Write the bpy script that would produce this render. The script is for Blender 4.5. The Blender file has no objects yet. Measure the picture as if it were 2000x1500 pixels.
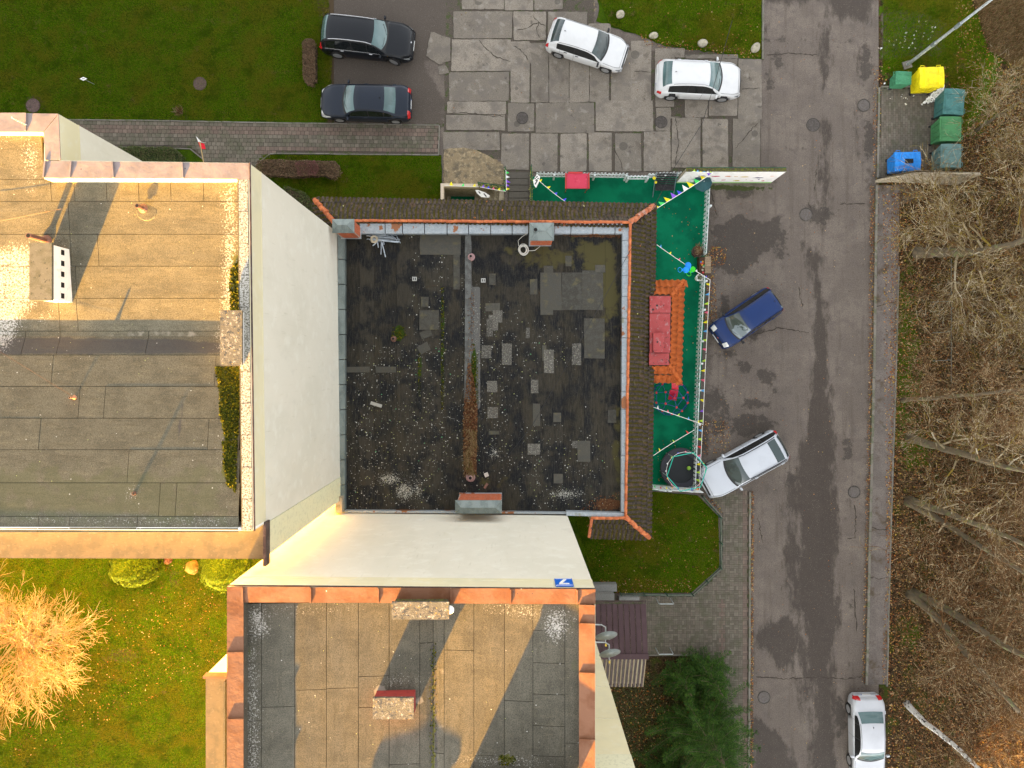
import bpy, math, random
import numpy as np
from mathutils import Vector, Matrix
random.seed(7); RNG = np.random.default_rng(11)
PI = math.pi
SC = bpy.context.scene
COL = SC.collection
# ---------------------------------------------------------------- camera, world, sun, exposure
HCAM, FPX, CX, CY = 39.0, 1404.0, 1000.0, 722.0      # camera height (m) and plan-drawing scale
cam_d = bpy.data.cameras.new('camera'); cam = bpy.data.objects.new('camera', cam_d); COL.objects.link(cam)
cam.location = (0, 0, HCAM); cam.rotation_euler = (0, 0, 0)
cam_d.sensor_width = 36; cam_d.lens = FPX / 2000 * 36; cam_d.shift_y = -0.014; cam_d.clip_end = 2000; cam_d.clip_start = .5
SC.camera = cam
SUN_EL = math.radians(8.1)
ts = Vector((-.418 * math.cos(SUN_EL), -.908 * math.cos(SUN_EL), math.sin(SUN_EL))).normalized()
w = bpy.data.worlds.new('World'); SC.world = w; w.use_nodes = True
nt = w.node_tree; nt.nodes.clear()
sky = nt.nodes.new('ShaderNodeTexSky'); sky.sky_type = 'NISHITA'; sky.sun_disc = False
sky.sun_elevation = SUN_EL; sky.sun_rotation = math.atan2(ts.x, ts.y)
sky.air_density = 1.0; sky.dust_density = 3.0; sky.ozone_density = 1.0
hsv = nt.nodes.new('ShaderNodeHueSaturation'); hsv.inputs['Saturation'].default_value = .10
bg = nt.nodes.new('ShaderNodeBackground'); bg.inputs['Strength'].default_value = .082
wo = nt.nodes.new('ShaderNodeOutputWorld')
nt.links.new(sky.outputs[0], hsv.inputs['Color']); nt.links.new(hsv.outputs[0], bg.inputs[0]); nt.links.new(bg.outputs[0], wo.inputs[0])
sd = bpy.data.lights.new('sun', 'SUN'); sd.energy = 5; sd.angle = math.radians(.5); sd.color = (1, .48, .025)
sun = bpy.data.objects.new('sun', sd); COL.objects.link(sun); sun.rotation_euler = ts.to_track_quat('Z', 'Y').to_euler(); sun.location = (-30, -60, 40)
vs = SC.view_settings; vs.view_transform = 'Standard'; vs.look = 'None'; vs.gamma = 1; vs.exposure = 3.66; vs.use_curve_mapping = False

# ---------------------------------------------------------------- helpers
def W(px, py, z=0.0):
    k = (HCAM - z) / FPX
    return Vector(((px - CX) * k, (CY - py) * k, z))
def tag(o, label=None, cat=None, group=None, kind=None):
    if label: o['label'] = label
    if cat: o['category'] = cat
    if group: o['group'] = group
    if kind: o['kind'] = kind
    return o
def empty(name, loc=(0, 0, 0), rz=0, **k):
    o = bpy.data.objects.new(name, None); o.location = loc; o.rotation_euler = (0, 0, rz); o.empty_display_size = .2
    COL.objects.link(o); return tag(o, **k)
class MB:
    def __init__(s): s.v = []; s.f = []; s.m = []
    def add(s, vs_, fs, mi=0):
        b = len(s.v); s.v += [tuple(p) for p in vs_]; s.f += [tuple(b + i for i in f) for f in fs]; s.m += [mi] * len(fs); return s
    def box(s, c, d, rz=0, mi=0, M=None):
        x, y, z = d[0] / 2, d[1] / 2, d[2] / 2
        P = [Vector((a * x, b * y, e * z)) for e in (-1, 1) for a, b in ((-1, -1), (1, -1), (1, 1), (-1, 1))]
        R = M if M is not None else Matrix.Rotation(rz, 3, 'Z')
        c = Vector(c); P = [R @ p + c for p in P]
        return s.add(P, [(3, 2, 1, 0), (4, 5, 6, 7), (0, 1, 5, 4), (1, 2, 6, 5), (2, 3, 7, 6), (3, 0, 4, 7)], mi)
    def prism(s, pts, z0, z1, mi=0):
        """pts: list of (x,y) counter-clockwise or not; z0,z1 scalars or lists"""
        n = len(pts)
        a = sum(pts[i][0] * pts[(i + 1) % n][1] - pts[(i + 1) % n][0] * pts[i][1] for i in range(n))
        pts = list(pts)
        Z0 = list(z0) if hasattr(z0, '__len__') else [z0] * n
        Z1 = list(z1) if hasattr(z1, '__len__') else [z1] * n
        if a < 0: pts = pts[::-1]; Z0 = Z0[::-1]; Z1 = Z1[::-1]
        vs_ = [(p[0], p[1], z) for p, z in zip(pts, Z0)] + [(p[0], p[1], z) for p, z in zip(pts, Z1)]
        fs = [tuple(range(n - 1, -1, -1)), tuple(range(n, 2 * n))] + [(i, (i + 1) % n, n + (i + 1) % n, n + i) for i in range(n)]
        return s.add(vs_, fs, mi)
    def poly(s, pts, mi=0): return s.add(pts, [tuple(range(len(pts)))], mi)
    def tube(s, pts, r, n=6, mi=0, cap=True):
        pts = [Vector(p) for p in pts]; rs = list(r) if hasattr(r, '__len__') else [r] * len(pts)
        V = []; k = len(pts)
        for i, p in enumerate(pts):
            d = (pts[min(i + 1, k - 1)] - pts[max(i - 1, 0)]);
            if d.length < 1e-9: d = Vector((0, 0, 1))
            d.normalize(); a = Vector((0, 0, 1)) if abs(d.z) < .9 else Vector((1, 0, 0))
            u = d.cross(a).normalized(); v = d.cross(u).normalized()
            V += [p + (u * math.cos(2 * PI * j / n) + v * math.sin(2 * PI * j / n)) * rs[i] for j in range(n)]
        F = [(i * n + j, i * n + (j + 1) % n, (i + 1) * n + (j + 1) % n, (i + 1) * n + j) for i in range(k - 1) for j in range(n)]
        if cap: F += [tuple(range(n))[::-1], tuple(range((k - 1) * n, k * n))]
        return s.add(V, F, mi)
    def lathe(s, prof, c=(0, 0, 0), n=16, axis='Z', mi=0):
        V = []; c = Vector(c)
        for r, h in prof:
            for j in range(n):
                a = 2 * PI * j / n
                p = Vector((r * math.cos(a), r * math.sin(a), h))
                if axis == 'Y': p = Vector((p.x, p.z, -p.y))
                if axis == 'X': p = Vector((p.z, p.x, p.y))
                V.append(p + c)
        k = len(prof)
        F = [(i * n + j, i * n + (j + 1) % n, (i + 1) * n + (j + 1) % n, (i + 1) * n + j) for i in range(k - 1) for j in range(n)]
        F += [tuple(range(n))[::-1], tuple(range((k - 1) * n, k * n))]
        return s.add(V, F, mi)
    def mesh(s, name, mats, smooth=False):
        me = bpy.data.meshes.new(name); me.from_pydata(s.v, [], s.f)
        for m in (mats if isinstance(mats, (list, tuple)) else [mats]): me.materials.append(m)
        if any(s.m): me.polygons.foreach_set('material_index', s.m)
        if smooth: me.polygons.foreach_set('use_smooth', [True] * len(s.f))
        me.update(); return me
    def obj(s, name, mats, parent=None, smooth=False, **k):
        return link(name, s.mesh(name, mats, smooth), parent, **k)
def link(name, me, parent=None, loc=None, rz=None, scale=None, **k):
    o = bpy.data.objects.new(name, me); COL.objects.link(o)
    if parent: o.parent = parent
    if loc is not None: o.location = loc
    if rz is not None: o.rotation_euler = (0, 0, rz) if not hasattr(rz, '__len__') else rz
    if scale is not None: o.scale = scale
    return tag(o, **k)
def np_mesh(name, V, F, mat, attrs=None, smooth=False):
    me = bpy.data.meshes.new(name); V = np.asarray(V, np.float32); F = np.asarray(F, np.int32); n = F.shape[1]
    me.vertices.add(len(V)); me.vertices.foreach_set('co', V.ravel())
    me.loops.add(F.size); me.loops.foreach_set('vertex_index', F.ravel())
    me.polygons.add(len(F)); me.polygons.foreach_set('loop_start', np.arange(len(F), dtype=np.int32) * n)
    me.materials.append(mat)
    me.update(calc_edges=True)
    me.polygons.foreach_set('use_smooth', [bool(smooth)] * len(F))
    for a, v in (attrs or {}).items():
        at = me.attributes.new(a, 'FLOAT', 'POINT'); at.data.foreach_set('value', np.asarray(v, np.float32))
    return me
def shape_mask(X, Y, shapes, z, soft):
    """1 inside the drawn stain shapes, falling to 0 outside; shapes in plan-drawing units at height z"""
    out = np.zeros(X.shape)
    for sh in shapes:
        k = 1.0; sf = soft
        if isinstance(sh, dict): k = sh.get('k', 1.0); sf = sh.get('soft', soft); sh = sh['s']
        if isinstance(sh, tuple) and len(sh) >= 4 and not hasattr(sh[0], '__len__'):
            c = W(sh[0], sh[1], z); kk = (HCAM - z) / FPX; rx, ry = sh[2] * kk, sh[3] * kk
            q = np.sqrt(((X - c.x) / rx) ** 2 + ((Y - c.y) / ry) ** 2); d = (q - 1) * min(rx, ry)
        else:
            P = [W(a, b, z) for a, b in sh]; n = len(P); ins = np.zeros(X.shape, bool); d = np.full(X.shape, 1e9)
            for i in range(n):
                a, b = P[i], P[(i + 1) % n]
                ex, ey = b.x - a.x, b.y - a.y; L = ex * ex + ey * ey + 1e-12
                t = np.clip(((X - a.x) * ex + (Y - a.y) * ey) / L, 0, 1)
                d = np.minimum(d, np.hypot(X - a.x - t * ex, Y - a.y - t * ey))
                c = ((a.y > Y) != (b.y > Y)) & (X < ex * (Y - a.y) / (ey if abs(ey) > 1e-12 else 1e-12) + a.x)
                ins ^= c
            d = np.where(ins, -d, d)
        out = np.maximum(out, k * np.clip(.5 - d / (2 * sf), 0, 1))
    return out
def grid(name, x0, y0, x1, y1, z, mat, masks=None, res=.12, parent=None, holes=(), mz=0, thick=0, **k):
    """rectangular sheet in metres with stain attributes; z may be a function"""
    xs = np.linspace(x0, x1, max(2, int((x1 - x0) / res) + 1)); ys = np.linspace(y0, y1, max(2, int((y1 - y0) / res) + 1))
    for h in holes: xs = np.union1d(xs, [h[0], h[2]]); ys = np.union1d(ys, [h[1], h[3]])
    X, Y = np.meshgrid(xs, ys); Z = z(X, Y) if callable(z) else np.full(X.shape, float(z))
    nx, ny = len(xs), len(ys); idx = np.arange(nx * ny).reshape(ny, nx)
    F = np.stack([idx[:-1, :-1], idx[:-1, 1:], idx[1:, 1:], idx[1:, :-1]], -1).reshape(-1, 4)
    cxm = ((xs[1:] + xs[:-1]) / 2); cym = ((ys[1:] + ys[:-1]) / 2); A, B = np.meshgrid(cxm, cym); keep = np.ones(A.shape, bool)
    for h in holes: keep &= ~((A > h[0]) & (A < h[2]) & (B > h[1]) & (B < h[3]))
    F = F[keep.ravel()]
    at = {a: shape_mask(X, Y, s[0], mz, s[1]).ravel() for a, s in (masks or {}).items()}
    V = np.stack([X.ravel(), Y.ravel(), Z.ravel()], -1)
    if thick:
        ring = np.concatenate([idx[0, :], idx[1:, -1], idx[-1, -2::-1], idx[-2:0:-1, 0]]); n = len(V)
        V2 = V[ring].copy(); V2[:, 2] -= thick; V = np.vstack([V, V2]); m = len(ring); j = np.arange(m); j2 = (j + 1) % m
        F = np.vstack([F, np.stack([ring[j2], ring[j], n + j, n + j2], -1)])
        at = {a: np.concatenate([v, v[ring]]) for a, v in at.items()}
    return link(name, np_mesh(name, V, F, mat, at), parent, **k)

# ---------------------------------------------------------------- materials
def L(col, s=4, lo=.5, hi=.6, k=1, attr=None, amp=.35, det=5, st=(1, 1, 1), spot=None, off=0, rough=.6):
    return dict(col=col, s=s, lo=lo, hi=hi, k=k, attr=attr, amp=amp, det=det, st=st, spot=spot, off=off, rough=rough)
def MAT(name, base, rough=.85, spec=.3, metal=0, layers=(), bump=None, rnd=0, island=None, coat=0, trans=0, rlay=None):
    m = bpy.data.materials.new(name); m.use_nodes = True; T = m.node_tree; N = T.nodes; K = T.links
    b = N['Principled BSDF']; b.inputs['Roughness'].default_value = rough; b.inputs['Specular IOR Level'].default_value = spec
    b.inputs['Metallic'].default_value = metal; b.inputs['Base Color'].default_value = (*base, 1)
    if coat: b.inputs['Coat Weight'].default_value = coat; b.inputs['Coat Roughness'].default_value = .03
    if trans: b.inputs['Transmission Weight'].default_value = trans
    geo = N.new('ShaderNodeNewGeometry')
    def math_(op, a, c=None, clamp=False):
        n = N.new('ShaderNodeMath'); n.operation = op; n.use_clamp = clamp
        for i, q in enumerate((a, c)):
            if q is None: continue
            if isinstance(q, (int, float)): n.inputs[i].default_value = q
            else: K.new(q, n.inputs[i])
        return n.outputs[0]
    def vec(st, off):
        n = N.new('ShaderNodeVectorMath'); n.operation = 'MULTIPLY_ADD'; K.new(geo.outputs['Position'], n.inputs[0])
        n.inputs[1].default_value = st; n.inputs[2].default_value = (off * 7.3, off * 3.1, off * 5.7); return n.outputs[0]
    def noise(s, det, st, off, ro=.6):
        n = N.new('ShaderNodeTexNoise'); n.inputs['Scale'].default_value = s; n.inputs['Detail'].default_value = det
        n.inputs['Roughness'].default_value = ro; K.new(vec(st, off), n.inputs['Vector']); return n.outputs['Fac']
    def mrange(v, lo, hi):
        n = N.new('ShaderNodeMapRange'); n.interpolation_type = 'SMOOTHSTEP'; K.new(v, n.inputs[0])
        n.inputs[1].default_value = lo; n.inputs[2].default_value = hi; return n.outputs[0]
    cur = None
    def mix(f, col):
        nonlocal cur
        n = N.new('ShaderNodeMix'); n.data_type = 'RGBA'
        if cur is None: n.inputs[6].default_value = (*base, 1)
        else: K.new(cur, n.inputs[6])
        n.inputs[7].default_value = (*col, 1)
        if isinstance(f, (int, float)): n.inputs[0].default_value = f
        else: K.new(f, n.inputs[0])
        cur = n.outputs[2]
    if island or rnd:
        src = geo.outputs['Random Per Island'] if island else None
        if not island:
            oi = N.new('ShaderNodeObjectInfo'); src = oi.outputs['Random']
        if island:
            r = N.new('ShaderNodeValToRGB'); r.color_ramp.interpolation = 'CONSTANT'; el = r.color_ramp.elements
            for i, c in enumerate(island):
                e = el[i] if i < 2 else el.new(i / len(island)); e.position = i / len(island); e.color = (*c, 1)
            K.new(src, r.inputs[0]); cur = r.outputs[0]
        else:
            n = N.new('ShaderNodeMix'); n.data_type = 'RGBA'
            n.inputs[6].default_value = tuple(c * (1 - rnd) for c in base) + (1,); n.inputs[7].default_value = tuple(min(1, c * (1 + rnd)) for c in base) + (1,)
            K.new(src, n.inputs[0]); cur = n.outputs[2]
    for l in layers:
        if l['spot']:          # scattered small round spots, denser where the attribute is high
            r_, dens = l['spot']
            vo = N.new('ShaderNodeTexVoronoi'); vo.inputs['Scale'].default_value = l['s']; vo.inputs['Randomness'].default_value = 1
            K.new(vec(l['st'], l['off']), vo.inputs['Vector'])
            sp = N.new('ShaderNodeSeparateColor'); K.new(vo.outputs['Color'], sp.inputs[0])
            rad = math_('MULTIPLY', sp.outputs[1], r_)
            near = math_('LESS_THAN', vo.outputs['Distance'], rad)
            d = dens
            if l['attr']:
                a = N.new('ShaderNodeAttribute'); a.attribute_name = l['attr']; d = math_('MULTIPLY', a.outputs['Fac'], dens)
            on = math_('LESS_THAN', sp.outputs[0], d)
            f = math_('MULTIPLY', near, on)
        else:
            f = noise(l['s'], l['det'], l['st'], l['off'], l['rough'])
            if l['attr']:
                a = N.new('ShaderNodeAttribute'); a.attribute_name = l['attr']
                f = math_('ADD', a.outputs['Fac'], math_('MULTIPLY', math_('SUBTRACT', f, .5), l['amp'] * 2))
            f = mrange(f, l['lo'], l['hi'])
        if l['k'] != 1: f = math_('MULTIPLY', f, l['k'])
        mix(f, l['col'])
    if cur is not None: K.new(cur, b.inputs['Base Color'])
    if rlay:                   # (attr or None, scale, lo, hi, roughness)
        a_, s_, lo_, hi_, r2 = rlay
        f = noise(s_, 4, (1, 1, 1), 3)
        if a_:
            a = N.new('ShaderNodeAttribute'); a.attribute_name = a_; f = math_('ADD', a.outputs['Fac'], math_('MULTIPLY', math_('SUBTRACT', f, .5), .5))
        f = mrange(f, lo_, hi_); n = N.new('ShaderNodeMix'); n.inputs[2].default_value = rough; n.inputs[3].default_value = r2
        K.new(f, n.inputs[0]); K.new(n.outputs[0], b.inputs['Roughness'])
    if bump:
        bs, bst = bump[0], bump[1]
        bn = N.new('ShaderNodeBump'); bn.inputs['Strength'].default_value = bst; bn.inputs['Distance'].default_value = bump[2] if len(bump) > 2 else .02
        K.new(noise(bs, 6, bump[3] if len(bump) > 3 else (1, 1, 1), 1.7, .65), bn.inputs['Height']); K.new(bn.outputs[0], b.inputs['Normal'])
    return m

m_ground = MAT('earth', (.10, .075, .05), layers=[L((.05, .07, .02), 1.5, .45, .6), L((.15, .11, .07), 9, .5, .65)], bump=(8, .6))
m_asph = MAT('asphalt', (.140, .116, .098), spec=.15, layers=[
    L((.175, .146, .122), .5, .42, .62), L((.12, .10, .09), 1.9, .48, .66, k=.55, off=12),
    L((.105, .09, .08), 1.3, .56, .7, k=.6, off=3), L((.085, .07, .058), 2.2, .45, .75, attr='dirt', amp=.9, det=9, rough=.7, k=.85),
    L((.075, .062, .052), 9, .62, .74, k=.5, off=8),
    L((.09, .073, .060), 1.5, .50, .72, k=.55, off=51, st=(2.2, .14, 1), det=7), L((.040, .031, .025), 1.6, .36, .66, k=.82, attr='wet', amp=.8, off=4, det=9, rough=.68, st=(1, .35, 1)), L((.050, .042, .036), 2.4, .44, .66, k=.8, attr='stain', amp=.8, off=5, det=9, rough=.68), L((.06, .052, .046), 28, .5, .62, k=.35, off=33),
    L((.25, .19, .11), 7, .4, .6, attr='sand', amp=.5, off=7), L((.045, .06, .015), 4, .45, .6, attr='moss', amp=.6, off=9),
    L((.05, .042, .037), 24, .47, .62, k=.5, off=40), L((.30, .27, .24), 27, .60, .68, k=.5, off=2), L((.04, .035, .03), 5, .60, .72, k=.45, off=44, det=9)], bump=(45, .5, .01), rough=.8, rlay=('wet', 4, .4, .5, .5))
m_walk = MAT('pavement_asphalt', (.145, .125, .112), spec=.1, layers=[L((.18, .155, .14), 1.1, .4, .6), L((.06, .052, .048), 26, .46, .62, k=.5), L((.26, .23, .21), 30, .6, .68, k=.5, off=9), L((.085, .065, .045), 1.5, .5, .7, off=4, det=9), L((.05, .06, .03), 2.5, .62, .75, off=6, k=.6)], bump=(45, .5, .01))
m_slab = MAT('concrete_slab', (.225, .197, .163), rnd=.24, spec=.1, layers=[L((.11, .095, .08), 22, .46, .60, k=.55, off=21), L((.34, .31, .27), 25, .59, .67, k=.55, off=24), L((.085, .07, .055), 1.1, .52, .70, k=.65, off=22, det=9, rough=.7), L((.06, .05, .042), 2.8, .62, .70, k=.6, off=26, det=8, rough=.7), L((.15, .132, .115), 1.3, .45, .65, k=.8), L((.29, .265, .23), 2.6, .56, .7, k=.6, off=2), L((.13, .12, .105), 34, .55, .66, k=.5), L((.36, .34, .30), 65, .64, .7, k=.5, off=6),
    L((.08, .07, .06), 2.2, .64, .72, k=.7, off=5), L((.07, .065, .055), 1.4, spot=(.35, .12), off=3, k=.55)], bump=(30, .5, .012))
m_joint = MAT('dark_soil', (.075, .062, .05), layers=[L((.05, .065, .02), 3, .52, .62), L((.15, .12, .09), 20, .55, .65)], bump=(20, .8, .03))
m_grass = MAT('lawn', (.050, .098, .002), spec=.03, layers=[L((.026, .056, .002), 1.0, .42, .6), L((.085, .100, .006), 1.3, .50, .68, k=.75, off=3), L((.10, .075, .035), 3.2, .62, .72, k=.7, off=5),
    L((.02, .038, .006), 24, .46, .6, k=.7, off=2), L((.12, .14, .02), 24, .58, .66, k=.7, off=7), L((.085, .062, .038), 3, .42, .6, attr='bare', amp=.5, off=8)], bump=(38, .9, .05))
m_litter = MAT('leaf_litter_soil', (.042, .025, .012), spec=.05, layers=[L((.05, .038, .022), 1.6, .42, .6), L((.11, .065, .03), 7, .5, .62, off=2, k=.7), L((.24, .14, .07), 20, .58, .66, off=4), L((.012, .009, .006), 7, .48, .60, off=6, k=.85, det=8, rough=.7),
    L((.04, .065, .006), 1.1, .52, .66, k=.7, off=9), L((.05, .10, .003), 2.4, .4, .62, attr='green', amp=.55, off=5), L((.13, .11, .09), 2, .42, .6, attr='bare', amp=.4, off=8)], bump=(22, .9, .06))
m_rubber = MAT('green_playground_rubber', (.003, .150, .072), spec=.05, layers=[L((.002, .10, .050), .6, .42, .62), L((.004, .165, .085), 1.7, .55, .72, k=.6, off=2), L((.03, .045, .03), 1.5, .35, .6, attr='dirt', amp=.5, off=5), L((.04, .05, .03), 12, .68, .76, k=.6, off=6)], rough=.75, bump=(60, .3, .005))
m_paver = MAT('grey_paver', (.17, .155, .135), spec=.1, island=[(.145, .125, .10), (.17, .148, .12), (.125, .11, .088), (.155, .13, .105), (.14, .125, .098), (.115, .102, .08)], layers=[L((.09, .095, .06), 1.2, .48, .66, k=.6), L((.28, .25, .21), 50, .6, .68, k=.4)], bump=(60, .4, .006))
m_paver_r = MAT('red_paver', (.2, .14, .12), spec=.1, island=[(.165, .122, .10), (.185, .14, .115), (.145, .108, .09), (.155, .118, .098)], layers=[L((.10, .10, .07), 1.2, .48, .66, k=.6), L((.28, .22, .2), 50, .6, .68, k=.4)], bump=(60, .4, .006))
m_kerb = MAT('kerb_concrete', (.18, .165, .14), rnd=.15, layers=[L((.12, .125, .08), 3, .48, .62), L((.26, .24, .21), 30, .58, .66, k=.6)], bump=(40, .5, .01))
FELT = dict(rough=.92, spec=.15)
felt_layers = lambda g: [L((g[0] * .55, g[1] * .52, g[2] * .45), 2.6, .50, .66, k=.55, off=31, st=g[3], det=8, rough=.7), L((g[0] * 1.5, g[1] * 1.45, g[2] * 1.35), 3.4, .55, .72, k=.5, off=37, st=g[3], det=8),L((g[0] * .66, g[1] * .66, g[2] * .66), 1.4, .42, .66, k=.7), L((g[0] * 1.28, g[1] * 1.25, g[2] * 1.18), 3, .52, .7, k=.6, off=3, st=(.5, 1.6, 1)),
    L((g[0] * .40, g[1] * .40, g[2] * .40), 30, .46, .60, k=.6, off=2), L((g[0] * 1.9, g[1] * 1.85, g[2] * 1.8), 36, .58, .66, k=.6, off=4),
    L((.085, .09, .045), 2, .45, .75, attr='green', amp=.8, off=6, k=.45), L((.06, .055, .055), 2.4, .42, .62, attr='dark', amp=.35, off=7, k=.75),
    L((.30, .27, .22), 2.5, .45, .62, attr='pale', amp=.4, off=9, k=.6),
    L((.50, .48, .44), 17, .90, 1.0, attr='lichen', amp=2.3, off=8, det=7, rough=.8, k=.72), L((.10, .10, .03), 9, .55, .66, attr='moss', amp=.6, off=11), L((.42, .41, .37), 10, spot=(.22, .05), off=5), L((.30, .32, .12), 11, spot=(.2, .03), off=15)]
m_felt_a = MAT('sanded_roofing_felt', (.122, .112, .080), layers=felt_layers((.122, .112, .080, (.35, 2.2, 1))), bump=(70, .6, .012), rnd=.07, **FELT)
m_felt_b = MAT('grey_roofing_felt', (.104, .096, .074), layers=felt_layers((.104, .096, .074, (2.2, .35, 1))), bump=(70, .6, .012), rnd=.07, **FELT)
m_felt_tan = MAT('tan_roofing_felt', (.115, .090, .058), layers=[L((.09, .073, .05), 2, .45, .62), L((.055, .05, .04), 16, .57, .68, k=.5, st=(.3, 2, 1)), L((.15, .12, .085), 9, .55, .7, k=.6, off=2)], bump=(40, .5, .012), rough=.9, spec=.15)
m_felt_c = MAT('black_bitumen_roof', (.036, .032, .025), layers=[L((.013, .014, .016), 1.0, .42, .58), L((.044, .038, .026), .8, .50, .66, k=.7, off=3, st=(1.6, .5, 1)), L((.07, .062, .048), 7, .48, .66, k=.45, off=2, st=(3.2, .35, 1)),
    L((.010, .010, .010), 3, .5, .66, off=6, k=.45, st=(3, .5, 1)), L((.075, .07, .06), 30, .56, .66, k=.5, off=5), L((.068, .060, .026), 1.6, .48, .64, attr='green', amp=.5, off=7), L((.13, .128, .122), 5, .4, .52, attr='pale', amp=.22, off=9, k=.8),
    L((.46, .45, .40), 16, .98, 1.06, attr='lichen', amp=2.4, off=8, det=7, rough=.8, k=.85), L((.03, .055, .008), 5, .5, .62, attr='moss', amp=.6, off=11), L((.10, .045, .022), 5, .42, .56, attr='leafy', amp=.5, off=13),
    L((.34, .34, .31), 13, spot=(.30, .8), attr='speck', off=5), L((.48, .48, .45), 8, spot=(.26, .55), attr='speck', off=35), L((.34, .37, .15), 10, spot=(.26, .35), attr='speck', off=15), L((.12, .38, .18), 7, spot=(.2, .10), attr='speck', off=25),
    L((.55, .55, .52), 2.3, spot=(.07, .2), off=16)], bump=(50, .7, .012), rough=.9, spec=.1, rnd=.28)
m_patch = MAT('repair_patch', (.060, .056, .045), rnd=.3, layers=[L((.06, .058, .05), 4, .45, .62), L((.13, .125, .11), 40, .56, .66, k=.6), L((.10, .09, .05), 2, .55, .7, off=4)], bump=(40, .5, .01), rough=.85)
m_patch_l = MAT('lichened_patch', (.075, .07, .06), rnd=.35, layers=[L((.24, .23, .20), 15, .50, .60, det=8, rough=.8), L((.04, .04, .035), 20, .6, .64, off=5), L((.4, .42, .2), 14, spot=(.3, .08))], bump=(40, .8, .02))
m_wall = MAT('white_render', (.70, .665, .565), layers=[L((.64, .61, .51), .5, .42, .65, k=.7, st=(1, 1, .5)), L((.60, .56, .43), 2.2, .60, .78, k=.5, off=3, st=(1, 1, .35)), L((.75, .73, .64), 1.6, .5, .7, k=.6, off=5), L((.46, .43, .32), 4, .60, .76, k=.42, off=9, st=(2.2, 2.2, .22), det=7), L((.52, .50, .42), 1.1, .56, .72, k=.30, off=19, st=(1, 1, .6), det=8, rough=.7)], rough=.9, spec=.2, bump=(55, .25, .006))
m_cream = MAT('cream_render', (.68, .62, .42), layers=[L((.60, .56, .40), .6, .45, .65, k=.6), L((.70, .67, .54), 2.5, .5, .7, k=.5, off=3), L((.55, .52, .36), 3, .66, .8, k=.45, off=5, st=(1, 1, .3))], rough=.9, spec=.2, bump=(55, .25, .006))
m_flash_a = MAT('grey_brown_coated_metal', (.235, .19, .185), rough=.6, spec=.2, layers=[L((.19, .16, .155), 2, .42, .62), L((.28, .24, .23), 6, .6, .72, k=.4, off=3), L((.08, .07, .07), 3.1, spot=(.09, .8), off=4), L((.6, .57, .52), 2.2, spot=(.10, .2), off=9)], bump=(1.2, .5, .06))
m_flash_b = MAT('brown_coated_metal', (.185, .088, .050), rough=.6, spec=.15, layers=[L((.15, .062, .03), 1.5, .42, .62), L((.24, .12, .07), 4, .58, .72, k=.4, off=3), L((.08, .05, .05), 3.1, spot=(.09, .8), off=4), L((.6, .55, .48), 2.2, spot=(.10, .25), off=9), L((.12, .04, .025), 1.1, .74, .76, off=6)], bump=(1.2, .5, .06))
m_galv = MAT('galvanised_sheet', (.36, .40, .43), rough=.4, metal=.25, spec=.5, layers=[L((.26, .30, .33), 14, .42, .6, k=.7), L((.46, .49, .51), 5, .52, .68, k=.7, off=2), L((.22, .21, .12), 1.2, .62, .7, k=.8, off=4), L((.30, .12, .05), .9, .60, .61, off=5), L((.20, .07, .03), 1.9, .66, .67, off=8), L((.03, .03, .03), 2.0, spot=(.06, .5), off=7)], bump=(3, .4, .02))
m_galv2 = MAT('weathered_zinc', (.19, .225, .215), rough=.45, metal=.2, spec=.5, layers=[L((.13, .16, .155), 3, .42, .62, st=(1, .4, 1)), L((.28, .31, .29), 22, .55, .68, k=.6, off=2), L((.33, .35, .33), 2, .62, .75, k=.5, off=4)], bump=(8, .3, .01))
m_terra = MAT('orange_tile', (.44, .12, .045), rnd=.13, layers=[L((.60, .19, .07), 3, .45, .65), L((.34, .085, .035), 9, .58, .7, k=.6, off=2), L((.66, .33, .22), 5, .66, .74, k=.6, off=5)], rough=.7, bump=(12, .3, .01))
m_terra_n = MAT('new_clay_tile', (.40, .095, .020), rnd=.10, layers=[L((.33, .075, .018), 4, .45, .65), L((.47, .13, .035), 11, .55, .7, k=.5, off=2), L((.25, .07, .03), 2.4, .66, .76, k=.7, off=4)], rough=.7, spec=.2, bump=(12, .2, .01))
m_ridge = MAT('weathered_ridge_tile', (.38, .12, .055), rnd=.2, layers=[L((.50, .30, .24), 6, .48, .6, k=.8), L((.14, .09, .06), 7, .58, .68, off=4), L((.5, .17, .07), 3, .52, .62, off=5)], rough=.8, bump=(25, .5, .01))
m_tile = MAT('mossy_tile', (.080, .062, .048), rnd=.3, spec=.1, layers=[L((.036, .031, .026), 9, .45, .6), L((.12, .09, .07), 14, .55, .66, k=.7, off=4), L((.070, .058, .005), 3.2, .62, .86, k=.9, off=2, attr='groove', amp=.75), L((.02, .016, .012), 8, 1.02, 1.2, attr='groove', amp=.35, off=17, k=.7), L((.13, .08, .055), 3, .56, .68, k=.6, off=6), L((.55, .19, .08), 2.1, .705, .72, off=7), L((.17, .135, .085), 3.5, .60, .72, off=8, st=(2.5, .6, 1), k=.7), L((.5, .5, .2), 5, spot=(.2, .06))], rough=.9, bump=(30, .8, .02))
m_brick = MAT('red_brick', (.47, .125, .055), rnd=.16, layers=[L((.36, .09, .045), 12, .45, .62), L((.55, .2, .1), 30, .56, .66, k=.6, off=3)], rough=.8, bump=(60, .4, .006))
m_mortar = MAT('mortar', (.48, .38, .32), layers=[L((.34, .28, .24), 20, .45, .6)], rough=.9)
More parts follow.
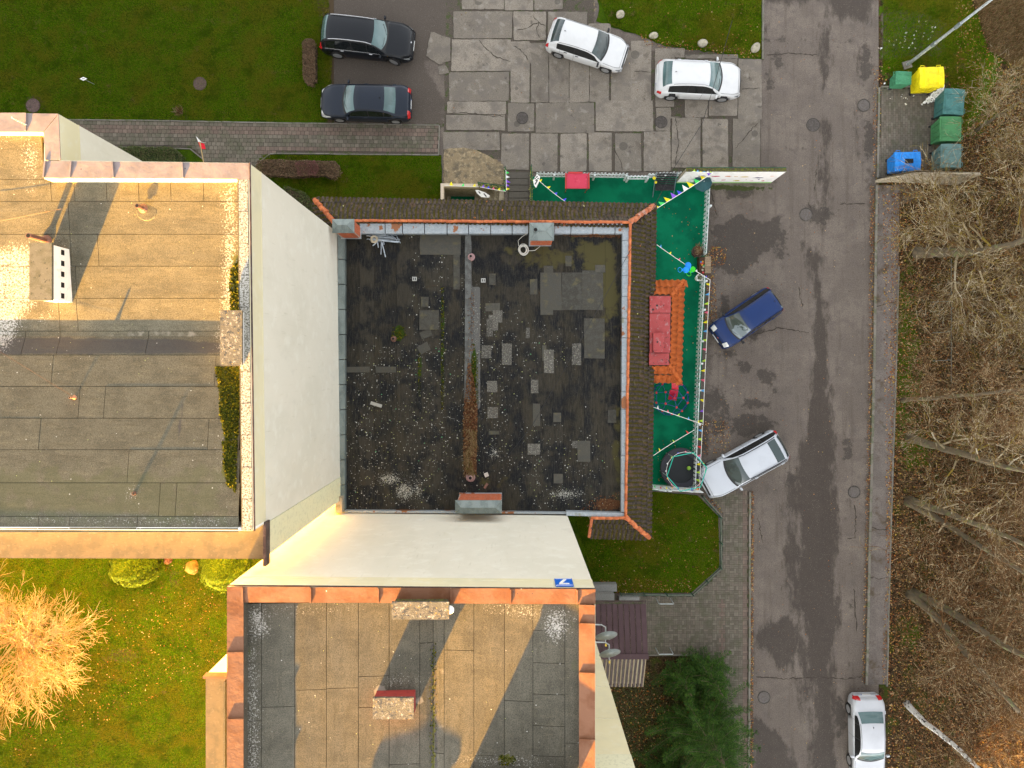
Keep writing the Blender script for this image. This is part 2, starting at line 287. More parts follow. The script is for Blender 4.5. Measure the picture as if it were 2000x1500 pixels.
m_redmetal = MAT('flaking_red_paint', (.33, .055, .055), rough=.5, layers=[L((.28, .035, .035), 3, .48, .66, off=3, k=.8), L((.33, .19, .19), 5, .55, .60, det=9, rough=.75, st=(1, .6, 1), k=.7), L((.05, .03, .025), 6, .63, .66, off=6, det=6), L((.03, .02, .02), 5, spot=(.3, .15), off=8)], bump=(6, .4, .02))
m_brownmetal = MAT('brown_seam_roof', (.062, .036, .040), rough=.6, spec=.2, rnd=.06, layers=[L((.075, .045, .05), 1.5, .45, .65), L((.07, .042, .045), 14, .55, .68, k=.6, off=3)])
m_beige = MAT('beige_sheet', (.30, .235, .15), rough=.6, layers=[L((.21, .16, .10), 5, .48, .66), L((.2, .16, .1), 3, .64, .74, k=.6, off=3)])
m_darkbrown = MAT('dark_brown_sheet', (.04, .023, .023), rough=.55, layers=[L((.09, .06, .055), 4, .45, .65)])
m_white = MAT('white_paint', (.62, .66, .66), rnd=.06, layers=[L((.5, .54, .53), 7, .5, .66), L((.3, .34, .28), 9, .66, .74, k=.5, off=3)], rough=.6)
m_whitew = MAT('bright_white_paint', (.85, .84, .80), layers=[L((.72, .70, .64), 5, .52, .7)], rough=.6)
m_wood = MAT('weathered_wood', (.26, .19, .12), rnd=.2, layers=[L((.15, .11, .075), 8, .45, .62, st=(1, 5, 1))], bump=(30, .5, .01, (1, 6, 1)))
m_greenmetal = MAT('dark_green_metal', (.012, .07, .04), rough=.5, layers=[L((.02, .05, .03), 6, .5, .65)])
m_steel = MAT('galvanised_tube', (.50, .54, .55), rough=.35, metal=.5, layers=[L((.38, .42, .43), 6, .48, .62)])
m_alu = MAT('dull_aluminium', (.36, .40, .44), rnd=.3, rough=.4, metal=.4, layers=[L((.25, .28, .31), 6, .5, .64), L((.42, .30, .22), 3, .64, .7, off=3)])
m_iron = MAT('cast_iron_cover', (.055, .047, .042), rough=.7, layers=[L((.04, .035, .03), 14, .45, .6), L((.09, .08, .07), 5, .52, .66, off=3)], bump=(50, .8, .01))
m_brcover = MAT('brown_cover', (.10, .065, .06), rough=.85, layers=[L((.15, .10, .09), 22, .5, .62), L((.06, .045, .04), 9, .52, .64, off=3)], bump=(40, .8, .015))
m_black = MAT('black_rubber', (.018, .018, .02), rough=.7, layers=[L((.035, .035, .036), 12, .5, .65)])
m_dark = MAT('dark_void', (.012, .011, .01), rough=.9)
m_stone = MAT('field_stone', (.42, .38, .29), rnd=.15, layers=[L((.28, .26, .19), 6, .45, .6), L((.5, .42, .28), 3, .56, .68, off=3)], rough=.85, bump=(14, .7, .03))
m_concw = MAT('weathered_wall_concrete', (.36, .31, .23), layers=[L((.26, .22, .15), 3, .45, .62, st=(1, 1, 3)), L((.12, .13, .06), 4, .58, .68, off=3), L((.45, .40, .31), 12, .56, .66, k=.6, off=4)], bump=(20, .6, .02))
m_mosstop = MAT('mossy_coping', (.08, .07, .03), layers=[L((.11, .12, .015), 8, .46, .56), L((.05, .035, .03), 12, .52, .62, off=3), L((.3, .3, .25), 30, .66, .7, off=5)], bump=(25, 1, .04))
m_lichcap = MAT('lichen_covered_cap', (.12, .112, .09), spec=.1, layers=[L((.34, .32, .29), 9, .53, .60, det=9, rough=.8), L((.05, .055, .065), 7, .53, .58, off=3, det=8, rough=.75), L((.45, .28, .06), 12, .64, .67, off=5), L((.12, .12, .09), 2, .56, .7, off=8, k=.6)], bump=(25, 1, .03))
m_feltcap = MAT('felt_cap', (.125, .115, .085), layers=[L((.095, .09, .06), 3, .45, .62), L((.05, .05, .04), 9, .6, .66, off=3), L((.19, .17, .14), 30, .58, .66, k=.6)], bump=(50, .6, .01))
m_soil_red = MAT('red_painted_brick', (.30, .045, .04), rough=.7, layers=[L((.24, .035, .035), 6, .5, .65)])
def plain(name, c, rough=.5, **k): return MAT(name, c, rough=rough, layers=[L(tuple(x * .8 for x in c), 8, .48, .66, k=.7)], **k)
m_bark = MAT('grey_bark', (.15, .115, .07), layers=[L((.11, .09, .06), 7, .45, .6, st=(1, 1, .3)), L((.16, .17, .07), 3, .52, .66, off=3)], bump=(14, .9, .04))
m_birch = MAT('birch_bark', (.62, .60, .56), layers=[L((.06, .055, .05), 7, .54, .60, off=2), L((.38, .34, .29), 3, .55, .66, off=5)], bump=(10, .6, .02))
m_debris = MAT('rotting_leaves', (.1, .05, .02), spec=.05, island=[(.12, .05, .022), (.09, .04, .02), (.17, .09, .04), (.06, .03, .018), (.14, .06, .03), (.20, .13, .07)], rough=.9)
m_twig_y = MAT('pale_twigs', (.36, .31, .22), spec=.05, island=[(.20, .15, .07), (.14, .095, .04), (.24, .19, .11), (.22, .16, .03), (.32, .26, .16), (.12, .075, .03), (.40, .35, .25), (.15, .085, .035)], rough=.9)
m_twig_b = MAT('brown_twigs', (.16, .11, .07), spec=.05, island=[(.13, .072, .032), (.16, .082, .036), (.18, .105, .05), (.08, .045, .022), (.22, .16, .085), (.11, .065, .03), (.36, .29, .18)], rough=.9)
m_twig_o = MAT('willow_twigs', (.38, .27, .14), spec=.05, island=[(.30, .21, .11), (.34, .25, .14), (.25, .17, .09), (.38, .29, .17)], rough=.9)
m_needle = MAT('spruce_needles', (.02, .05, .016), spec=.1, island=[(.035, .09, .012), (.055, .13, .018), (.075, .16, .02), (.03, .075, .022), (.10, .17, .03), (.024, .06, .014)], rough=.7, layers=[L((.012, .03, .012), 1.3, .45, .65, k=.5)])
m_thuja = MAT('thuja_foliage', (.05, .085, .012), spec=.05, island=[(.045, .080, .004), (.06, .10, .005), (.08, .125, .006), (.034, .06, .004), (.11, .14, .008)], rough=.7)
m_blade = MAT('grass_blades', (.05, .10, .012), spec=.02, island=[(.055, .128, .002), (.074, .158, .003), (.105, .18, .004), (.04, .098, .002), (.13, .165, .006), (.058, .138, .002), (.15, .13, .02)], rough=.8, layers=[L((.135, .12, .010), .5, .44, .62, k=.75, off=3, det=8, rough=.7), L((.030, .066, .002), 1.1, .50, .66, k=.65, off=8, det=8, rough=.7), L((.16, .11, .045), 1.6, .58, .70, k=.7, off=12, det=8, rough=.7)])
m_drygrass = MAT('dry_grass', (.26, .2, .11), spec=.05, island=[(.17, .10, .045), (.22, .15, .075), (.13, .07, .03), (.10, .085, .025), (.28, .20, .11), (.09, .055, .025)], rough=.85)
m_leaf = MAT('fallen_leaves', (.3, .15, .06), spec=.05, island=[(.30, .11, .03), (.20, .07, .025), (.38, .19, .07), (.13, .05, .02), (.46, .31, .16), (.15, .07, .035), (.09, .045, .025), (.34, .24, .05)], rough=.85)
m_hedge = MAT('brown_hedge_twigs', (.13, .08, .05), island=[(.12, .075, .045), (.17, .10, .06), (.09, .06, .035), (.20, .13, .08), (.14, .10, .05)], rough=.9)
m_hedge_r = MAT('reddish_hedge_twigs', (.16, .07, .06), island=[(.15, .06, .055), (.20, .085, .075), (.11, .05, .04), (.13, .08, .05)], rough=.9)
m_hedge_g = MAT('green_hedge_leaves', (.06, .085, .02), island=[(.05, .08, .018), (.075, .10, .025), (.10, .11, .04), (.04, .06, .015), (.12, .10, .05)], rough=.8)
m_orangebush = MAT('orange_bush_leaves', (.3, .17, .05), island=[(.30, .17, .05), (.36, .21, .07), (.24, .14, .04), (.20, .17, .04)], rough=.85)
# ---------------------------------------------------------------- ground and surfaces
def xy(px, py, z=0.0): v = W(px, py, z); return (v.x, v.y)
def ragged(pts, step=.25, amp=.03):
    out = []; n = len(pts)
    for i in range(n):
        a, b = Vector(pts[i]), Vector(pts[(i + 1) % n]); d = (b - a).length; k = max(1, int(d / step)); nr = Vector((-(b - a).y, (b - a).x)).normalized()
        for j in range(k): out.append(tuple(a.lerp(b, j / k) + nr * random.uniform(-amp, amp)))
    return out
def sheet(name, pts, z, mat, rag=0, parent=None, thick=.0, step=.25, lz=0, **k):
    P = [xy(a, b, lz) for a, b in pts]
    if rag: P = ragged(P, step, rag)
    m = MB()
    if thick: m.prism(P, z - thick, z)
    else:
        a = sum(P[i][0] * P[(i + 1) % len(P)][1] - P[(i + 1) % len(P)][0] * P[i][1] for i in range(len(P)))
        if a < 0: P = P[::-1]
        m.poly([(p[0], p[1], z) for p in P])
    return m.obj(name, mat, parent, **k)
def rect(px0, py0, px1, py1, z=0):
    a = W(px0, py1, z); b = W(px1, py0, z); return a.x, a.y, b.x, b.y
PIT = (-3.72, 7.9, -.40, 9.90)
hx0, hy0, hx1, hy1 = PIT
g = MB()
for r in ((-700, -700, hx0, 700), (hx1, -700, 700, 700), (hx0, -700, hx1, hy0), (hx0, hy1, hx1, 700)):
    g.poly([(r[0], r[1], -.02), (r[2], r[1], -.02), (r[2], r[3], -.02), (r[0], r[3], -.02)])
g.obj('ground', m_ground, kind='structure')
# yard and road asphalt
wet = [[(1570, 478), (1608, 500), (1612, 640), (1626, 800), (1636, 960), (1634, 1180), (1628, 1320), (1630, 1560), (1594, 1560), (1588, 1320), (1566, 1180), (1560, 1000), (1558, 880), (1580, 800), (1594, 700), (1586, 560)], dict(s=[(1526, 925), (1566, 850), (1572, 1180), (1592, 1320), (1592, 1560), (1572, 1560), (1560, 1330), (1536, 1240), (1530, 1100)], k=.72),
       [(1462, 1405), (1500, 1420), (1545, 1462), (1565, 1520), (1462, 1520)], [(1490, -30), (1612, -30), (1612, 5), (1500, 10), (1498, 30), (1490, 30)], [(1614, -30), (1705, -30), (1700, 45), (1614, 36)],
       dict(s=[(1466, 1235), (1520, 1195), (1560, 1200), (1560, 1330), (1520, 1300), (1470, 1260)], k=.85)]
wet += [dict(s=[(1592, 40), (1628, 40), (1626, 480), (1598, 480)], k=.62), dict(s=[(1660, 60), (1692, 60), (1688, 330), (1664, 330)], k=.55), dict(s=[(1648, 900), (1664, 900), (1660, 1340), (1646, 1340)], k=.5), dict(s=[(1490, 20), (1510, 20), (1505, 330), (1490, 330)], k=.55)]
stain = [dict(s=[(1392, 440), (1440, 418), (1490, 430), (1528, 418), (1530, 470), (1490, 500), (1440, 545), (1385, 520)], k=.9), (1490, 735, 15, 15), (1510, 765, 9, 8), (1415, 600, 12, 28), (1475, 790, 24, 11), (1455, 715, 14, 12), (1502, 738, 13, 15),
         (1440, 375, 30, 14), dict(s=(1465, 830, 60, 28), k=.75), dict(s=(1400, 800, 30, 60), k=.75), (1598, 420, 28, 18), (1510, 340, 10, 20), (1700, 275, 14, 42), dict(s=(1660, 1180, 10, 30), k=.7), (1640, 1400, 12, 34), (1655, 880, 10, 24), (1545, 935, 14, 12), (1468, 650, 18, 14), (1690, 120, 12, 40), (1420, 690, 20, 10), (1375, 840, 14, 40), dict(s=(1525, 480, 20, 50), k=.7),
         (1200, 130, 18, 14), (1215, 150, 20, 10), (1206, 179, 8, 8), dict(s=(1550, 290, 40, 4), k=.7), dict(s=(1620, 78, 40, 4), k=.9), dict(s=(1520, 78, 22, 4), k=.9), (1520, 115, 10, 14), (1502, 160, 8, 20)]
dirt = [[(640, -60), (880, -60), (882, 60), (835, 130), (875, 200), (870, 250), (640, 240)], [(1692, 330), (1716, 330), (1712, 700), (1698, 1340), (1684, 1340), (1690, 900), (1700, 600)], dict(s=[(1365, 360), (1400, 360), (1392, 700), (1372, 960), (1350, 960)], k=.9), dict(s=[(1462, 960), (1474, 960), (1474, 1500), (1462, 1500)], k=.9), [(1240, 60), (1300, 90), (1480, 110), (1488, 95), (1488, 60)], [(1068, -30), (1165, -30), (1165, 40), (1068, 40)]]
sand = [[(868, 292), (930, 290), (985, 320), (982, 372), (868, 366)], [(1110, -20), (1160, -20), (1160, 35), (1120, 30)]]
x0, y0, x1, y1 = rect(630, -260, 1735, 1800)
grid('road_asphalt', x0, y0, x1, y1, 0.0, m_asph, dict(wet=(wet, .75), stain=(stain, .42), dirt=(dirt, .5), sand=(sand, .35), moss=([(1400, 366, 25, 5), (1440, 368, 60, 5), (880, 245, 60, 4), (905, 150, 4, 60)], .12)), res=.13, holes=[PIT], kind='structure')
# lawns
bare = [[(600, -40), (690, -40), (690, 240), (640, 240), (646, 120)], (352, 225, 12, 8), (66, 205, 20, 18)]
x0, y0, x1, y1 = rect(-700, -260, 652, 240); grid('lawn', x0, y0, x1, y1, .022, m_grass, dict(bare=(bare, .5)), res=.25, kind='structure')
sheet('lawn', [(508, 301), (862, 303), (864, 366), (866, 440), (380, 440), (380, 330), (505, 322)], .022, m_grass, .03, kind='structure')
sheet('lawn', [(240, 290), (372, 290), (398, 312), (398, 330), (240, 330)], .024, m_grass, .01, kind='structure')
sheet('lawn', [(1158, -200), (1488, -200), (1488, 116), (1440, 112), (1395, 104), (1335, 96), (1290, 88), (1240, 66), (1190, 52), (1165, 42), (1170, 20)], .022, m_grass, .07, kind='structure')
sheet('lawn', [(1040, 940), (1362, 967), (1403, 1008), (1405, 1108), (1350, 1158), (1165, 1158), (1040, 1150)], .022, m_grass, .01, kind='structure')
x0, y0, x1, y1 = rect(-1400, 960, 980, 2600); grid('lawn', x0, y0, x1, y1, .018, m_grass, dict(bare=([(340, 1135, 8, 20), (400, 1110, 40, 10), (240, 1280, 30, 14), (205, 1290, 10, 7), (320, 1350, 7, 5), (360, 1356, 8, 5), (248, 1278, 8, 6), (355, 1310, 6, 4)], .25)), res=.35, kind='structure')
sheet('planting_bed', [(1060, 1281), (1352, 1281), (1366, 1296), (1412, 1340), (1412, 1800), (1060, 1800)], .016, m_litter, .01, kind='structure')
x0, y0, x1, y1 = rect(1716, -260, 2600, 1900)
grid('woodland_floor', x0, y0, x1, y1, .012, m_litter, dict(green=([[(1722, -60), (1890, -60), (1900, 60), (1860, 130), (1800, 150), (1722, 145)], [(1850, 60), (1990, -40), (1960, 120), (1930, 260), (1880, 270), (1860, 180)], (1770, 700, 25, 160), (1790, 880, 30, 40), (1780, 1240, 20, 30)], 1.2), bare=([[(1722, 20), (1800, 20), (1850, 50), (1840, 110), (1722, 115)], (1760, 380, 40, 20)], .5)), res=.25, kind='structure')
sheet('pavement', [(1712, 362), (1756, 362), (1754, 520), (1748, 760), (1740, 1000), (1731, 1336), (1692, 1336), (1700, 1000), (1706, 700)], .05, m_walk, thick=.05, kind='structure')
rb = sheet('playground_floor', [(1040, 345), (1386, 345), (1380, 520), (1366, 800), (1358, 958), (1150, 958), (1150, 500), (1040, 500)], .02, m_rubber, kind='structure')

# kerbs: a bedding strip with one stone after another
def kerb(pts, wd=.08, h=.07, piece=1.0, z0=0.0, name='kerb', mat=None, label=None):
    P = [Vector(xy(*p)) for p in pts]; bed = MB(); stones = []
    for a, b in zip(P[:-1], P[1:]):
        d = b - a; n = max(1, round(d.length / piece)); ang = math.atan2(d.y, d.x)
        bed.box((*((a + b) / 2), z0 + h * .25), (d.length, wd * 1.5, h * .5), ang)
        for i in range(n): stones.append(((a.lerp(b, (i + .5) / n)), d.length / n, ang))
    root = bed.obj(name, m_joint, kind='structure')
    ln0 = stones[0][1]; me = MB().box((0, 0, 0), (1, 1, 1)).mesh('kerb_stone', mat or m_kerb)
    for c, ln, ang in stones:
        link('kerb_stone', me, root, (c.x + random.uniform(-.008, .008), c.y + random.uniform(-.008, .008), z0 + h / 2 + random.uniform(-.008, .012)), (0, 0, ang + random.uniform(-.012, .012)), (ln - .018, wd, h))
    return root
kerb([(100, 234), (300, 236), (500, 240), (858, 245)], .06, .06)
kerb([(858, 245), (857, 303)], .06, .06)
kerb([(857, 303), (540, 300), (528, 301), (500, 322), (500, 345)], .06, .06)
kerb([(236, 288), (372, 291), (398, 312)], .06, .06)
kerb([(1490, -100), (1489, 117)], .08, .1)
kerb([(1716, 172), (1713, 348)], .10, .1); kerb([(1711, 362), (1706, 700), (1699, 1000), (1691, 1336)], .12, .12)
kerb([(1754, 520), (1748, 760), (1740, 1000), (1731, 1340)], .07, .09)
kerb([(1464, 960), (1463, 1300), (1461, 1800)], .10, .1)
kerb([(1372, 968), (1408, 1006), (1409, 1110), (1354, 1162), (1258, 1161)], .07, .08)
kerb([(1266, 1279), (1352, 1279), (1366, 1293), (1412, 1340)], .07, .08)
kerb([(1720, 170), (1836, 170)], .08, .08)

# paving: bedding sheet (structure) with the small blocks as one part
def inside(P, x, y):
    c = False; n = len(P)
    for i in range(n):
        a, b = P[i], P[(i + 1) % n]
        if (a[1] > y) != (b[1] > y) and x < (b[0] - a[0]) * (y - a[1]) / (b[1] - a[1]) + a[0]: c = not c
    return c
def boxes_np(name, C, D, A, mat, parent, **k):
    """many small blocks: centres C(n,3), sizes D(n,3), angles A(n); five visible faces each"""
    C = np.asarray(C, float); D = np.asarray(D, float); A = np.asarray(A, float); n = len(C)
    cx = np.array([-1, 1, 1, -1]) * .5; cy = np.array([-1, -1, 1, 1]) * .5; V = np.zeros((n, 8, 3)); ca, sa = np.cos(A)[:, None], np.sin(A)[:, None]
    X = D[:, :1] * cx; Y = D[:, 1:2] * cy; ins = .96
    for i, (zz, s) in enumerate(((-.5, 1), (.5, ins))):
        V[:, i * 4:i * 4 + 4, 0] = C[:, :1] + (X * ca - Y * sa) * s; V[:, i * 4:i * 4 + 4, 1] = C[:, 1:2] + (X * sa + Y * ca) * s; V[:, i * 4:i * 4 + 4, 2] = C[:, 2:3] + D[:, 2:3] * zz
    f = np.array([[4, 5, 6, 7], [0, 1, 5, 4], [1, 2, 6, 5], [2, 3, 7, 6], [3, 0, 4, 7]])
    F = (np.arange(n)[:, None, None] * 8 + f).reshape(-1, 4)
    return link(name, np_mesh(name, V.reshape(-1, 3), F, mat), parent, kind='stuff', **k)
def paving(root, polys, bw, bh, style, z=.03, ang=0, red=None, th=.04):
    g_ = ([], [], []); r_ = ([], [], [])
    allp = [xy(*p) for P in polys for p in P]; X0 = min(p[0] for p in allp); X1 = max(p[0] for p in allp); Y0 = min(p[1] for p in allp); Y1 = max(p[1] for p in allp)
    PW = [[xy(*p) for p in P] for P in polys]; RW = [[xy(*p) for p in P] for P in (red or [])]; ca, sa = math.cos(ang), math.sin(ang)
    def put(x, y, dx, dy, a=0):
        xr = x * ca - y * sa + X0; yr = x * sa + y * ca + Y0
        if not any(inside(P, xr, yr) for P in PW): return
        t = r_ if any(inside(P, xr, yr) for P in RW) else g_
        t[0].append((xr, yr, z - th / 2 + random.uniform(-.004, .004))); t[1].append((dx - .012, dy - .012, th)); t[2].append(ang + a + random.uniform(-.015, .015))
    if style == 'row':
        j = 0; y = -1.0
        while y < Y1 - Y0 + 1:
            x = -1 - (j % 2) * bw / 2 + random.uniform(-.03, .03)
            while x < X1 - X0 + 1: put(x, y, bw, bh); x += bw
            y += bh; j += 1
    elif style == 'col':
        i = 0; x = -1.0
        while x < X1 - X0 + 1:
            y = -1 - (i % 2) * bh / 2
            while y < Y1 - Y0 + 1: put(x, y, bw, bh); y += bh
            x += bw; i += 1
    else:   # basket weave pairs
        s = bh
        for i in range(-4, int((X1 - X0) / s) + 5):
            for j in range(-4, int((Y1 - Y0) / s) + 5):
                for q in (-1, 1):
                    if (i + j) % 2: put(i * s + q * s / 4, j * s, s / 2, s)
                    else: put(i * s, j * s + q * s / 4, s, s / 2)
    if g_[0]: boxes_np('paver', *g_, m_paver, root)
    if r_[0]: boxes_np('paver', *r_, m_paver_r, root, label='reddish pavers')
p1 = [(110, 236), (300, 238), (500, 242), (856, 247), (855, 301), (540, 298), (498, 320), (495, 420), (400, 420), (398, 308), (374, 288), (110, 286)]
r1 = sheet('walkway', p1, .012, m_joint, kind='structure')
paving(r1, [p1], .235, .215, 'row', ang=-.011, red=[[(100, 246), (856, 255), (856, 265), (100, 258)], [(500, 290), (856, 290), (856, 302), (500, 302)], [(846, 245), (860, 245), (860, 303), (846, 303)], [(150, 280), (372, 282), (372, 290), (150, 290)]])
p2 = [(1376, 962), (1462, 962), (1461, 1800), (1412, 1800), (1412, 1340), (1352, 1278), (1150, 1278), (1150, 1164), (1355, 1164), (1411, 1112), (1411, 1004)]
r2 = sheet('walkway', p2, .012, m_joint, kind='structure')
paving(r2, [p2], .1, .235, 'basket', red=[[(1452, 960), (1462, 960), (1461, 1800), (1451, 1800)], [(1405, 1170), (1413, 1170), (1413, 1340), (1405, 1340)]])
p3 = [(1720, 173), (1836, 173), (1836, 350), (1717, 350)]
r3 = sheet('bin_yard_paving', p3, .02, m_joint, kind='structure')
paving(r3, [p3], .13, .24, 'col', z=.036)

# concrete slabs of the parking yard: each slab is a part of the yard
yard = sheet('slab_yard', [(872, -60), (1160, -60), (1160, 100), (1486, 100), (1486, 335), (985, 337), (985, 310), (866, 313)], .004, m_joint, .02, kind='structure')
SL = [(903, -30, 946, 17), (949, -30, 983, 17), (987, -30, 1040, 20), (1045, -30, 1098, 18), (887, 23, 999, 74), (883, 78, 997, 138), (879, 142, 993, 196), (875, 199, 987, 222), (873, 225, 986, 253),
      (1004, 24, 1065, 78), (998, 82, 1033, 199), (1038, 85, 1070, 199), (1074, 95, 1110, 199), (1114, 118, 1149, 199), (1153, 125, 1188, 199), (1194, 100, 1231, 198), (1234, 81, 1270, 196), (1072, 24, 1145, 80), (1150, 48, 1192, 95),
      (993, 203, 1042, 256), (1047, 202, 1160, 259), (1164, 198, 1274, 256), (1281, 96, 1316, 208), (1319, 96, 1336, 112), (1340, 108, 1440, 114), (1338, 192, 1381, 228), (1385, 190, 1439, 226), (1443, 117, 1486, 233), (1400, 116, 1438, 186), (1338, 118, 1396, 188),
      (1313, 231, 1367, 327), (1373, 234, 1420, 327), (1432, 234, 1483, 327), (867, 260, 975, 292), (980, 262, 1032, 330), (1038, 262, 1088, 334), (1095, 262, 1144, 334), (1151, 260, 1194, 334), (1202, 262, 1251, 334), (1258, 258, 1308, 334)]
def slab(pts, rag=.015):
    P = ragged([xy(*p) for p in pts], .16, rag); cx = sum(p[0] for p in P) / len(P); cy = sum(p[1] for p in P) / len(P)
    zt = [.035 + random.uniform(-.006, .006)] * len(P)
    m = MB(); m.prism([(p[0] - cx, p[1] - cy) for p in P], -.035, 0); m.obj('concrete_slab', m_slab, yard, loc=(cx, cy, zt[0]), rz=(random.uniform(-.004, .004), random.uniform(-.004, .004), 0))
for a, b, c, d in SL:
    j = lambda: random.uniform(-.9, .9); q = 1.4; a -= 1.1; b -= 1.1; c += 1.1; d += 1.1
    slab([(a + q + j(), b + j()), (c - q + j(), b + j()), (c + j(), b + q + j()), (c + j(), d - q + j()), (c - q + j(), d + j()), (a + q + j(), d + j()), (a + j(), d - q + j()), (a + j(), b + q + j())])
for P in ([(842, 62), (880, 75), (880, 118), (857, 127), (832, 110)], [(855, 130), (872, 128), (878, 143), (858, 146)], [(1004, 84), (1030, 82), (1060, 100), (1040, 130)], [(1281, 212), (1310, 210), (1310, 228), (1330, 228), (1310, 232), (1308, 256), (1281, 256)], [(1196, 203), (1210, 203), (1222, 240), (1215, 255), (1200, 250)]):
    slab(P, .03)
# sunken cellar entrance with green mat, steps and a low wall
pit = MB()
for a, b, c, d in ((hx0 - .02, hy0 - .02, hx0, hy1 + .02), (hx0, hy1, hx1, hy1 + .02), (hx0, hy0 - .02, hx1, hy0), (hx1, hy0 - .02, hx1 + .02, hy1 + .02)): pit.prism([(a, b), (c, b), (c, d), (a, d)], -2.0, -.03)
pit.prism([(hx0, hy0), (hx1, hy0), (hx1, hy1), (hx0, hy1)], -2.05, -1.9)
pitw = pit.obj('cellar_pit', m_concw, kind='structure')
MB().prism([(hx0 + .25, hy0), (hx0 + 1.6, hy0), (hx0 + 1.6, hy1 - .05), (hx0 + .25, hy1 - .05)], -1.89, -1.86).obj('green_mat', m_rubber, pitw)
for i in range(6):
    xa = hx1 - .02 - i * .28; me = MB().box((0, 0, 0), (.28, hy1 - hy0 - .01, .22)).obj('step', m_concw, pitw, loc=(xa - .14, (hy0 + hy1) / 2, -.2 - i * .27))
cw = MB(); a = xy(861, 360); b = xy(868, 420); c = xy(935, 360)
cw.prism([xy(862, 362), xy(868, 362), xy(868, 425), xy(862, 425)], -.02, .42); cw.prism([xy(868.2, 362), xy(935, 363), xy(935, 368), xy(868.2, 368)], -.02, .42)
tag(cw.obj('low_wall', plain('pale_plaster', (.62, .52, .40), .8)), 'low pale plastered wall round two sides of the cellar stairwell by the mossy tiled roof', 'wall')
st = tag(MB().prism([xy(993, 336), xy(1033, 336), xy(1033, 420), xy(993, 420)], .0, .012).obj('entrance_steps', m_joint), kind='structure')
for i in range(5): sheet('step', [(994, 337 + i * 13), (1032, 337 + i * 13), (1032, 348.5 + i * 13), (994, 348.5 + i * 13)], .02 + (4 - i) * -.0 + .012 + i * .035, plain('dark_step%d' % i, (.10, .09, .075), .9) if i == 0 else bpy.data.materials['dark_step0'], parent=st, thick=.03)
sheet('sand_heap', [(868, 293), (905, 290), (932, 293), (962, 312), (984, 322), (985, 352), (980, 360), (868, 359)], .046, MAT('sand_and_rubble', (.26, .20, .12), layers=[L((.15, .12, .08), 2.5, .45, .62), L((.36, .28, .17), 5, .52, .64, off=3), L((.42, .38, .3), 18, .6, .68, off=5)], bump=(12, 1, .08)), .06, kind='structure')

# manhole covers
def manhole(px, py, r, label, mat=None, ribs=True, z=.04):
    c = W(px, py, 0); o = empty('manhole_cover', (c.x, c.y, 0)); tag(o, label, 'manhole cover', 'manhole covers')
    MB().lathe([(r, z - .03), (r, z), (r * .9, z), (r * .89, z - .012), (0.01, z - .012)], n=28).obj('frame', m_iron if mat is None else mat, o)
    lid = MB().lathe([(r * .86, z - .02), (r * .86, z - .002), (.01, z - .002)], n=28).obj('lid', mat or MAT_iron2, o)
    if ribs:
        b = MB()
        for i in range(-3, 4):
            h = math.sqrt(max(0, (r * .8) ** 2 - (i * r * .22) ** 2))
            b.box((i * r * .22, 0, z + .001), (.018, 2 * h, .008)); b.box((0, i * r * .22, z + .0016), (2 * h, .018, .008))
        b.obj('tread_ribs', m_iron, o, kind='stuff')
MAT_iron2 = MAT('worn_iron', (.09, .078, .068), rough=.7, layers=[L((.12, .105, .10), 16, .45, .6), L((.12, .105, .09), 5, .56, .7, off=3)], bump=(60, .6, .01))
manhole(1020, 231, .33, 'round iron cover in the concrete slab below the white hatchback, crossed by small ribs', z=.055)
manhole(1291, 239, .34, 'round iron cover in the gap between slabs below the white SUV', z=.055)
manhole(1588, 244, .37, 'round cover in the middle of the road level with the teal bin', z=.02)
manhole(1687, 206, .35, 'cracked round cover at the road edge beside the bin paving', z=.02, ribs=False)
manhole(1574, 419, .36, 'round cover in the road level with the black wet stain beside the playground', z=.02, ribs=False)
manhole(1668, 961, .34, 'round cover on the dry strip of road between the wet track and pavement', z=.02, ribs=False)
manhole(1492, 1362, .35, 'round cover in the road beside the spruce', z=.02, ribs=False)
manhole(391, 164, .36, 'brown round cover in the middle of the large lawn', m_brcover, False, .06)
manhole(66, 207, .38, 'brown round cover on a concrete base close to the block cornice', m_brcover, False, .08)
# ---------------------------------------------------------------- buildings
ZT, ZB = 15.45, 14.3           # parapet top and attic line of the tall blocks
def qprism(m, pts, z, zt, th, mi=0):
    """pts drawn at height z (plan units); zt list or scalar of top heights; th thickness"""
    P = [xy(a, b, z) for a, b in pts]; zz = zt if hasattr(zt, '__len__') else [zt] * len(P)
    return m.prism(P, [q - th for q in zz], zz, mi)
def flashing(parent, pieces, z, mat, name='flashing', tilt=0, th=.03, ribs=True, axis='x'):
    """pieces: rectangles/quads in plan units; each a bent sheet with a raised seam at its start"""
    for q in pieces:
        if len(q) == 4 and not hasattr(q[0], '__len__'): q = [(q[0], q[1]), (q[2], q[1]), (q[2], q[3]), (q[0], q[3])]
        P = [W(a, b, z) for a, b in q]; tl = tilt if hasattr(tilt, '__len__') else [0] * 4
        m = MB(); m.prism([(p.x, p.y) for p in P], [z - th + t for t in tl], [z + t for t in tl])
        f = m.obj(name, mat, parent)
        if ribs:
            a, b = (P[0], P[3]) if axis == 'x' else (P[0], P[1]); ta, tb = (tl[0], tl[3]) if axis == 'x' else (tl[0], tl[1]); dv = (b - a)
            ang = math.atan2(dv.y, dv.x); c = (a + b) / 2; mb = MB()
            mm = Matrix.Rotation(ang, 3, 'Z') @ Matrix.Rotation(-math.atan2(tb - ta, dv.length), 3, 'Y')
            mb.box((c.x, c.y, z + (ta + tb) / 2 + .028), (dv.length * .97, .05, .055), M=mm); mb.obj('seam', mat, f)
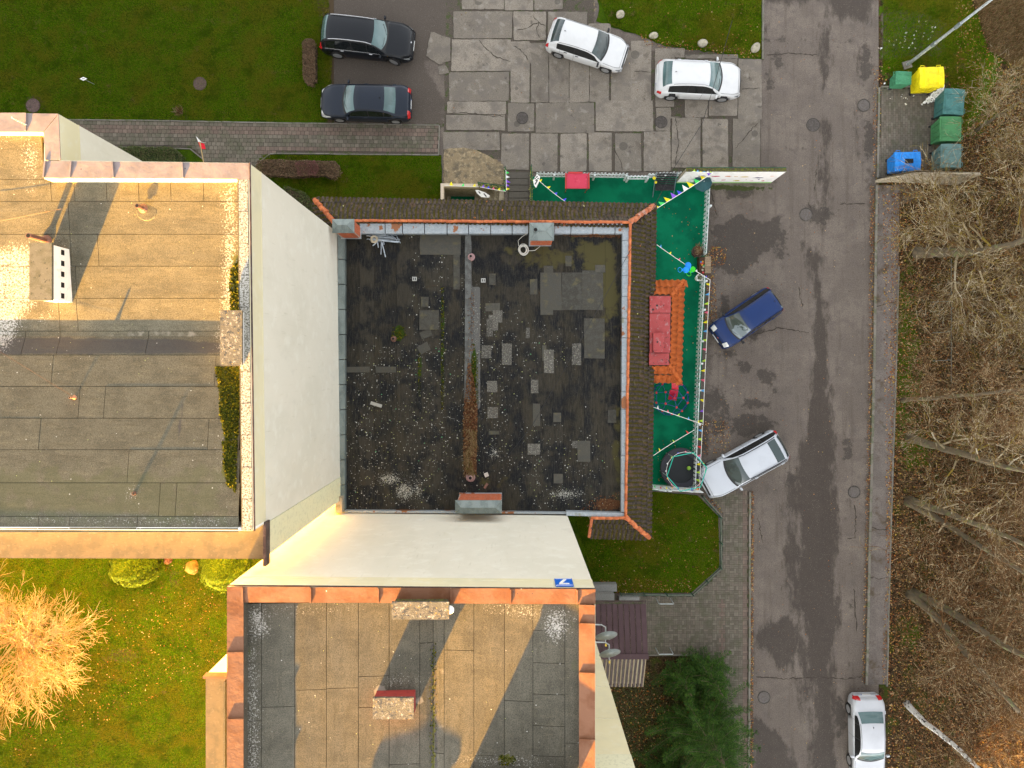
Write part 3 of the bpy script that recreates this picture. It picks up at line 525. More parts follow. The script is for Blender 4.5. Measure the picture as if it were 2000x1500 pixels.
def strips(parent, name, mat, rects, zf, lz, masks, res=.16, gap=.016, th=.05):
    """felt lengths laid side by side; rects in plan units at lz"""
    for a, b, c, d in rects:
        r = rect(a, b, c, d, lz); e = random.uniform(0, .003)
        grid(name, r[0] + gap / 2, r[1] + gap / 2, r[2] - gap / 2, r[3] - gap / 2, lambda X, Y: zf(X, Y) + e, mat, masks, res, parent, mz=lz, thick=th)
def scatter_polys(name, P, n, mat, size, z, parent=None, tilt=.4, quad=True, **k):
    pass
# ===== block A (left)
A = empty('apartment_block', (-14, 0, 0)); tag(A, 'cream five storey block at left with sunlit felt roof, grey cornice and white east wall', 'building', 'apartment blocks')
A.location = (0, 0, 0)
a1, a2, a3, a4, a5, a6 = [xy(*p, ZT) for p in ((-2400, 208), (113, 222), (117, 313), (486, 318), (495, 1037), (-2400, 1024))]
MB().prism([a1, a2, a3, a4, a5, a6], -.05, ZB).obj('wall', m_wall, A)
def out(P, c, d): return [(x + (d if x > c[0] else -d), y + (d if y > c[1] else -d)) for x, y in P]
MB().prism([(a1[0], a1[1] + .012), (a2[0] + .012, a2[1] + .012), (a3[0] + .012, a3[1] + .012), (a4[0] + .012, a4[1] + .012), (a5[0] + .012, a5[1]), a6], ZB, 14.34).obj('attic_band', m_cream, A)
m = MB()     # attic walls ringing the roof
def wallring(P, t, z0, z1, mb):
    n = len(P)
    for i in range(n):
        p, q = Vector(P[i]), Vector(P[(i + 1) % n]); d = (q - p).normalized(); nr = Vector((d.y, -d.x))   # inward for clockwise outlines
        mb.prism([tuple(p), tuple(q), tuple(q + nr * t - d * .0), tuple(p + nr * t)], z0, z1)
wallring([a1, a2, a3, a4, a5, a6], .03, 14.34, ZT - .012, m)
m.obj('attic_band', m_cream, A)
# strip roof over the loggias at the south side
s1, s2 = xy(517, 1088, 14.3), xy(-2400, 1080, 14.3)
MB().prism([(a6[0], a6[1] - .01), (a5[0] - .0, a5[1] - .01), (s1[0], s1[1]), s2], -.05, 14.05).obj('loggia_wall', m_cream, A)
lg = MB(); lg.prism([(a6[0], a6[1] - .01), (a5[0], a5[1] - .01), (s1[0] + .0, s1[1] - .04), (s2[0], s2[1] - .04)], 14.06, [14.40, 14.40, 14.38, 14.38]); lg.obj('loggia_roof', m_felt_tan, A)
m = MB(); m.box((s1[0] + .045, (a5[1] + s1[1]) / 2 - .10, 14.25), (.10, abs(s1[1] - a5[1]) + .35, .42)); m.obj('verge_trim', m_darkbrown, A)
MB().box((a5[0] + .01, (a5[1] + s1[1]) / 2, 7), (.02, abs(s1[1] - a5[1]) - .02, 13.9)).obj('painted_wall_strip', plain('pale_yellow_render', (.70, .68, .46), .9), A)
# roof surface: valley across the middle
yv = W(0, 657, 14.7).y; yn = W(0, 350, 15.1).y; ysb = W(0, 1036, 15.1).y
def zA(X, Y):
    up = 14.42 + .52 * np.clip((Y - yv) / (yn - yv), 0, 1.4) + .005 * np.sin(X * 1.3 + Y * .8)
    dn = 14.42 + .24 * np.clip((yv - Y) / .58, 0, 1) + .78 * np.clip((yv - .6 - Y) / (yv - .6 - ysb), 0, 1)
    return np.where(Y > yv, up, dn) + .0045 * np.sin(Y * 6.1 + 1.5 * np.sin(X * .7)) * (Y > yv)
mA = dict(lichen=([[(425, 370), (448, 352), (463, 352), (463, 660), (415, 640), (420, 520), (428, 440)], dict(s=[(-400, 500), (60, 470), (60, 590), (30, 620), (0, 690), (-400, 690)], k=1), dict(s=(60, 310, 22, 60), k=.85), dict(s=(10, 270, 30, 16), k=.8), (90, 472, 32, 9), dict(s=[(70, 590), (110, 600), (70, 640), (40, 630)], k=.7), [(400, 645), (470, 640), (470, 700), (420, 690)], dict(s=[(60, 1003), (462, 1005), (462, 1024), (60, 1018)], k=.85), (268, 960, 12, 14), dict(s=(440, 870, 24, 110), k=.55)], .35),
          moss=([[(416, 712), (468, 716), (466, 850), (440, 860), (428, 790)], (450, 905, 14, 38), (446, 860, 10, 80), (452, 540, 14, 60), (452, 575, 12, 26)], .22),
          dark=([[(-400, 655), (90, 658), (330, 662), (425, 668), (425, 690), (-400, 692)], dict(s=(352, 830, 5, 45), k=.9), dict(s=(375, 880, 4, 40), k=.7)], .14),  # long valley band: shade of the north-facing rise painted into the felt
          green=([dict(s=[(-400, 900), (462, 900), (462, 1030), (-400, 1030)], k=.75), (180, 980, 60, 20)], .7), pale=([(300, 650, 90, 5)], .2))
rects = []
def row(y0, y1, x0, x1, seams):
    xs = [x0] + seams + [x1]
    for p, q in zip(xs[:-1], xs[1:]): rects.append((p, y0, q, y1))
row(258, 350, -420, 84, [-160]); row(350, 392, -420, 469, [-120, 96, 142, 205, 268, 331, 395]); row(392, 455, -420, 469, [-200, 128]); row(455, 517, -420, 469, [-60, 128, 182]); row(517, 580, -420, 469, [-220, 60, 135]); row(580, 645, -420, 469, [-90, 97, 133]);
row(645, 693, -420, 469, [-300, 27, 97, 273]); row(693, 755, -420, 469, [-150, 92, 414]); row(755, 817, -420, 469, [-260, 150, 200]); row(817, 878, -420, 469, [-100, 78, 407]); row(878, 941, -420, 472, [-200, 255]); row(941, 1004, -420, 474, [-60, 320, 352]); row(1004, 1034, -420, 475, [-300, 90, 150, 280])
rfA = MB().prism([xy(-2400, 262, 15), xy(78, 262, 15), xy(78, 345, 15), xy(470, 345, 15), xy(476, 1034, 15), xy(-2400, 1030, 15)], 14.345, 14.36).obj('roof', m_dark, A)
strips(rfA, 'felt_sheet', m_felt_a, rects, zA, 15.0, mA)
# parapets
pa = MB(); qprism(pa, [(463, 349), (483.5, 349), (492.5, 1036), (471, 1036)], ZT, ZT - .02, .9); pa.obj('parapet', m_felt_a, A)
for i in range(11):
    t0, t1 = i / 11, (i + 1) / 11; L0 = lambda t: (464 + 8 * t, 350 + 687 * t); R0 = lambda t: (485.5 + 9.5 * t, 350 + 687 * t)
    g_ = [L0(t0 + .001), R0(t0 + .001), R0(t1 - .001), L0(t1 - .001)]
    P = [xy(*p, ZT) for p in g_]; X0 = min(p[0] for p in P); X1 = max(p[0] for p in P); Y0 = min(p[1] for p in P); Y1 = max(p[1] for p in P)
    grid('coping_felt', X0 + .04, Y0, X1 - .04, Y1, ZT + .005 * (i % 2) + .006, m_felt_a, dict(lichen=([[(455, 340), (500, 340), (505, 1050), (460, 1050)]], .1)), .12, A, mz=ZT, thick=.03)
m = MB(); m.tube([W(486.5, 318, ZT) + Vector((.03, 0, 0)), W(495.5, 1037, ZT) + Vector((.03, 0, 0))], .028, 4); m.obj('edge_trim', m_darkbrown, A)
m = MB(); qprism(m, [(-2400, 1022), (470, 1031), (495, 1031), (495, 1037), (-2400, 1025)], ZT, ZT - .03, .95); m.obj('parapet', m_whitew, A)
# grey brown cornice sheets
pc = MB(); qprism(pc, [(-2400, 212), (113, 224), (113, 258), (84, 258), (-2400, 246)], ZT, ZT - .05, 1.1); qprism(pc, [(84, 258.2), (113, 258.2), (117, 315), (484, 320), (484, 348), (84, 348)], ZT, ZT - .052, .9); pc.obj('parapet', m_cream, A)
flashing(A, [(-420, 218, -110, 256), (-109, 220, 50, 257), [(51, 221), (113, 222), (84, 258), (51, 257)]], ZT, m_flash_a, tilt=[-.004, -.004, .004, .004])
flashing(A, [[(114, 223), (118, 312), (88, 312), (85, 258.5)]], ZT, m_flash_a, ribs=False)
flashing(A, [[(89, 314), (139, 314.5), (136, 347.5), (86, 347)], [(140, 314.5), (219, 315.5), (222, 348), (137, 347.5)], [(220, 315.5), (355, 317), (357, 348.5), (222.5, 348)], [(356, 317), (486, 318.5), (487, 350), (358, 348.8)]], ZT + .002, m_flash_a, tilt=[-.006, -.006, .004, .004])
# chimney with slots, lit from the side
def chimney_slab(parent, x0, y0, x1, y1, zbase, ztop, capmat, bodymat, slots=0, over=.06, label=None):
    cx0, cy0, cx1, cy1 = rect(x0, y0, x1, y1, ztop); b = MB(); mx, my = (cx0 + cx1) / 2, (cy0 + cy1) / 2; w_, d_ = cx1 - cx0, cy1 - cy0
    b.prism([(cx0 + over, cy0 + over), (cx1 - over, cy0 + over), (cx1 - over, cy1 - over), (cx0 + over, cy1 - over)], zbase, ztop - .10)
    o = b.obj('chimney', bodymat, parent)
    c = MB(); c.prism([(cx0, cy0), (cx1, cy0), (cx1, cy1), (cx0, cy1)], ztop - .10, ztop); c.obj('cap', capmat, o)
    if slots:
        for i in range(slots):
            yy = cy0 + (i + .6) / (slots + .2) * d_
            MB().box((cx1 - over + .004, yy, (zbase + ztop) / 2 + .02), (.02, .17, .16)).obj('vent_opening', m_dark, o)
    return o
chimney_slab(A, 57, 474, 101, 587, 14.4, 15.72, m_feltcap, m_whitew, 5, .05)
chimney_slab(A, 430, 606, 473, 714, 14.4, 15.75, m_lichcap, m_whitew, 0, .05)
def pipe(name, px, py, z0, z1, r, mat, parent=None, bend=None, lab=None, cat=None, lz=None):
    c = W(px, py, lz if lz is not None else z0); m = MB(); m.tube([(c.x, c.y, z0 - .05), (c.x, c.y, z1)], r, 12, cap=True)
    o = m.obj(name, mat, parent); MB().lathe([(r * .72, -.002), (r * .72, .003), (.001, .003)], (c.x, c.y, z1 + .001), 12).obj('opening', m_dark, o)
    MB().lathe([(r * 2.2, -.01), (r * 1.8, .03), (r * 1.1, .07)], (c.x, c.y, z0), 12).obj('collar', mat, o)
    if lab: tag(o, lab, cat)
    return o
m_rustpipe = plain('rusty_pipe', (.16, .08, .06), .6)
pipe('vent_pipe', 90, 470, 14.8, 15.7, .09, m_rustpipe, None, lab='rusty vent pipe at the corner of the slotted chimney on the left roof', cat='vent pipe')
vp = pipe('vent_pipe', 279, 407, 15.0, 15.38, .075, m_rustpipe, None, lab='short rusty vent pipe standing alone on the sunlit felt below the cornice', cat='vent pipe')
m = MB(); c = W(280, 408, 15.05); m.lathe([(.36, -.03), (.34, .002), (.10, .02), (.02, .02)], (c.x, c.y, float(zA(np.array(c.x), np.array(c.y))) + .006), 18); m.obj('felt_collar', m_felt_a, vp)
pipe('vent_pipe', 270, 961, 15.05, 15.35, .06, m_rustpipe, None, lab='short vent pipe on a lichened round patch in the grey lower left roof', cat='vent pipe')
pipe('vent_pipe', 145, 776, 14.9, 15.15, .035, plain('copper_rod', (.4, .2, .12), .5), None, lab='small rod on the left roof where the reddish guy wire ends', cat='rod')
m = MB(); m.tube([W(-60, 650, 14.9), W(145, 776, 14.95)], .003, 4); tag(m.obj('guy_wire', plain('reddish_wire', (.13, .06, .03), .7)), 'thin reddish wire crossing the grey half of the left roof', 'wire')
m = MB(); m.tube([W(-40, 440, 15.1), W(120, 408, 15.1)], .006, 4); tag(m.obj('guy_wire', plain('dark_wire', (.16, .07, .04), .6)), 'thin dark wire crossing the sunlit half of the left roof', 'wire')
# antenna on the northwest cornice
m = MB(); c = W(52, 244, ZT); m.tube([c, c + Vector((0, 0, .7))], .03, 6); tag(m.obj('pole', m_steel), 'short pole standing on the grey cornice near the top left corner', 'pole')
m = MB(); c = W(-30, 560, 15); m.tube([c, c + Vector((0, 0, 2.6))], .03, 6)
# flag on the north face
fl = empty('flag', tuple(W(400, 316, 13.2))); tag(fl, 'white over red flag on a wooden stick leaning out above the paved path', 'flag')
b0 = Vector((0, -.25, 0)); b1 = Vector(W(393, 291, 13.9)) - fl.location
MB().tube([b0, b1 + (b1 - b0) * .35], .018, 5).obj('pole', plain('flag_stick', (.55, .4, .2), .6), fl)
d = (b1 - b0).normalized(); tip = Vector(W(383, 266, 14.1)) - fl.location; s_ = Vector(W(403, 282, 13.8)) - fl.location; base = Vector(W(392, 291, 13.85)) - fl.location
mid1 = tip.lerp(base, .45)
MB().add([tip, mid1, s_ + Vector((0, .05, 0)), (tip + s_) / 2 + Vector((.02, -.06, .05))], [(0, 1, 3), (1, 2, 3)]).obj('white_half', plain('flag_white', (.8, .8, .82), .8), fl)
MB().add([mid1, base, base.lerp(s_, .8) + Vector((0, -.12, -.05)), s_ * .75 + mid1 * .25], [(0, 1, 3), (1, 2, 3)]).obj('red_half', plain('flag_red', (.7, .02, .04), .8), fl)
m = MB(); m.tube([W(187, 1095, 13.5), W(186, 1104, 13.3)], .10, 8); c = W(185, 1100, 13.2)

m_mossc = MAT('moss_clumps', (.05, .06, .01), spec=.03, island=[(.035, .045, .004), (.07, .075, .006), (.13, .11, .008), (.02, .028, .005), (.045, .05, .01)])
# ===== block B (lower centre)
B = empty('apartment_block', (0, 0, 0)); tag(B, 'cream block at bottom with orange brown cornice sheets and a blue number plate', 'building', 'apartment blocks')
b1, b2 = xy(444, 1145, ZT), xy(1163, 1152, ZT); YS = -66.0
MB().prism([b1, b2, (b2[0] - .05, YS), (b1[0] + .05, YS)], -.05, ZB).obj('wall', m_wall, B)
MB().prism([(b1[0] - .0, b1[1] + .012), (b2[0] + .012, b2[1] + .012), (b2[0] - .04, YS), (b1[0] + .05, YS)], ZB, 14.5).obj('attic_band', m_cream, B)
m = MB(); wallring([b1, b2, (b2[0] - .05, YS), (b1[0] + .05, YS)], .03, 14.5, ZT - .012, m); m.obj('attic_band', m_cream, B)
# projecting stair bay to the east and loggias to the west
ex = MB(); ex.prism([(b2[0] - .3, -13.5), (4.16, -13.5), (4.16, YS), (b2[0] - .3, YS)], -.05, 13.78); ex.obj('stair_bay_wall', m_cream, B)
ex = MB(); ex.prism([(b2[0] + .001, -13.488), (4.172, -13.488), (4.172, YS), (b2[0] + .001, YS)], 13.782, ZT - .06); ex.obj('attic_band', plain('greenish_cream_render', (.66, .64, .47), .9), B)
m = MB(); m.box((3.4, -13.494, 8.4), (1.5, .02, .02)); m.box((3.4, -13.494, 5.6), (1.5, .02, .02)); m.box((3.4, -13.494, 11.2), (1.5, .02, .02)); m.obj('wall_joint', plain('joint_render', (.62, .58, .45), .9), B)  # thin horizontal wall bands in a slightly duller render tone
lw = xy(404, 1316, 14.4)
MB().prism([(lw[0], lw[1]), (b1[0] + .1, lw[1]), (b1[0] + .1, YS), (lw[0], YS)], -.05, 14.3).obj('loggia_wall', m_wall, B)
m = MB(); m.prism([(lw[0] - .03, lw[1] - .06), (b1[0] - .01, lw[1] - .06), (b1[0] - .01, YS), (lw[0] - .03, YS)], 14.302, [14.42, 14.55, 14.55, 14.42]); m.obj('loggia_roof', m_felt_tan, B)
MB().prism([(lw[0] - .03, lw[1] + .02), (b1[0] - .01, lw[1] + .02), (b1[0] - .01, lw[1] - .055), (lw[0] - .03, lw[1] - .055)], 14.31, 14.66).obj('verge_trim', m_flash_b, B)
MB().prism([(lw[0] + .66, lw[1] - .2), (lw[0] + .70, lw[1] - .2), (lw[0] + .70, YS), (lw[0] + .66, YS)], 14.3, 14.60).obj('felt_upstand', m_felt_b, B)
xv = W(845, 0, 14.75).x; xw = W(476, 0, 15.1).x; xe = W(1130, 0, 15.1).x
def zB(X, Y):
    l_ = 14.72 + .33 * np.clip((xv - X) / (xv - xw), 0, 1); r_ = 14.72 + .36 * np.clip((X - xv) / (xe - xv), 0, 1)
    gut = -.05 * np.exp(-((X - xv) / .18) ** 2)
    return np.where(X < xv, l_, r_) + gut + .006 * np.sin(Y * 1.7 + X) + .003 * np.sin(X * 7)
mB = dict(lichen=([[(478, 1180), (520, 1182), (530, 1240), (492, 1260)], [(480, 1265), (505, 1262), (512, 1600), (480, 1600)], dict(s=[(520, 1180), (700, 1180), (700, 1200), (520, 1210)], k=.7), (778, 1335, 38, 9), (1085, 1225, 26, 30), dict(s=[(940, 1180), (1060, 1180), (1050, 1215), (940, 1200)], k=.85), (1090, 1200, 34, 14), (985, 1490, 80, 12), (835, 1180, 12, 20), dict(s=(495, 1400, 40, 300), k=.35)], .3),
          moss=([(846, 1290, 4, 30), dict(s=[(840, 1270), (850, 1270), (850, 1600), (838, 1600)], k=.8), (990, 1485, 20, 10), (487, 1275, 6, 5)], .12), green=([(490, 1270, 10, 20), (492, 1430, 8, 14), (1120, 1300, 14, 14), (1124, 1215, 12, 10)], .25),
          dark=([dict(s=[(838, 1262), (853, 1262), (853, 1700), (836, 1700)], k=.9)], .1), pale=([dict(s=[(855, 1300), (866, 1300), (864, 1700), (854, 1700)], k=.8), (740, 1360, 12, 20), (818, 1375, 10, 8)], .12))
rects = []
def colr(x0, x1, y0, y1, seams):
    ys = [y0] + seams + [y1]
    for p, q in zip(ys[:-1], ys[1:]): rects.append((x0, p, x1, q))
colr(477, 511, 1178, 1820, [1240, 1349, 1407, 1560]); colr(511, 575, 1178, 1820, [1381, 1640]); colr(575, 636, 1178, 1820, [1349, 1700]); colr(636, 698, 1178, 1820, [1347, 1600]); colr(698, 758, 1178, 1820, [1325, 1386, 1700]); colr(758, 818, 1178, 1820, [1500]); colr(818, 844, 1178, 1820, [1262, 1560])
colr(844, 866, 1178, 1820, [1480]); colr(866, 925, 1178, 1820, [1275, 1600]); colr(925, 985, 1178, 1820, [1480]); colr(985, 1041, 1178, 1820, [1371, 1650]); colr(1041, 1103, 1178, 1820, [1232, 1295, 1356, 1418, 1477, 1600]); colr(1103, 1131, 1178, 1820, [1450])
rfB = MB().prism([xy(470, 1172, 15), xy(1136, 1172, 15), (xy(1136, 0, 15)[0], YS), (xy(470, 0, 15)[0], YS)], 14.3, 14.58).obj('roof', m_dark, B)
strips(rfB, 'felt_sheet', m_felt_b, rects, zB, 15.0, mB)
# rest of this roof, south of the picture, as one plain sheet
MB().prism([xy(476, 1821, 15), xy(1131, 1821, 15), (xy(1131, 0, 15)[0], YS), (xy(476, 0, 15)[0], YS)], 14.6, 14.9).obj('rear_roof', m_felt_b, B)
pb = MB(); qprism(pb, [(446, 1147), (1161, 1154), (1161, 1177), (446, 1177)], ZT, ZT - .06, .95)
pb.prism([(b1[0] + .06, b1[1] - .5), xy(475, 1178, ZT), (xy(475, 0, ZT)[0], YS), (b1[0] + .06, YS)], 14.5, ZT + .02); pb.prism([(b2[0] - .06, b2[1] - .5), xy(1133, 1178, ZT), (xy(1133, 0, ZT)[0], YS), (b2[0] - .06, YS)], 14.5, ZT - .045); pb.obj('parapet', m_felt_b, B)
T1 = [.008, .008, -.012, -.012]
flashing(B, [(474, 1146, 606, 1177), (607, 1147, 738, 1177.5), (739, 1148, 880, 1178), (881, 1149, 996, 1179), (997, 1150, 1126, 1180), (1127, 1151, 1163, 1180)], ZT, m_flash_b, tilt=T1)
ys_ = [1146, 1273, 1403, 1535, 1665, 1800, 2000, 2300, 3000]
flashing(B, [(444, p + 1, 475, q) for p, q in zip(ys_[:-1], ys_[1:])], ZT + .06, m_flash_b, axis='y', tilt=[.03, -.02, -.02, .03])
ys_ = [1181, 1217, 1313, 1443, 1575, 1700, 2000, 2300, 3000]
flashing(B, [(1131, p + 1, 1162, q) for p, q in zip(ys_[:-1], ys_[1:])], ZT + .001, m_flash_b, axis='y', tilt=[-.02, .03, .03, -.02])
m = MB(); m.tube([W(444, 1144.6, ZT) + Vector((0, .02, -.02)), W(1163, 1151.2, ZT) + Vector((0, .02, -.02))], .022, 4); m.obj('drip_edge', m_darkbrown, B)
c1 = chimney_slab(B, 765, 1176, 877, 1210, 14.6, 15.95, m_lichcap, m_mosstop, 0, .06)
m = MB(); m.tube([W(880, 1186, 15.3), W(880, 1186, 15.75)], .05, 8); m.lathe([(.11, 0), (.14, .05), (.10, .12), (.02, .14)], W(879, 1190, 15.75), 12); tag(m.obj('roof_cowl', m_whitew), 'small white plastic cowl beside the lichened chimney at the orange cornice', 'vent')
c2 = chimney_slab(B, 728, 1363, 808, 1405, 14.6, 15.42, m_lichcap, m_soil_red, 0, .03)
rr = None
if rr: MB().prism([(rr[0] + .02, rr[1]), (rr[2], rr[1]), (rr[2], rr[3]), (rr[0] + .02, rr[3])], 14.7, [15.5, 15.5, 15.30, 15.30]).obj('red_apron', m_soil_red, c2)
chimney_slab(B, 905, 1545, 1115, 1580, 14.6, 15.95, m_lichcap, m_feltcap, 0, .06)
chimney_slab(B, 540, 1900, 700, 1930, 14.6, 15.9, m_lichcap, m_whitew, 0, .06)
# blue number plate: upright on the north wall, so it reads upside down from above
ypl = b1[1] + (b2[1] - b1[1]) * .9 + .03
sx0 = (1085 - CX) * (HCAM - 14.5) / FPX; sx1 = (1117.5 - CX) * (HCAM - 14.95) / FPX
def zof(py, y): return HCAM - FPX * (-y) / (py - CY)
zs0, zs1 = zof(1130.5, ypl), zof(1145, ypl); sw = .60
sg = empty('number_plate', ((sx0 + sx1) / 2, ypl, (zs0 + zs1) / 2), PI); tag(sg, 'blue enamel plate with a large white 7, high on the cream north wall', 'sign')
sh_ = zs1 - zs0
pm = MB(); pm.box((0, 0, 0), (sw, .03, sh_)); pm.obj('plate', plain('blue_enamel', (.01, .13, .62), .3), sg)
wm = MB()
for zz, hh in ((sh_ * .42, .03), (-sh_ * .43, .02)): wm.box((0, -.019, zz), (sw * .9, .006, hh))
wm.obj('border_line', m_whitew, sg)
def glyphs(txt, size, loc, rot, parent, mat, name='lettering', ext=.004, align='CENTER'):
    cu = bpy.data.curves.new(name, 'FONT'); cu.body = txt; cu.size = size; cu.extrude = ext; cu.align_x = align; cu.align_y = 'CENTER'
    o = bpy.data.objects.new(name, cu); COL.objects.link(o); bpy.context.view_layer.update()
    me = bpy.data.meshes.new_from_object(o.evaluated_get(bpy.context.evaluated_depsgraph_get())); bpy.data.objects.remove(o); me.materials.clear(); me.materials.append(mat)
    r = bpy.data.objects.new(name, me); COL.objects.link(r); r.location = loc; r.rotation_euler = rot; r.parent = parent; return r
d7 = MB(); h7 = sh_ * .30; t7 = .11
d7.prism([(-.17, h7 - .10), (.17, h7 - .10), (.17, h7), (-.17, h7)], 0, .012)
d7.prism([(.17, h7 - .101), (.06, h7 - .101), (-.11, -h7 - .02), (.0, -h7 - .02)], 0, .012)
d7.obj('numeral', m_whitew, sg, loc=(0, -.018, 0), rz=(PI / 2, 0, 0))

# ===== low building C
Cb = empty('low_building', (0, 0, 0)); tag(Cb, 'low flat roofed building with black bitumen roof, galvanised rim and mossy tiled skirt', 'building')
cm = MB(); cm.prism([(-8.40, -7.0), (5.6, -7.0), (5.6, 7.2), (-8.40, 7.2)], -.05, 2.9); cm.prism([(-8.40, 7.2), (6.5, 7.2), (6.5, 7.88), (-8.4, 7.88)], -2.0, 2.7); cm.prism([(5.6, -7.9), (6.5, -7.9), (6.5, 7.2), (5.6, 7.2)], -.05, 2.68); cm.prism([(4.1, -7.9), (5.6, -7.9), (5.6, -7.0), (4.1, -7.0)], -.05, 2.67)
cm.prism([(-9.4, 6.8), (-8.41, 6.8), (-8.41, 7.88), (-9.4, 7.88)], -.05, 2.66); cm.obj('wall', m_cream, Cb)
crd = rect(672, 454, 1217, 1001, 3.2)
def zC(X, Y): return 3.16 + .06 * np.abs(X - W(925, 0, 3.2).x) / 6 + .006 * np.sin(X * 5 + Y)
spk = [dict(s=[(930, 600), (1000, 600), (1000, 900), (930, 900)], k=0.40), dict(s=[(700, 680), (900, 660), (905, 850), (720, 980), (680, 990), (680, 760)], k=0.45), dict(s=(780, 860, 110, 100), k=0.56), dict(s=(1060, 890, 120, 60), k=0.35), dict(s=[(903, 520), (909, 520), (909, 1000), (903, 1000)], k=1.00, soft=.08), dict(s=[(936, 590), (942, 590), (942, 960), (936, 960)], k=1.00, soft=.08),
       dict(s=(1020, 680, 100, 50), k=0.29), dict(s=(860, 540, 3, 120), k=0.80), dict(s=(1100, 970, 40, 14), k=0.88), dict(s=[(675, 930), (760, 920), (860, 960), (860, 996), (675, 996)], k=0.48), dict(s=(815, 870, 4, 120), k=0.80), dict(s=(780, 750, 90, 60), k=0.48), dict(s=[(1046, 890), (1060, 890), (1060, 970), (1046, 970)], k=0.96, soft=.1)]
mC = dict(speck=(spk, .5), pale=([[(909, 470), (921, 470), (921, 790), (906, 790)], [(921, 560), (938, 560), (938, 800), (921, 800)]], .06), moss=([(864, 660, 3, 130), (780, 650, 10, 16), (820, 720, 3, 40), (925, 720, 6, 50)], .1),
          green=([dict(s=[(1100, 460), (1215, 460), (1215, 600), (1140, 560)], k=.7), dict(s=(1190, 580, 24, 100), k=.8), dict(s=(1060, 500, 100, 40), k=.6), dict(s=(1205, 880, 12, 100), k=.9), dict(s=(740, 980, 60, 14), k=.7), dict(s=(960, 940, 50, 40), k=.5)], .6),
          leafy=([[(915, 690), (925, 740), (932, 800), (930, 930), (908, 930), (906, 820)], dict(s=(1190, 985, 30, 12), k=.8), dict(s=[(1110, 458), (1214, 458), (1214, 466), (1110, 464)], k=.8)], .12), lichen=([dict(s=(915, 800, 14, 330), k=.35), (760, 935, 28, 14), dict(s=(925, 640, 16, 120), k=.6), (790, 960, 20, 20), (1105, 965, 36, 12), (965, 885, 12, 14), (815, 955, 10, 24)], .25))
xs_ = [673, 702, 731, 775, 817, 861, 906, 924, 940, 978, 1018, 1059, 1100, 1141, 1182, 1215]
rects = []
for p, q in zip(xs_[:-1], xs_[1:]):
    ys_ = [456] + sorted(random.sample(range(520, 960, 40), 1)) + [1000]
    for u, v in zip(ys_[:-1], ys_[1:]): rects.append((p, u, q, v))
rfC = MB().prism([(crd[0], crd[1]), (crd[2], crd[1]), (crd[2], crd[3]), (crd[0], crd[3])], 2.85, 3.05).obj('roof', m_dark, Cb)
strips(rfC, 'felt_sheet', m_felt_c, rects, zC, 3.2, mC, res=.13, gap=.008, th=.03)
def patch(px, py, wpx, hpx, mat=m_patch, rot=0, z=3.285):
    c = W(px, py, 3.2); k = 35.8 / FPX; a, b = wpx * k / 2, hpx * k / 2; j = lambda: random.uniform(-.015, .015)
    m = MB(); m.prism([(-a + j(), -b + j()), (a + j(), -b + j()), (a + j(), b + j()), (-a + j(), b + j())], -.06, 0)
    zz = float(zC(np.array(c.x), np.array(c.y))) + .022
    m.obj('repair_patch', mat, rfC, loc=(c.x, c.y, zz + random.uniform(0, .006)), rz=rot)
for a in ((1076, 569, 41, 73), (1117, 569, 40, 73), (1157, 567, 41, 77), (1161, 661, 40, 78), (1110, 510, 12, 20), (1071, 526, 19, 14), (1172, 525, 20, 14), (1068, 610, 24, 10), (838, 625, 38, 38), (830, 590, 14, 20), (860, 477, 80, 40), (892, 530, 12, 70), (962, 600, 28, 16), (1140, 881, 25, 41), (1088, 815, 15, 18), (1090, 935, 18, 18), (1195, 813, 16, 26), (1048, 810, 14, 44), (700, 722, 44, 12), (754, 722, 40, 12), (915, 985, 40, 34), (962, 545, 13, 22), (1042, 560, 14, 30), (1063, 690, 8, 30), (965, 845, 20, 8)): patch(*a)
patch(832, 652, 22, 14, rot=.35); patch(828, 680, 22, 17, rot=.5)
for a in ((964, 630, 18, 30), (972, 618, 18, 24), (950, 687, 19, 25), (990, 692, 19, 42), (1072, 706, 20, 45), (1126, 692, 18, 42), (961, 755, 20, 22), (1044, 755, 14, 26), (962, 806, 20, 22), (1043, 877, 24, 22), (1129, 868, 24, 14), (956, 640, 12, 34), (1031, 650, 8, 20)): patch(*a, mat=m_patch_l)
# gutter ridge, debris and dead grass
c = W(914, 620, 3.2); MB().box((c.x, c.y, 3.20), (.30, 8.4, .05)).obj('gutter_lining', MAT('smooth_gutter_felt', (.12, .125, .12), layers=[L((.08, .08, .075), 3, .45, .6), L((.3, .3, .28), 24, .62, .7)]), rfC)
# inner rim: west kerb sheets, north/east galvanised pieces, tile line
for i in range(11):
    y0_, y1_ = 458 + i * 49, 458 + (i + 1) * 49 - 1.5
    MB().prism([xy(660, y0_, 3.6), xy(673, y0_, 3.6), xy(673, y1_, 3.6), xy(660, y1_, 3.6)], 3.1, [3.60, 3.57, 3.57, 3.60]).obj('rim_sheet', m_galv2, Cb)
nx = [(703, 752), (753, 786), (787, 829), (830, 873), (874, 915), (916, 958), (959, 1000), (1001, 1032), (1083, 1115), (1116, 1158), (1159, 1201), (1202, 1217)]
for i, (p, q) in enumerate(nx): MB().prism([xy(p, 437, 3.6), xy(q - .6, 437, 3.6), xy(q - .6, 456, 3.6), xy(p, 456, 3.6)], 3.1, [3.64, 3.64, 3.58, 3.58]).obj('rim_sheet', m_galv, Cb)
ey = [440, 470, 503, 538, 580, 622, 660, 696, 730, 765, 800, 846, 890, 945, 1001]
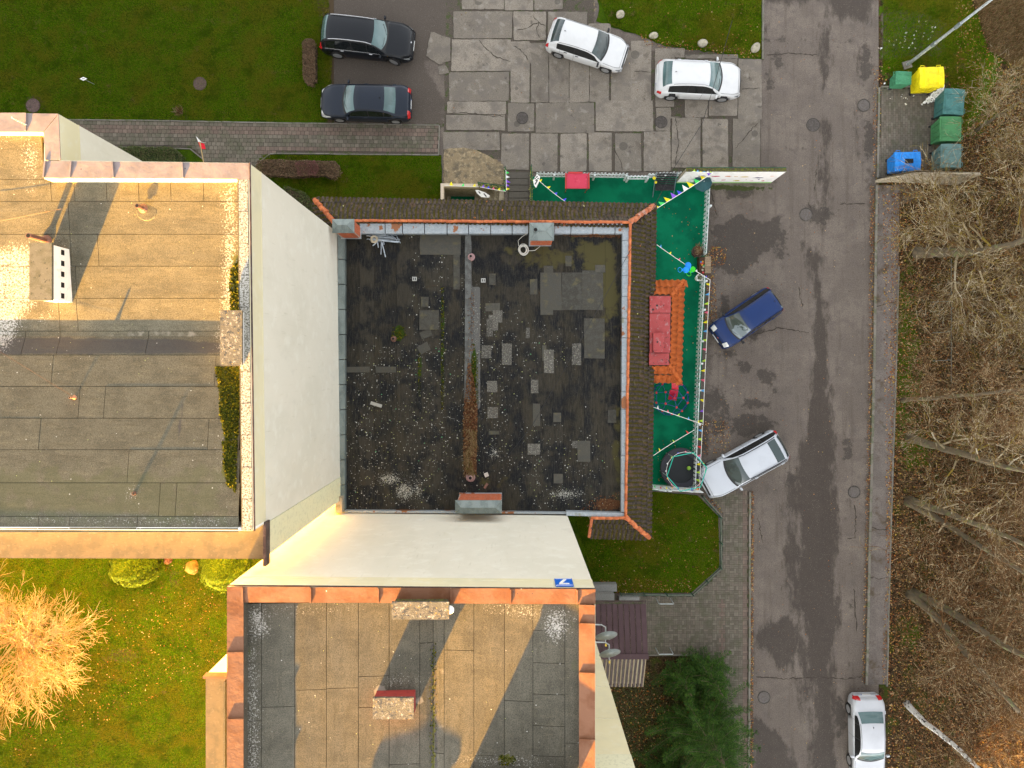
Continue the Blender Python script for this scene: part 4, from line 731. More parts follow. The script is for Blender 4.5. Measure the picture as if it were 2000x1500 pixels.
for i, (p, q) in enumerate(zip(ey[:-1], ey[1:])): MB().prism([xy(1216 - i * .2, p, 3.6), xy(1229 - i * .3, p, 3.6), xy(1229 - i * .3, q - .8, 3.6), xy(1216 - i * .2, q - .8, 3.6)], 3.1, [3.58, 3.65, 3.65, 3.58]).obj('rim_sheet', m_galv, Cb)
MB().prism([xy(1106, 999, 3.6), xy(1224, 1002, 3.6), xy(1224, 1010, 3.6), xy(1106, 1007, 3.6)], 3.0, 3.62).obj('rim_sheet', m_galv, Cb)
MB().prism([xy(673, 997, 3.5), xy(1106, 1001, 3.5), xy(1106, 1004, 3.5), xy(673, 1001, 3.5)], 3.0, 3.5).obj('rim_sheet', m_galv, Cb)
# ridge line tiles
def ridge_line(p, q, z, n, r=.10, mat=m_terra, zq=None, jit=.01):
    a = W(*p, z); b = W(*q, zq if zq is not None else z); ln = (b - a).length / n
    me = MB(); me.lathe([(r, 0), (r * 1.12, ln * .1), (r * .92, ln * 1.06)], n=8, axis='Z'); mesh = me.mesh('ridge_tile', mat, True)
    rq = (b - a).to_track_quat('Z', 'Y').to_euler()
    for i in range(n):
        c = a.lerp(b, i / n); link('ridge_tile', mesh, Cb, c + Vector((random.uniform(-jit, jit), random.uniform(-jit, jit), random.uniform(-jit, jit))), tuple(rq))
ridge_line((692, 431), (1229, 434), 3.72, 36, .07); ridge_line((1231, 436), (1222, 1008), 3.72, 38, .07); ridge_line((1222, 1012), (1155, 1012), 3.72, 5, .07)
ridge_line((1231, 434), (1277, 402), 3.78, 7, .13, m_ridge, 2.98, .02); ridge_line((1222, 1010), (1268, 1050), 3.78, 6, .12, m_terra, 2.95, .02); ridge_line((655, 436), (615, 391), 3.78, 7, .13, m_terra, 2.98, .02)
MB().prism([xy(1153, 1012, 3.6), xy(1158, 1012, 3.6), xy(1153, 1050, 2.9), xy(1148, 1050, 2.9)], [3.5, 3.5, 2.75, 2.75], [3.75, 3.75, 2.95, 2.95]).obj('verge_tile', m_terra, Cb)
# skirt slopes laid with tiles: the best seen 300 as parts, the rest joined
slopes = []
R1, R2, R3, R4 = W(652, 433, 3.66), W(1231, 433, 3.66), W(1223, 1012, 3.66), W(1156, 1012, 3.66)
E1, E2, E3, E4 = W(612, 386, 2.85), W(1281, 399, 2.85), W(1271, 1054, 2.85), W(1150, 1050, 2.85)
R0_, E0_ = Vector((-8.65, 6.95, 3.66)), Vector((E1.x, 6.85, 2.85))
sm = MB()
for q in ((R1, E1, E2, R2), (R2, E2, E3, R3), (R3, E3, E4, R4), (R0_, E0_, E1, R1)): sm.add([p - Vector((0, 0, .06)) for p in q], [(0, 1, 2, 3)]); 
sk = sm.obj('tile_skirt', m_joint, Cb)
def tile_mesh(w_, l_, h=.035, n=6, mat=m_tile, waves=1, step=.022):
    m = MB(); V = []; k = 2
    for j in range(k):
        for i in range(n + 1):
            u = i / n; V.append((u * w_, j * l_, h * (math.sin(u * 2 * PI * waves - PI / 2) * .5 + .5) + (step if j == 0 else 0)))
    F = [(i, i + 1, n + 2 + i, n + 1 + i) for i in range(n)]
    V += [(v[0], v[1], v[2] - .02) for v in V[:n + 1]]; F += [(2 * (n + 1) + i, 2 * (n + 1) + i + 1, i + 1, i) for i in range(n)]
    m.add(V, F); me = m.mesh('tile', mat, True); at = me.attributes.new('groove', 'FLOAT', 'POINT'); at.data.foreach_set('value', [1 - min(1, max(0, (math.sin((v[0] / w_) * 2 * PI * waves - PI / 2) * .5 + .5))) for v in V]); return me
def lay(parent, q, tw, tl, mesh, store, clip=None, lift=.02, jit=.02):
    """q = ridge start, eave start, eave end, ridge end; courses parallel to the eave"""
    rs, es, ee, re_ = q; eave = (ee - es).normalized(); up = (rs - es); up = (up - eave * up.dot(eave)); H = up.length; up.normalize(); nr = eave.cross(up)
    if nr.z < 0: nr = -nr
    x_l = (rs - es).dot(eave) / H; x_r = (re_ - ee).dot(eave) / H; LL = (ee - es).length; rows = max(1, int(round(H / tl)))
    for j in range(rows):
        v = j * H / rows; a = max(0, x_l * v, x_l * (v + tl) * .6) if x_l > 0 else x_l * v * 0; b = LL + (x_r * v if x_r < 0 else 0)
        nx_ = int((b - a) / tw)
        for i in range(nx_ + 1):
            u = a + i * tw
            if u > b - tw * .4: continue
            p = es + eave * u + up * v + nr * lift; M = Matrix((eave, up, nr)).transposed()
            M = M @ Matrix.Rotation(random.uniform(-jit, jit), 3, 'Z') @ Matrix.Rotation(random.uniform(-jit, jit), 3, 'X'); store.append((p, M))
def place(parent, mesh, store, limit, name='tile', key=None):
    idx = list(range(len(store)))
    if key: idx.sort(key=lambda i: key(store[i][0]))
    for i in idx[:limit]: p, M = store[i]; o = link(name, mesh, parent); o.matrix_world = Matrix.Translation(p) @ M.to_4x4()
    rest = idx[limit:]
    if rest:
        v0 = np.array([v.co[:] for v in mesh.vertices]); f0 = [tuple(p.vertices) for p in mesh.polygons]; V = []; F = []
        for i in rest:
            p, M = store[i]; b = len(V) * 0 + len(F) // len(f0) * len(v0); A_ = np.array(M); V.append(v0 @ A_.T + np.array(p)); F += [tuple(b + k for k in f) for f in f0]
        me = bpy.data.meshes.new('tiles'); me.from_pydata(np.vstack(V).tolist(), [], F); me.materials.append(mesh.materials[0]); me.polygons.foreach_set('use_smooth', [True] * len(F)); at = me.attributes.new('groove', 'FLOAT', 'POINT'); g0 = [d.value for d in mesh.attributes['groove'].data]; at.data.foreach_set('value', g0 * len(rest)); link('tiles', me, parent, kind='stuff')
st_ = []; tm = tile_mesh(.225, .37, .065, 8)
for q in ((R1, E1, E2, R2), (R2, E2, E3, R3), (R3, E3, E4, R4), (R0_, E0_, E1, R1)): lay(Cb, q, .225, .34, tm, st_)
place(sk, tm, st_, 300, key=lambda p: (-p.y if p.y > 6.9 else 50 - p.x))
# brick chimneys with hipped sheet caps
def brick_chimney(x0, x1, y0, y1, zb, zt, faces, capx0, capx1, capy0, capy1, lab):
    o = MB().prism([(x0, y0), (x1, y0), (x1, y1), (x0, y1)], zb, zt).obj('chimney', m_mortar, Cb)
    bl, bh = .25, .115; me = MB().box((0, 0, 0), (bl - .025, .03, bh - .02)).mesh('brick', m_brick); nrow = int((zt - zb) / bh)
    for f in faces:
        for r in range(nrow):
            z = zb + (r + .5) * bh
            if f in 'NS': n = int((x1 - x0) / bl); yy = y1 if f == 'N' else y0; off = (x1 - x0 - n * bl) / 2; [link('brick', me, o, (x0 + off + (i + .5) * bl + (.06 if r % 2 else -.0), yy, z)) for i in range(n)]
            else: n = int((y1 - y0) / bl); xx = x1 if f == 'E' else x0; off = (y1 - y0 - n * bl) / 2; [link('brick', me, o, (xx, y0 + off + (i + .5) * bl + (.05 if r % 2 else 0), z), (0, 0, PI / 2)) for i in range(n)]
    c = MB(); a, b, e, d = capx0, capx1, capy0, capy1; h = .16; wx, wy = b - a, d - e
    if wx > wy: r1_, r2_ = (a + wy * .45, (e + d) / 2), (b - wy * .45, (e + d) / 2)
    else: r1_, r2_ = ((a + b) / 2, e + wx * .45), ((a + b) / 2, d - wx * .45)
    V = [(a, e, zt), (b, e, zt), (b, d, zt), (a, d, zt), (a, e, zt + .07), (b, e, zt + .07), (b, d, zt + .07), (a, d, zt + .07), (*r1_, zt + .07 + h), (*r2_, zt + .07 + h)]
    F = [(3, 2, 1, 0), (0, 1, 5, 4), (1, 2, 6, 5), (2, 3, 7, 6), (3, 0, 4, 7)] + ([(4, 5, 9, 8), (6, 7, 8, 9), (5, 6, 9), (7, 4, 8)] if wx > wy else [(5, 6, 9, 8), (7, 4, 8, 9), (4, 5, 8), (6, 7, 9)])
    c.add(V, F); cp = c.obj('cap', m_galv2, o)
    s = MB()
    for p, q_ in ((V[4], V[8]), (V[5], V[9] if wx > wy else V[8]), (V[6], V[9]), (V[7], V[8] if wx > wy else V[9]), (V[8], V[9])): s.tube([p, q_], .014, 4)
    s.obj('cap_seams', m_galv2, o); MB().prism([(x0 - .05, y0 - .05), (x1 + .05, y0 - .05), (x1 + .05, y1 + .05), (x0 - .05, y1 + .05)], zb - .05, zb + .06).obj('base_flashing', m_galv, o)
    return o
def capr(x0, y0, x1, y1, z): return rect(x0, y0, x1, y1, z)
q = capr(649, 428, 692, 455, 5.2); brick_chimney(q[0] + .08, q[2] - .06, q[1] + .06, q[3] - .08, 3.62, 5.15, 'SE', q[0], q[2], q[1], q[3], '')
q = capr(1034, 435, 1082, 470, 4.75); ch2 = brick_chimney(q[0] + .06, q[2] - .10, q[1] + .05, q[3] - .08, 3.2, 4.7, 'SE', q[0], q[2], q[1], q[3], '')
q3 = capr(889, 977, 980, 1003, 5.25); brick_chimney(q3[0] + .09, q3[2] - .07, q3[1] + .08, q3[3] - .05, 3.2, 5.2, 'N', q3[0], q3[2], q3[1], q3[3], '')
c = W(1046, 449, 4.95); m = MB(); m.tube([(c.x, c.y, 4.8), (c.x, c.y, 5.02)], .10, 12); m.obj('flue', m_galv2, ch2); MB().lathe([(.085, 0), (.001, .002)], (c.x, c.y, 5.024), 12).obj('flue_opening', m_dark, ch2)
q = rect(655, 970, 668, 1002, 3.9); MB().prism([(q[0], q[1]), (q[2], q[1]), (q[2], q[3]), (q[0], q[3])], 0, 3.9).obj('corner_pier', m_concw, Cb)
# ===== porch with new clay tiles and flaking red sheet roof
D = empty('porch', tuple(W(1300, 640, 0))); tag(D, 'porch roof of bright orange clay tiles with flaking red sheet panels, beside the mossy skirt', 'porch'); D.location = (0, 0, 0)
zE, zR = 2.35, 3.05
pe = [W(1272, 548, zE), W(1336, 548, zE), W(1330, 747, zE), W(1272, 747, zE)]; pr = [W(1270, 577, zR), W(1311, 577, zR), W(1306, 712, zR), W(1270, 712, zR)]
bm_ = MB()
for q in ((pr[0], pe[0], pe[1], pr[1]), (pr[1], pe[1], pe[2], pr[2]), (pr[2], pe[2], pe[3], pr[3])): bm_.add([p - Vector((0, 0, .06)) for p in q], [(0, 1, 2, 3)])
pk = bm_.obj('tile_roof', m_wood, D)
stp = []; tp = tile_mesh(.30, .50, .075, 10, m_terra_n, step=.012)
for q in ((pr[0], pe[0], pe[1], pr[1]), (pr[1], pe[1], pe[2], pr[2]), (pr[2], pe[2], pe[3], pr[3])): lay(D, q, .30, .49, tp, stp, lift=.0, jit=.004)
place(pk, tp, stp, 300)
Cb_ = Cb; Cb = D
ridge_line((1311, 577), (1335, 549), zR + .06, 4, .11, m_terra_n, zE + .09); ridge_line((1306, 712), (1330, 746), zR + .06, 4, .11, m_terra_n, zE + .09); Cb = Cb_
def rbox(px0, py0, px1, py1, z0, z1, mat, name, parent): q = rect(px0, py0, px1, py1, z1); return MB().prism([(q[0], q[1]), (q[2], q[1]), (q[2], q[3]), (q[0], q[3])], z0, z1).obj(name, mat, parent)
rbox(1269, 578, 1310, 611, 2.2, 3.20, m_redmetal, 'red_panel', D); rbox(1269, 612, 1309, 689, 2.2, 3.185, m_redmetal, 'red_panel', D); rbox(1268, 690, 1307, 713, 2.2, 3.20, m_redmetal, 'red_panel', D); rbox(1276, 650, 1297, 688, 3.19, 3.40, m_redmetal, 'raised_hatch', D)
MB().prism([(6.6, -.2), (8.0, -.2), (8.0, 4.0), (6.6, 4.0)], 0, 2.2).obj('wall', m_cream, D)
# ===== entrance canopy of block B
G = empty('entrance_canopy', (0, 0, 0)); tag(G, 'entrance canopy with brown standing seam slope and brown and beige striped slope', 'canopy')
yr = W(0, 1281, 3.3).y; yn_ = W(0, 1180, 2.75).y; ys2 = W(0, 1344, 2.6).y; xl, xr_ = b2[0] + .02, W(1266, 0, 3.3).x
np_ = 14; wseg = (xr_ - xl) / np_
zr_, zn_, zs_ = 3.3, 2.75, 2.45
for i in range(np_):
    x_ = xl + i * wseg; m = MB(); m.add([(x_, yn_, zn_), (x_ + wseg - .012, yn_, zn_), (x_ + wseg - .012, yr, zr_), (x_, yr, zr_), (x_, yn_, zn_ - .04), (x_ + wseg - .012, yn_, zn_ - .04), (x_ + wseg - .012, yr, zr_ - .04), (x_, yr, zr_ - .04)], [(0, 1, 2, 3), (7, 6, 5, 4), (4, 5, 1, 0), (5, 6, 2, 1), (6, 7, 3, 2), (7, 4, 0, 3)]); p = m.obj('seam_panel', m_brownmetal, G)
    s = MB(); s.tube([(x_ + .01, yn_, zn_ + .02), (x_ + .01, yr - .02, zr_ + .02)], .022, 4); s.obj('seam', m_darkbrown, p)
xs0 = 4.18; ns = 26; ws = (xr_ - .04 - xs0) / ns
for i in range(ns):
    x_ = xs0 + i * ws; mt = m_beige if i % 2 else m_darkbrown; up_ = .035 if i % 2 else 0; ws_ = ws; ws = ws_ * (.50 if i % 2 else 1.46)
    m = MB(); m.add([(x_, ys2, zs_ + up_), (x_ + ws * .98, ys2, zs_ + up_), (x_ + ws * .98, yr - .10, zr_ - .02 + up_), (x_, yr - .10, zr_ - .02 + up_), (x_, ys2, zs_ - .05), (x_ + ws * .98, ys2, zs_ - .05), (x_ + ws * .98, yr - .10, zr_ - .07), (x_, yr - .10, zr_ - .07)], [(0, 1, 2, 3), (7, 6, 5, 4), (4, 5, 1, 0), (5, 6, 2, 1), (6, 7, 3, 2), (7, 4, 0, 3)]); m.obj('striped_sheet', mt, G); ws = ws_
m = MB(); m.box(((xs0 + xr_) / 2, yr - .02, zr_ + .035), (xr_ - xs0 + .03, .26, .05)); m.obj('ridge_cap', m_brownmetal, G)
m = MB(); m.box(((xl + xr_) / 2, yn_ + .07, zn_ - .04), (xr_ - xl, .14, .05)); m.obj('gutter', m_joint, G); MB().box(((xl + xr_) / 2, yn_ + .155, zn_ - .01), (xr_ - xl, .02, .12)).obj('gutter_edge', m_darkbrown, G)
m = MB(); m.prism([(4.2, ys2 + .1), (xr_ - .1, ys2 + .1), (xr_ - .1, yn_ - 1.1), (4.2, yn_ - 1.1)], 0, 2.3); m.obj('wall', m_cream, G)
# stair wall and ledge north of the canopy
m = MB(); q = rect(1100, 1146, 1207, 1160, .9); m.prism([(q[0], q[1]), (q[2], q[1]), (q[2], q[3]), (q[0], q[3])], 0, .5); q = rect(1100, 1160, 1200, 1178, .9); m.prism([(q[0], q[1] - .4), (q[2], q[1] - .4), (q[2], q[3] - .02), (q[0], q[3] - .02)], 0, .9)
tag(m.obj('entrance_plinth', MAT('grey_gravel_render', (.27, .27, .26), layers=[L((.18, .18, .17), 30, .48, .6), L((.38, .38, .37), 40, .58, .66, off=2)])), 'grey rendered plinth in the angle between north wall and brown canopy', 'plinth')
m = MB(); m.prism([xy(1208, 1163), xy(1247, 1163), xy(1247, 1178), xy(1208, 1178)], 0, .3); tag(m.obj('planter_ledge', bpy.data.materials['grey_gravel_render']), 'low pebbled ledge at the corner of the lawn fence and the canopy', 'ledge')
# satellite dishes on the east wall
def dish(px, py, zc, lab):
    c = W(px, py, zc); o = empty('satellite_dish', tuple(c)); tag(o, lab, 'satellite dish', 'satellite dishes on the lower block')
    m = MB(); pr_ = [(r, (r / .42) ** 2 * .10) for r in (.02, .12, .22, .32, .42)] ; m.lathe(pr_, n=24)
    d = m.obj('reflector', m_dishm, o, smooth=True, rz=(math.radians(48), 0, math.radians(10)))
    a = MB(); a.tube([(b2[0] + .02 - c.x, .32, -.05), (-.15, .30, -.05), (0, .22, -.02), (0, .04, 0)], .025, 6); a.obj('bracket', m_steel, o)
    a = MB(); a.tube([(0, -.05, -.3), (.02, -.45, -.12)], .012, 5); a.obj('feed_arm', m_steel, o); MB().box((.02, -.47, -.10), (.06, .09, .06)).obj('feed_horn', plain('yellow_cap', (.65, .45, .05), .5), o)
m_dishm = plain('grey_dish', (.27, .30, .28), .5)
dish(1183, 1237, 12.2, 'grey dish on a bracket, the upper of two over the brown canopy'); dish(1190, 1271, 11.4, 'larger grey dish below the first one, over the canopy ridge')
# ---------------------------------------------------------------- cars
def paint(name, c, metal=0.0, rough=.35, coat=.25): return MAT(name, c, rough=rough, spec=.3, metal=metal, coat=coat, layers=[L(tuple(x * .9 for x in c), 1.5, .45, .65, k=.6), L(tuple(min(1, x * .8 + .03) for x in c), 14, .6, .72, k=.35, off=3)])
m_glass = MAT('car_glass', (.035, .055, .058), rough=.05, spec=.6, coat=.3, layers=[L((.018, .028, .028), .9, .48, .60, k=.8), L((.06, .09, .09), 1.1, .54, .68, k=.5, off=4)])
m_glass_t = MAT('car_glass_light', (.085, .15, .155), rough=.05, spec=.6, coat=.3, layers=[L((.05, .09, .09), .8, .44, .62, k=.8), L((.13, .20, .21), 1.1, .54, .70, k=.5, off=4)])
m_sideglass = plain('dark_side_glass', (.012, .014, .015), .08, spec=.8)
m_tyre = plain('tyre', (.02, .02, .021), .8); m_rim = plain('alloy_rim', (.42, .43, .45), .35, metal=.5); m_rimdk = m_dark
m_trim = plain('black_trim', (.02, .02, .022), .5); m_chrome = plain('chrome_trim', (.62, .63, .66), .2, metal=.6)
m_red = plain('tail_lamp_red', (.48, .012, .015), .2, coat=1); m_head = plain('headlamp_clear', (.55, .56, .54), .12, coat=1); m_headdk = plain('headlamp_dark', (.16, .17, .18), .12, coat=1); m_plate = plain('number_plate_white', (.75, .75, .73), .5); m_blue = plain('plate_blue', (.02, .08, .5), .5)
def smooth_interp(xk, yk, x, it=0):
    xk = np.array(xk, float); yk = np.array(yk, float); h = np.diff(xk); d = np.diff(yk) / h; m = np.zeros(len(xk)); m[0] = d[0]; m[-1] = d[-1]
    for i in range(1, len(xk) - 1):
        m[i] = 0 if d[i - 1] * d[i] <= 0 else 2 / (1 / d[i - 1] + 1 / d[i])
    x = np.clip(x, xk[0], xk[-1]); i = np.clip(np.searchsorted(xk, x) - 1, 0, len(h) - 1); t = (x - xk[i]) / h[i]
    return (2 * t**3 - 3 * t**2 + 1) * yk[i] + (t**3 - 2 * t**2 + t) * h[i] * m[i] + (-2 * t**3 + 3 * t**2) * yk[i + 1] + (t**3 - t**2) * h[i] * m[i + 1]
def car(px, py, ang, label, Ln, Wd, Ht, top, belt, xw, xr, mat, group='parked cars', tumble=.34, side=None, head=m_head, rails=None, glass=m_glass, heads='wrap', bump_col=None, rear='wrap', handles=None, trimline=False, rim=m_rim, roofglass=None, rwin=None, pcolor=None, steer=0, antenna=True, wheels=(.175, .80), wr=.325, badge=None, lowtrim=None, roofbars=False, mirror=None, nose=.80):
    """x runs from rear (0) to front (1) of length Ln; top/belt: profile knots; xw=(cowl, windscreen top), xr=(rear glass top, rear glass bottom)"""
    c = W(px, py, 0.75); root = empty('parked_car', (c.x, c.y, .04), math.radians(ang)); tag(root, label, 'car', group)
    H0 = Wd / 2
    def ztop(x): return smooth_interp([k[0] for k in top], [k[1] for k in top], x)
    def zbel(x): return np.minimum(smooth_interp([k[0] for k in belt], [k[1] for k in belt], x), ztop(x) - .035)
    def wid(x):
        r = np.clip(1 - ((.10 - x) / .10).clip(0, 1) ** 2.6 * .17, 0, 1); f = 1 - ((x - .84) / .16).clip(0, 1) ** 2.3 * (1 - nose) ; return H0 * r * f * (1 - .02 * np.abs(x - .45))
    NR = 17
    def S(x, t):
        """x fraction, t ring parameter 0..16 on the left half"""
        x = np.asarray(x, float); zt, zb, w_ = ztop(x), zbel(x), wid(x); h = np.maximum(zt - zb, .03); base = .20 + .10 * ((x - .9) / .1).clip(0, 1) + .10 * ((.06 - x) / .06).clip(0, 1)
        wrf = w_ * .925 - tumble * h * 1.0; dr = np.minimum(.075, h * .6) + .00; hood = (h < .12)
        ys = [w_ * .90, w_ * .965, w_ * 1.0, w_ * 1.0, w_ * .985, w_ * .955]; zs = [base, base + .10, .28 + base * .9, np.minimum(.72, zb - .12), zb - .06, zb]
        for k in range(5):
            u = (k + .0) / 4; ys.append(w_ * .925 * (1 - u) + wrf * u); zs.append((zb + .012) * (1 - u) + (zt - dr) * u)
        for k in range(1, 7):
            q = 1 - k / 6; ys.append(wrf * q); zs.append(zt - dr * q ** 2.2)
        i = int(min(NR - 2, math.floor(t))); f = t - i
        return x * Ln - Ln / 2, ys[i] * (1 - f) + ys[i + 1] * f, zs[i] * (1 - f) + zs[i + 1] * f
    NX = 90; xs = (1 - np.cos(np.linspace(0, PI, NX))) / 2 * .35 + np.linspace(0, 1, NX) * .65
    rings = [S(xs, t) for t in range(NR)]
    wx = [k * Ln - Ln / 2 for k in wheels]
    V = []; full = []
    for i in range(NX):
        end = min(xs[i], 1 - xs[i]) * Ln; pull = max(0, 1 - end / .10)      # rounded nose and tail
        row = []
        for t in range(NR):
            X, Y, Z = rings[t][0][i], rings[t][1][i], rings[t][2][i]
            if t <= 3:
                for w0 in wx:
                    if math.hypot(X - w0, Z - wr) < wr + .055: Y -= .20
            row.append((X, Y * (1 - .05 * pull), Z))
        full.append(row)
    nring = NR * 2 - 1
    for row in full: V += [(x, y, z) for x, y, z in row] + [(x, -y, z) for x, y, z in row[-2::-1]]
    F = [(i * nring + j, (i + 1) * nring + j, (i + 1) * nring + j + 1, i * nring + j + 1) for i in range(NX - 1) for j in range(nring - 1)]
    F += [tuple(range(nring))[::-1], tuple((NX - 1) * nring + j for j in range(nring))]; F += [(i * nring, i * nring + nring - 1, (i + 1) * nring + nring - 1, (i + 1) * nring) for i in range(NX - 1)]
    b = MB(); b.add(V, F); body = b.obj('body', mat, root, smooth=True)
    me = body.data; me.polygons.foreach_set('use_smooth', [len(p.vertices) == 4 for p in me.polygons])
    def strip(name, xa, xb, t0, t1, m_, n=14, nt=7, lift=.010, both=False, parent=root, mirror_y=1, th=0):
        """patch of the surface between ring params; xa/xb functions of ring param, t beyond 16 mirrors to the other side"""
        V = []
        for a in range(nt + 1):
            t = t0 + (t1 - t0) * a / nt; s = 1; tt = t
            if t > 16: tt = 32 - t; s = -1
            A0 = xa(t) if callable(xa) else xa; A1 = xb(t) if callable(xb) else xb
            for i in range(n + 1):
                X = A0 + (A1 - A0) * i / n; x, y, z = S(X, tt); x2, y2, z2 = S(X + .002, tt); e = .4; ta, tb = max(0, tt - e), min(16, tt + e); xa_, ya_, za_ = S(X, ta); xb_, yb_, zb_ = S(X, tb)
                tx = Vector((x2 - x, y2 - y, z2 - z)); ty = Vector((0, yb_ - ya_, zb_ - za_)); nr = ty.cross(tx)
                if nr.z < 0: nr = -nr
                if nr.y < 0 and abs(nr.y) > .6 * nr.length: nr = -nr
                nr.normalize(); p = Vector((x, y, z)) + nr * lift; V.append((p.x, p.y * s * mirror_y, p.z))
        m = MB(); m.add(V, [(a * (n + 1) + i, a * (n + 1) + i + 1, (a + 1) * (n + 1) + i + 1, (a + 1) * (n + 1) + i) for a in range(nt) for i in range(n)]); return m.obj(name, m_, parent, smooth=True)
    bow = lambda t: (min(abs(16 - t), 6) / 6) ** 2
    cowl, wtop = xw
    strip('windshield', lambda t: wtop + .004 - .016 * bow(t), lambda t: cowl - .006 - .045 * bow(t), 10.35, 21.65, glass, 10, 22)
    strip('cowl', lambda t: cowl - .008 - .045 * bow(t), lambda t: cowl + .010 - .042 * bow(t), 10.3, 21.7, m_trim, 3, 22, .012)
    rt, rbm = xr
    strip('rear_window', lambda t: rbm + .012 * bow(t), lambda t: rt + .012 * bow(t), 10.8, 21.2, rwin or glass, 8, 18, .011)
    sd_ = side or [(rbm + .05, .36), (.372, .53), (.54, cowl - .035)]
    for s in (1, -1): strip('window_surround', sd_[0][0] - .008, lambda t: sd_[-1][1] + .008 - (t - 5.9) / 4 * (cowl - wtop) * .62, 5.95, 9.75, m_trim, 14, 6, .006, mirror_y=s)
    for p, q in sd_:
        for s in (1, -1): strip('side_window', p, lambda t, q=q, p=p: q - (0 if q < .6 else (t - 6.15) / 3.6 * (cowl - wtop) * .62), 6.15, 9.6, m_sideglass, 8, 5, .012, mirror_y=s)
    # seams
    sm_ = m_trim
    for s in (1, -1):
        for X in ((sd_[0][0] + .04), (sd_[-1][0] - .008), cowl - .02): strip('door_seam', X, X + .0022, 1.5, 5.9, sm_, 1, 8, .006, mirror_y=s)
        strip('hood_seam', cowl + .0, .965, 10.0, 10.12, sm_, 12, 1, .006, mirror_y=s)
    strip('hood_front_seam', .957, .960, 10.0, 22.0, sm_, 1, 10, .006)
    if trimline:
        for s in (1, -1): strip('chrome_line', sd_[0][0] - .01, cowl - .05, 5.8, 6.15, m_chrome, 12, 1, .014, mirror_y=s)
    # roof seams / rails
    for s in (1, -1): strip('roof_gutter', xr[0] + .01, wtop - .01, 10.25, 10.42, m_trim if not rails else mat, 10, 1, .006, mirror_y=s)
    if rails:
        for s in (1, -1):
            P = []
            for X in np.linspace(xr[0] + .03, wtop - .01, 9):
                x, y, z = S(X, 10.35); e = 0 if .001 < (X - xr[0] - .03) < (wtop - .0401 - xr[0]) else -.03; P.append((float(x), float(y) * s, float(z) + .05 + e))
            m = MB(); m.tube(P, .022, 6); m.obj('roof_rail', rails, root)
    if roofglass: strip('sunroof', roofglass[0], roofglass[1], 10.9, 21.1, m_glass, 4, 14, .008)
    # lights
    if heads == 'wrap':
        for s in (1, -1): strip('headlight', lambda t: .905 + .016 * (t - 7), .985, 4.6, 11.6, head, 6, 8, .014, mirror_y=s)
    elif heads == 'box':
        for s in (1, -1): strip('headlight', .925, .982, 8.5, 12.2, head, 5, 5, .016, mirror_y=s)
    elif heads == 'slim':
        for s in (1, -1): strip('headlight', lambda t: .90 + .02 * (t - 4), .975, 4.5, 8.6, head, 6, 5, .014, mirror_y=s)
    for s in (1, -1):
        if rear == 'wrap': strip('taillight', .006, .05, 3.6, 6.4, m_red, 5, 4, .016, mirror_y=s)
        elif rear == 'tall': strip('taillight', .004, .040, 4.2, 10.4, m_red, 4, 8, .016, mirror_y=s)
        elif rear == 'sedan': strip('taillight', .003, .028, 3.2, 11.8, m_red, 4, 8, .016, mirror_y=s)
    strip('grille', .978, .992, 10.5, 21.5, m_trim, 2, 10, .012)
    x_, y_, z_ = S(np.array(.985), 16)
    if badge: m = MB(); m.lathe([(.05, 0), (.05, .02), (.01, .025)], n=12); m.obj('badge', m_chrome if badge is True else badge, root, loc=(float(x_) - .03, 0, float(z_) + .015))
    m = MB(); m.box((Ln / 2 + .005, 0, .48), (.02, .52, .11)); m.obj('license_plate', m_plate, root)
    m = MB(); m.box((-Ln / 2 - .005, 0, .60), (.02, .52, .11)); lp = m.obj('license_plate', m_plate, root); MB().box((-Ln / 2 - .008, -.235, .60), (.02, .04, .11)).obj('blue_band', m_blue, lp)
    if lowtrim:
        for s in (1, -1): strip('sill_trim', .25, .74, .3, 1.1, lowtrim, 4, 2, .012, mirror_y=s)
    # mirrors, handles, wipers, antenna
    for s in (1, -1):
        x, y, z = S(np.array(cowl - .055), 6.2); m = MB(); m.tube([(0, 0, 0), (.01, s * .10, .02), (.0, s * .13, .03)], .02, 5); m.add([(-.045, s * .08, -.04), (.07, s * .08, -.03), (.05, s * .24, -.03), (-.045, s * .25, -.04), (-.045, s * .08, .10), (.05, s * .08, .09), (.03, s * .22, .08), (-.045, s * .24, .09)], [(3, 2, 1, 0), (4, 5, 6, 7), (0, 1, 5, 4), (1, 2, 6, 5), (2, 3, 7, 6), (3, 0, 4, 7)] if s > 0 else [(0, 1, 2, 3), (7, 6, 5, 4), (4, 5, 1, 0), (5, 6, 2, 1), (6, 7, 3, 2), (7, 4, 0, 3)])
        m.obj('mirror', mirror or mat, root, loc=(float(x), float(y) * s, float(z)))
        for X in (sd_[0][1] - .10, sd_[-1][0] + .03):
            x, y, z = S(np.array(X), 4.6); m = MB(); m.box((0, 0, 0), (.17, .035, .03)); m.obj('door_handle', handles or mat, root, loc=(float(x), (float(y) + .012) * s, float(z)))
    for s0 in (-.55, .08):
        P = []
        for k in range(5):
            yy = (s0 + k * .115); t = 16 - abs(yy) / (H0 * .75) * 6; x, y, z = S(np.array(cowl - .012 - .045 * bow(t) - k * .004), max(10.5, t)); P.append((float(x), yy * H0 / .9, float(z) + .022))
        m = MB(); m.tube(P, .009, 4); m.obj('wiper', m_trim, root)
    if antenna:
        x, y, z = S(np.array(rt + .05), 16); m = MB(); m.add([(-.05, -.02, 0), (.06, 0, 0), (-.05, .02, 0), (-.05, 0, .07)], [(0, 1, 3), (1, 2, 3), (2, 0, 3)]); m.obj('antenna', m_trim, root, loc=(float(x), 0, float(z)))
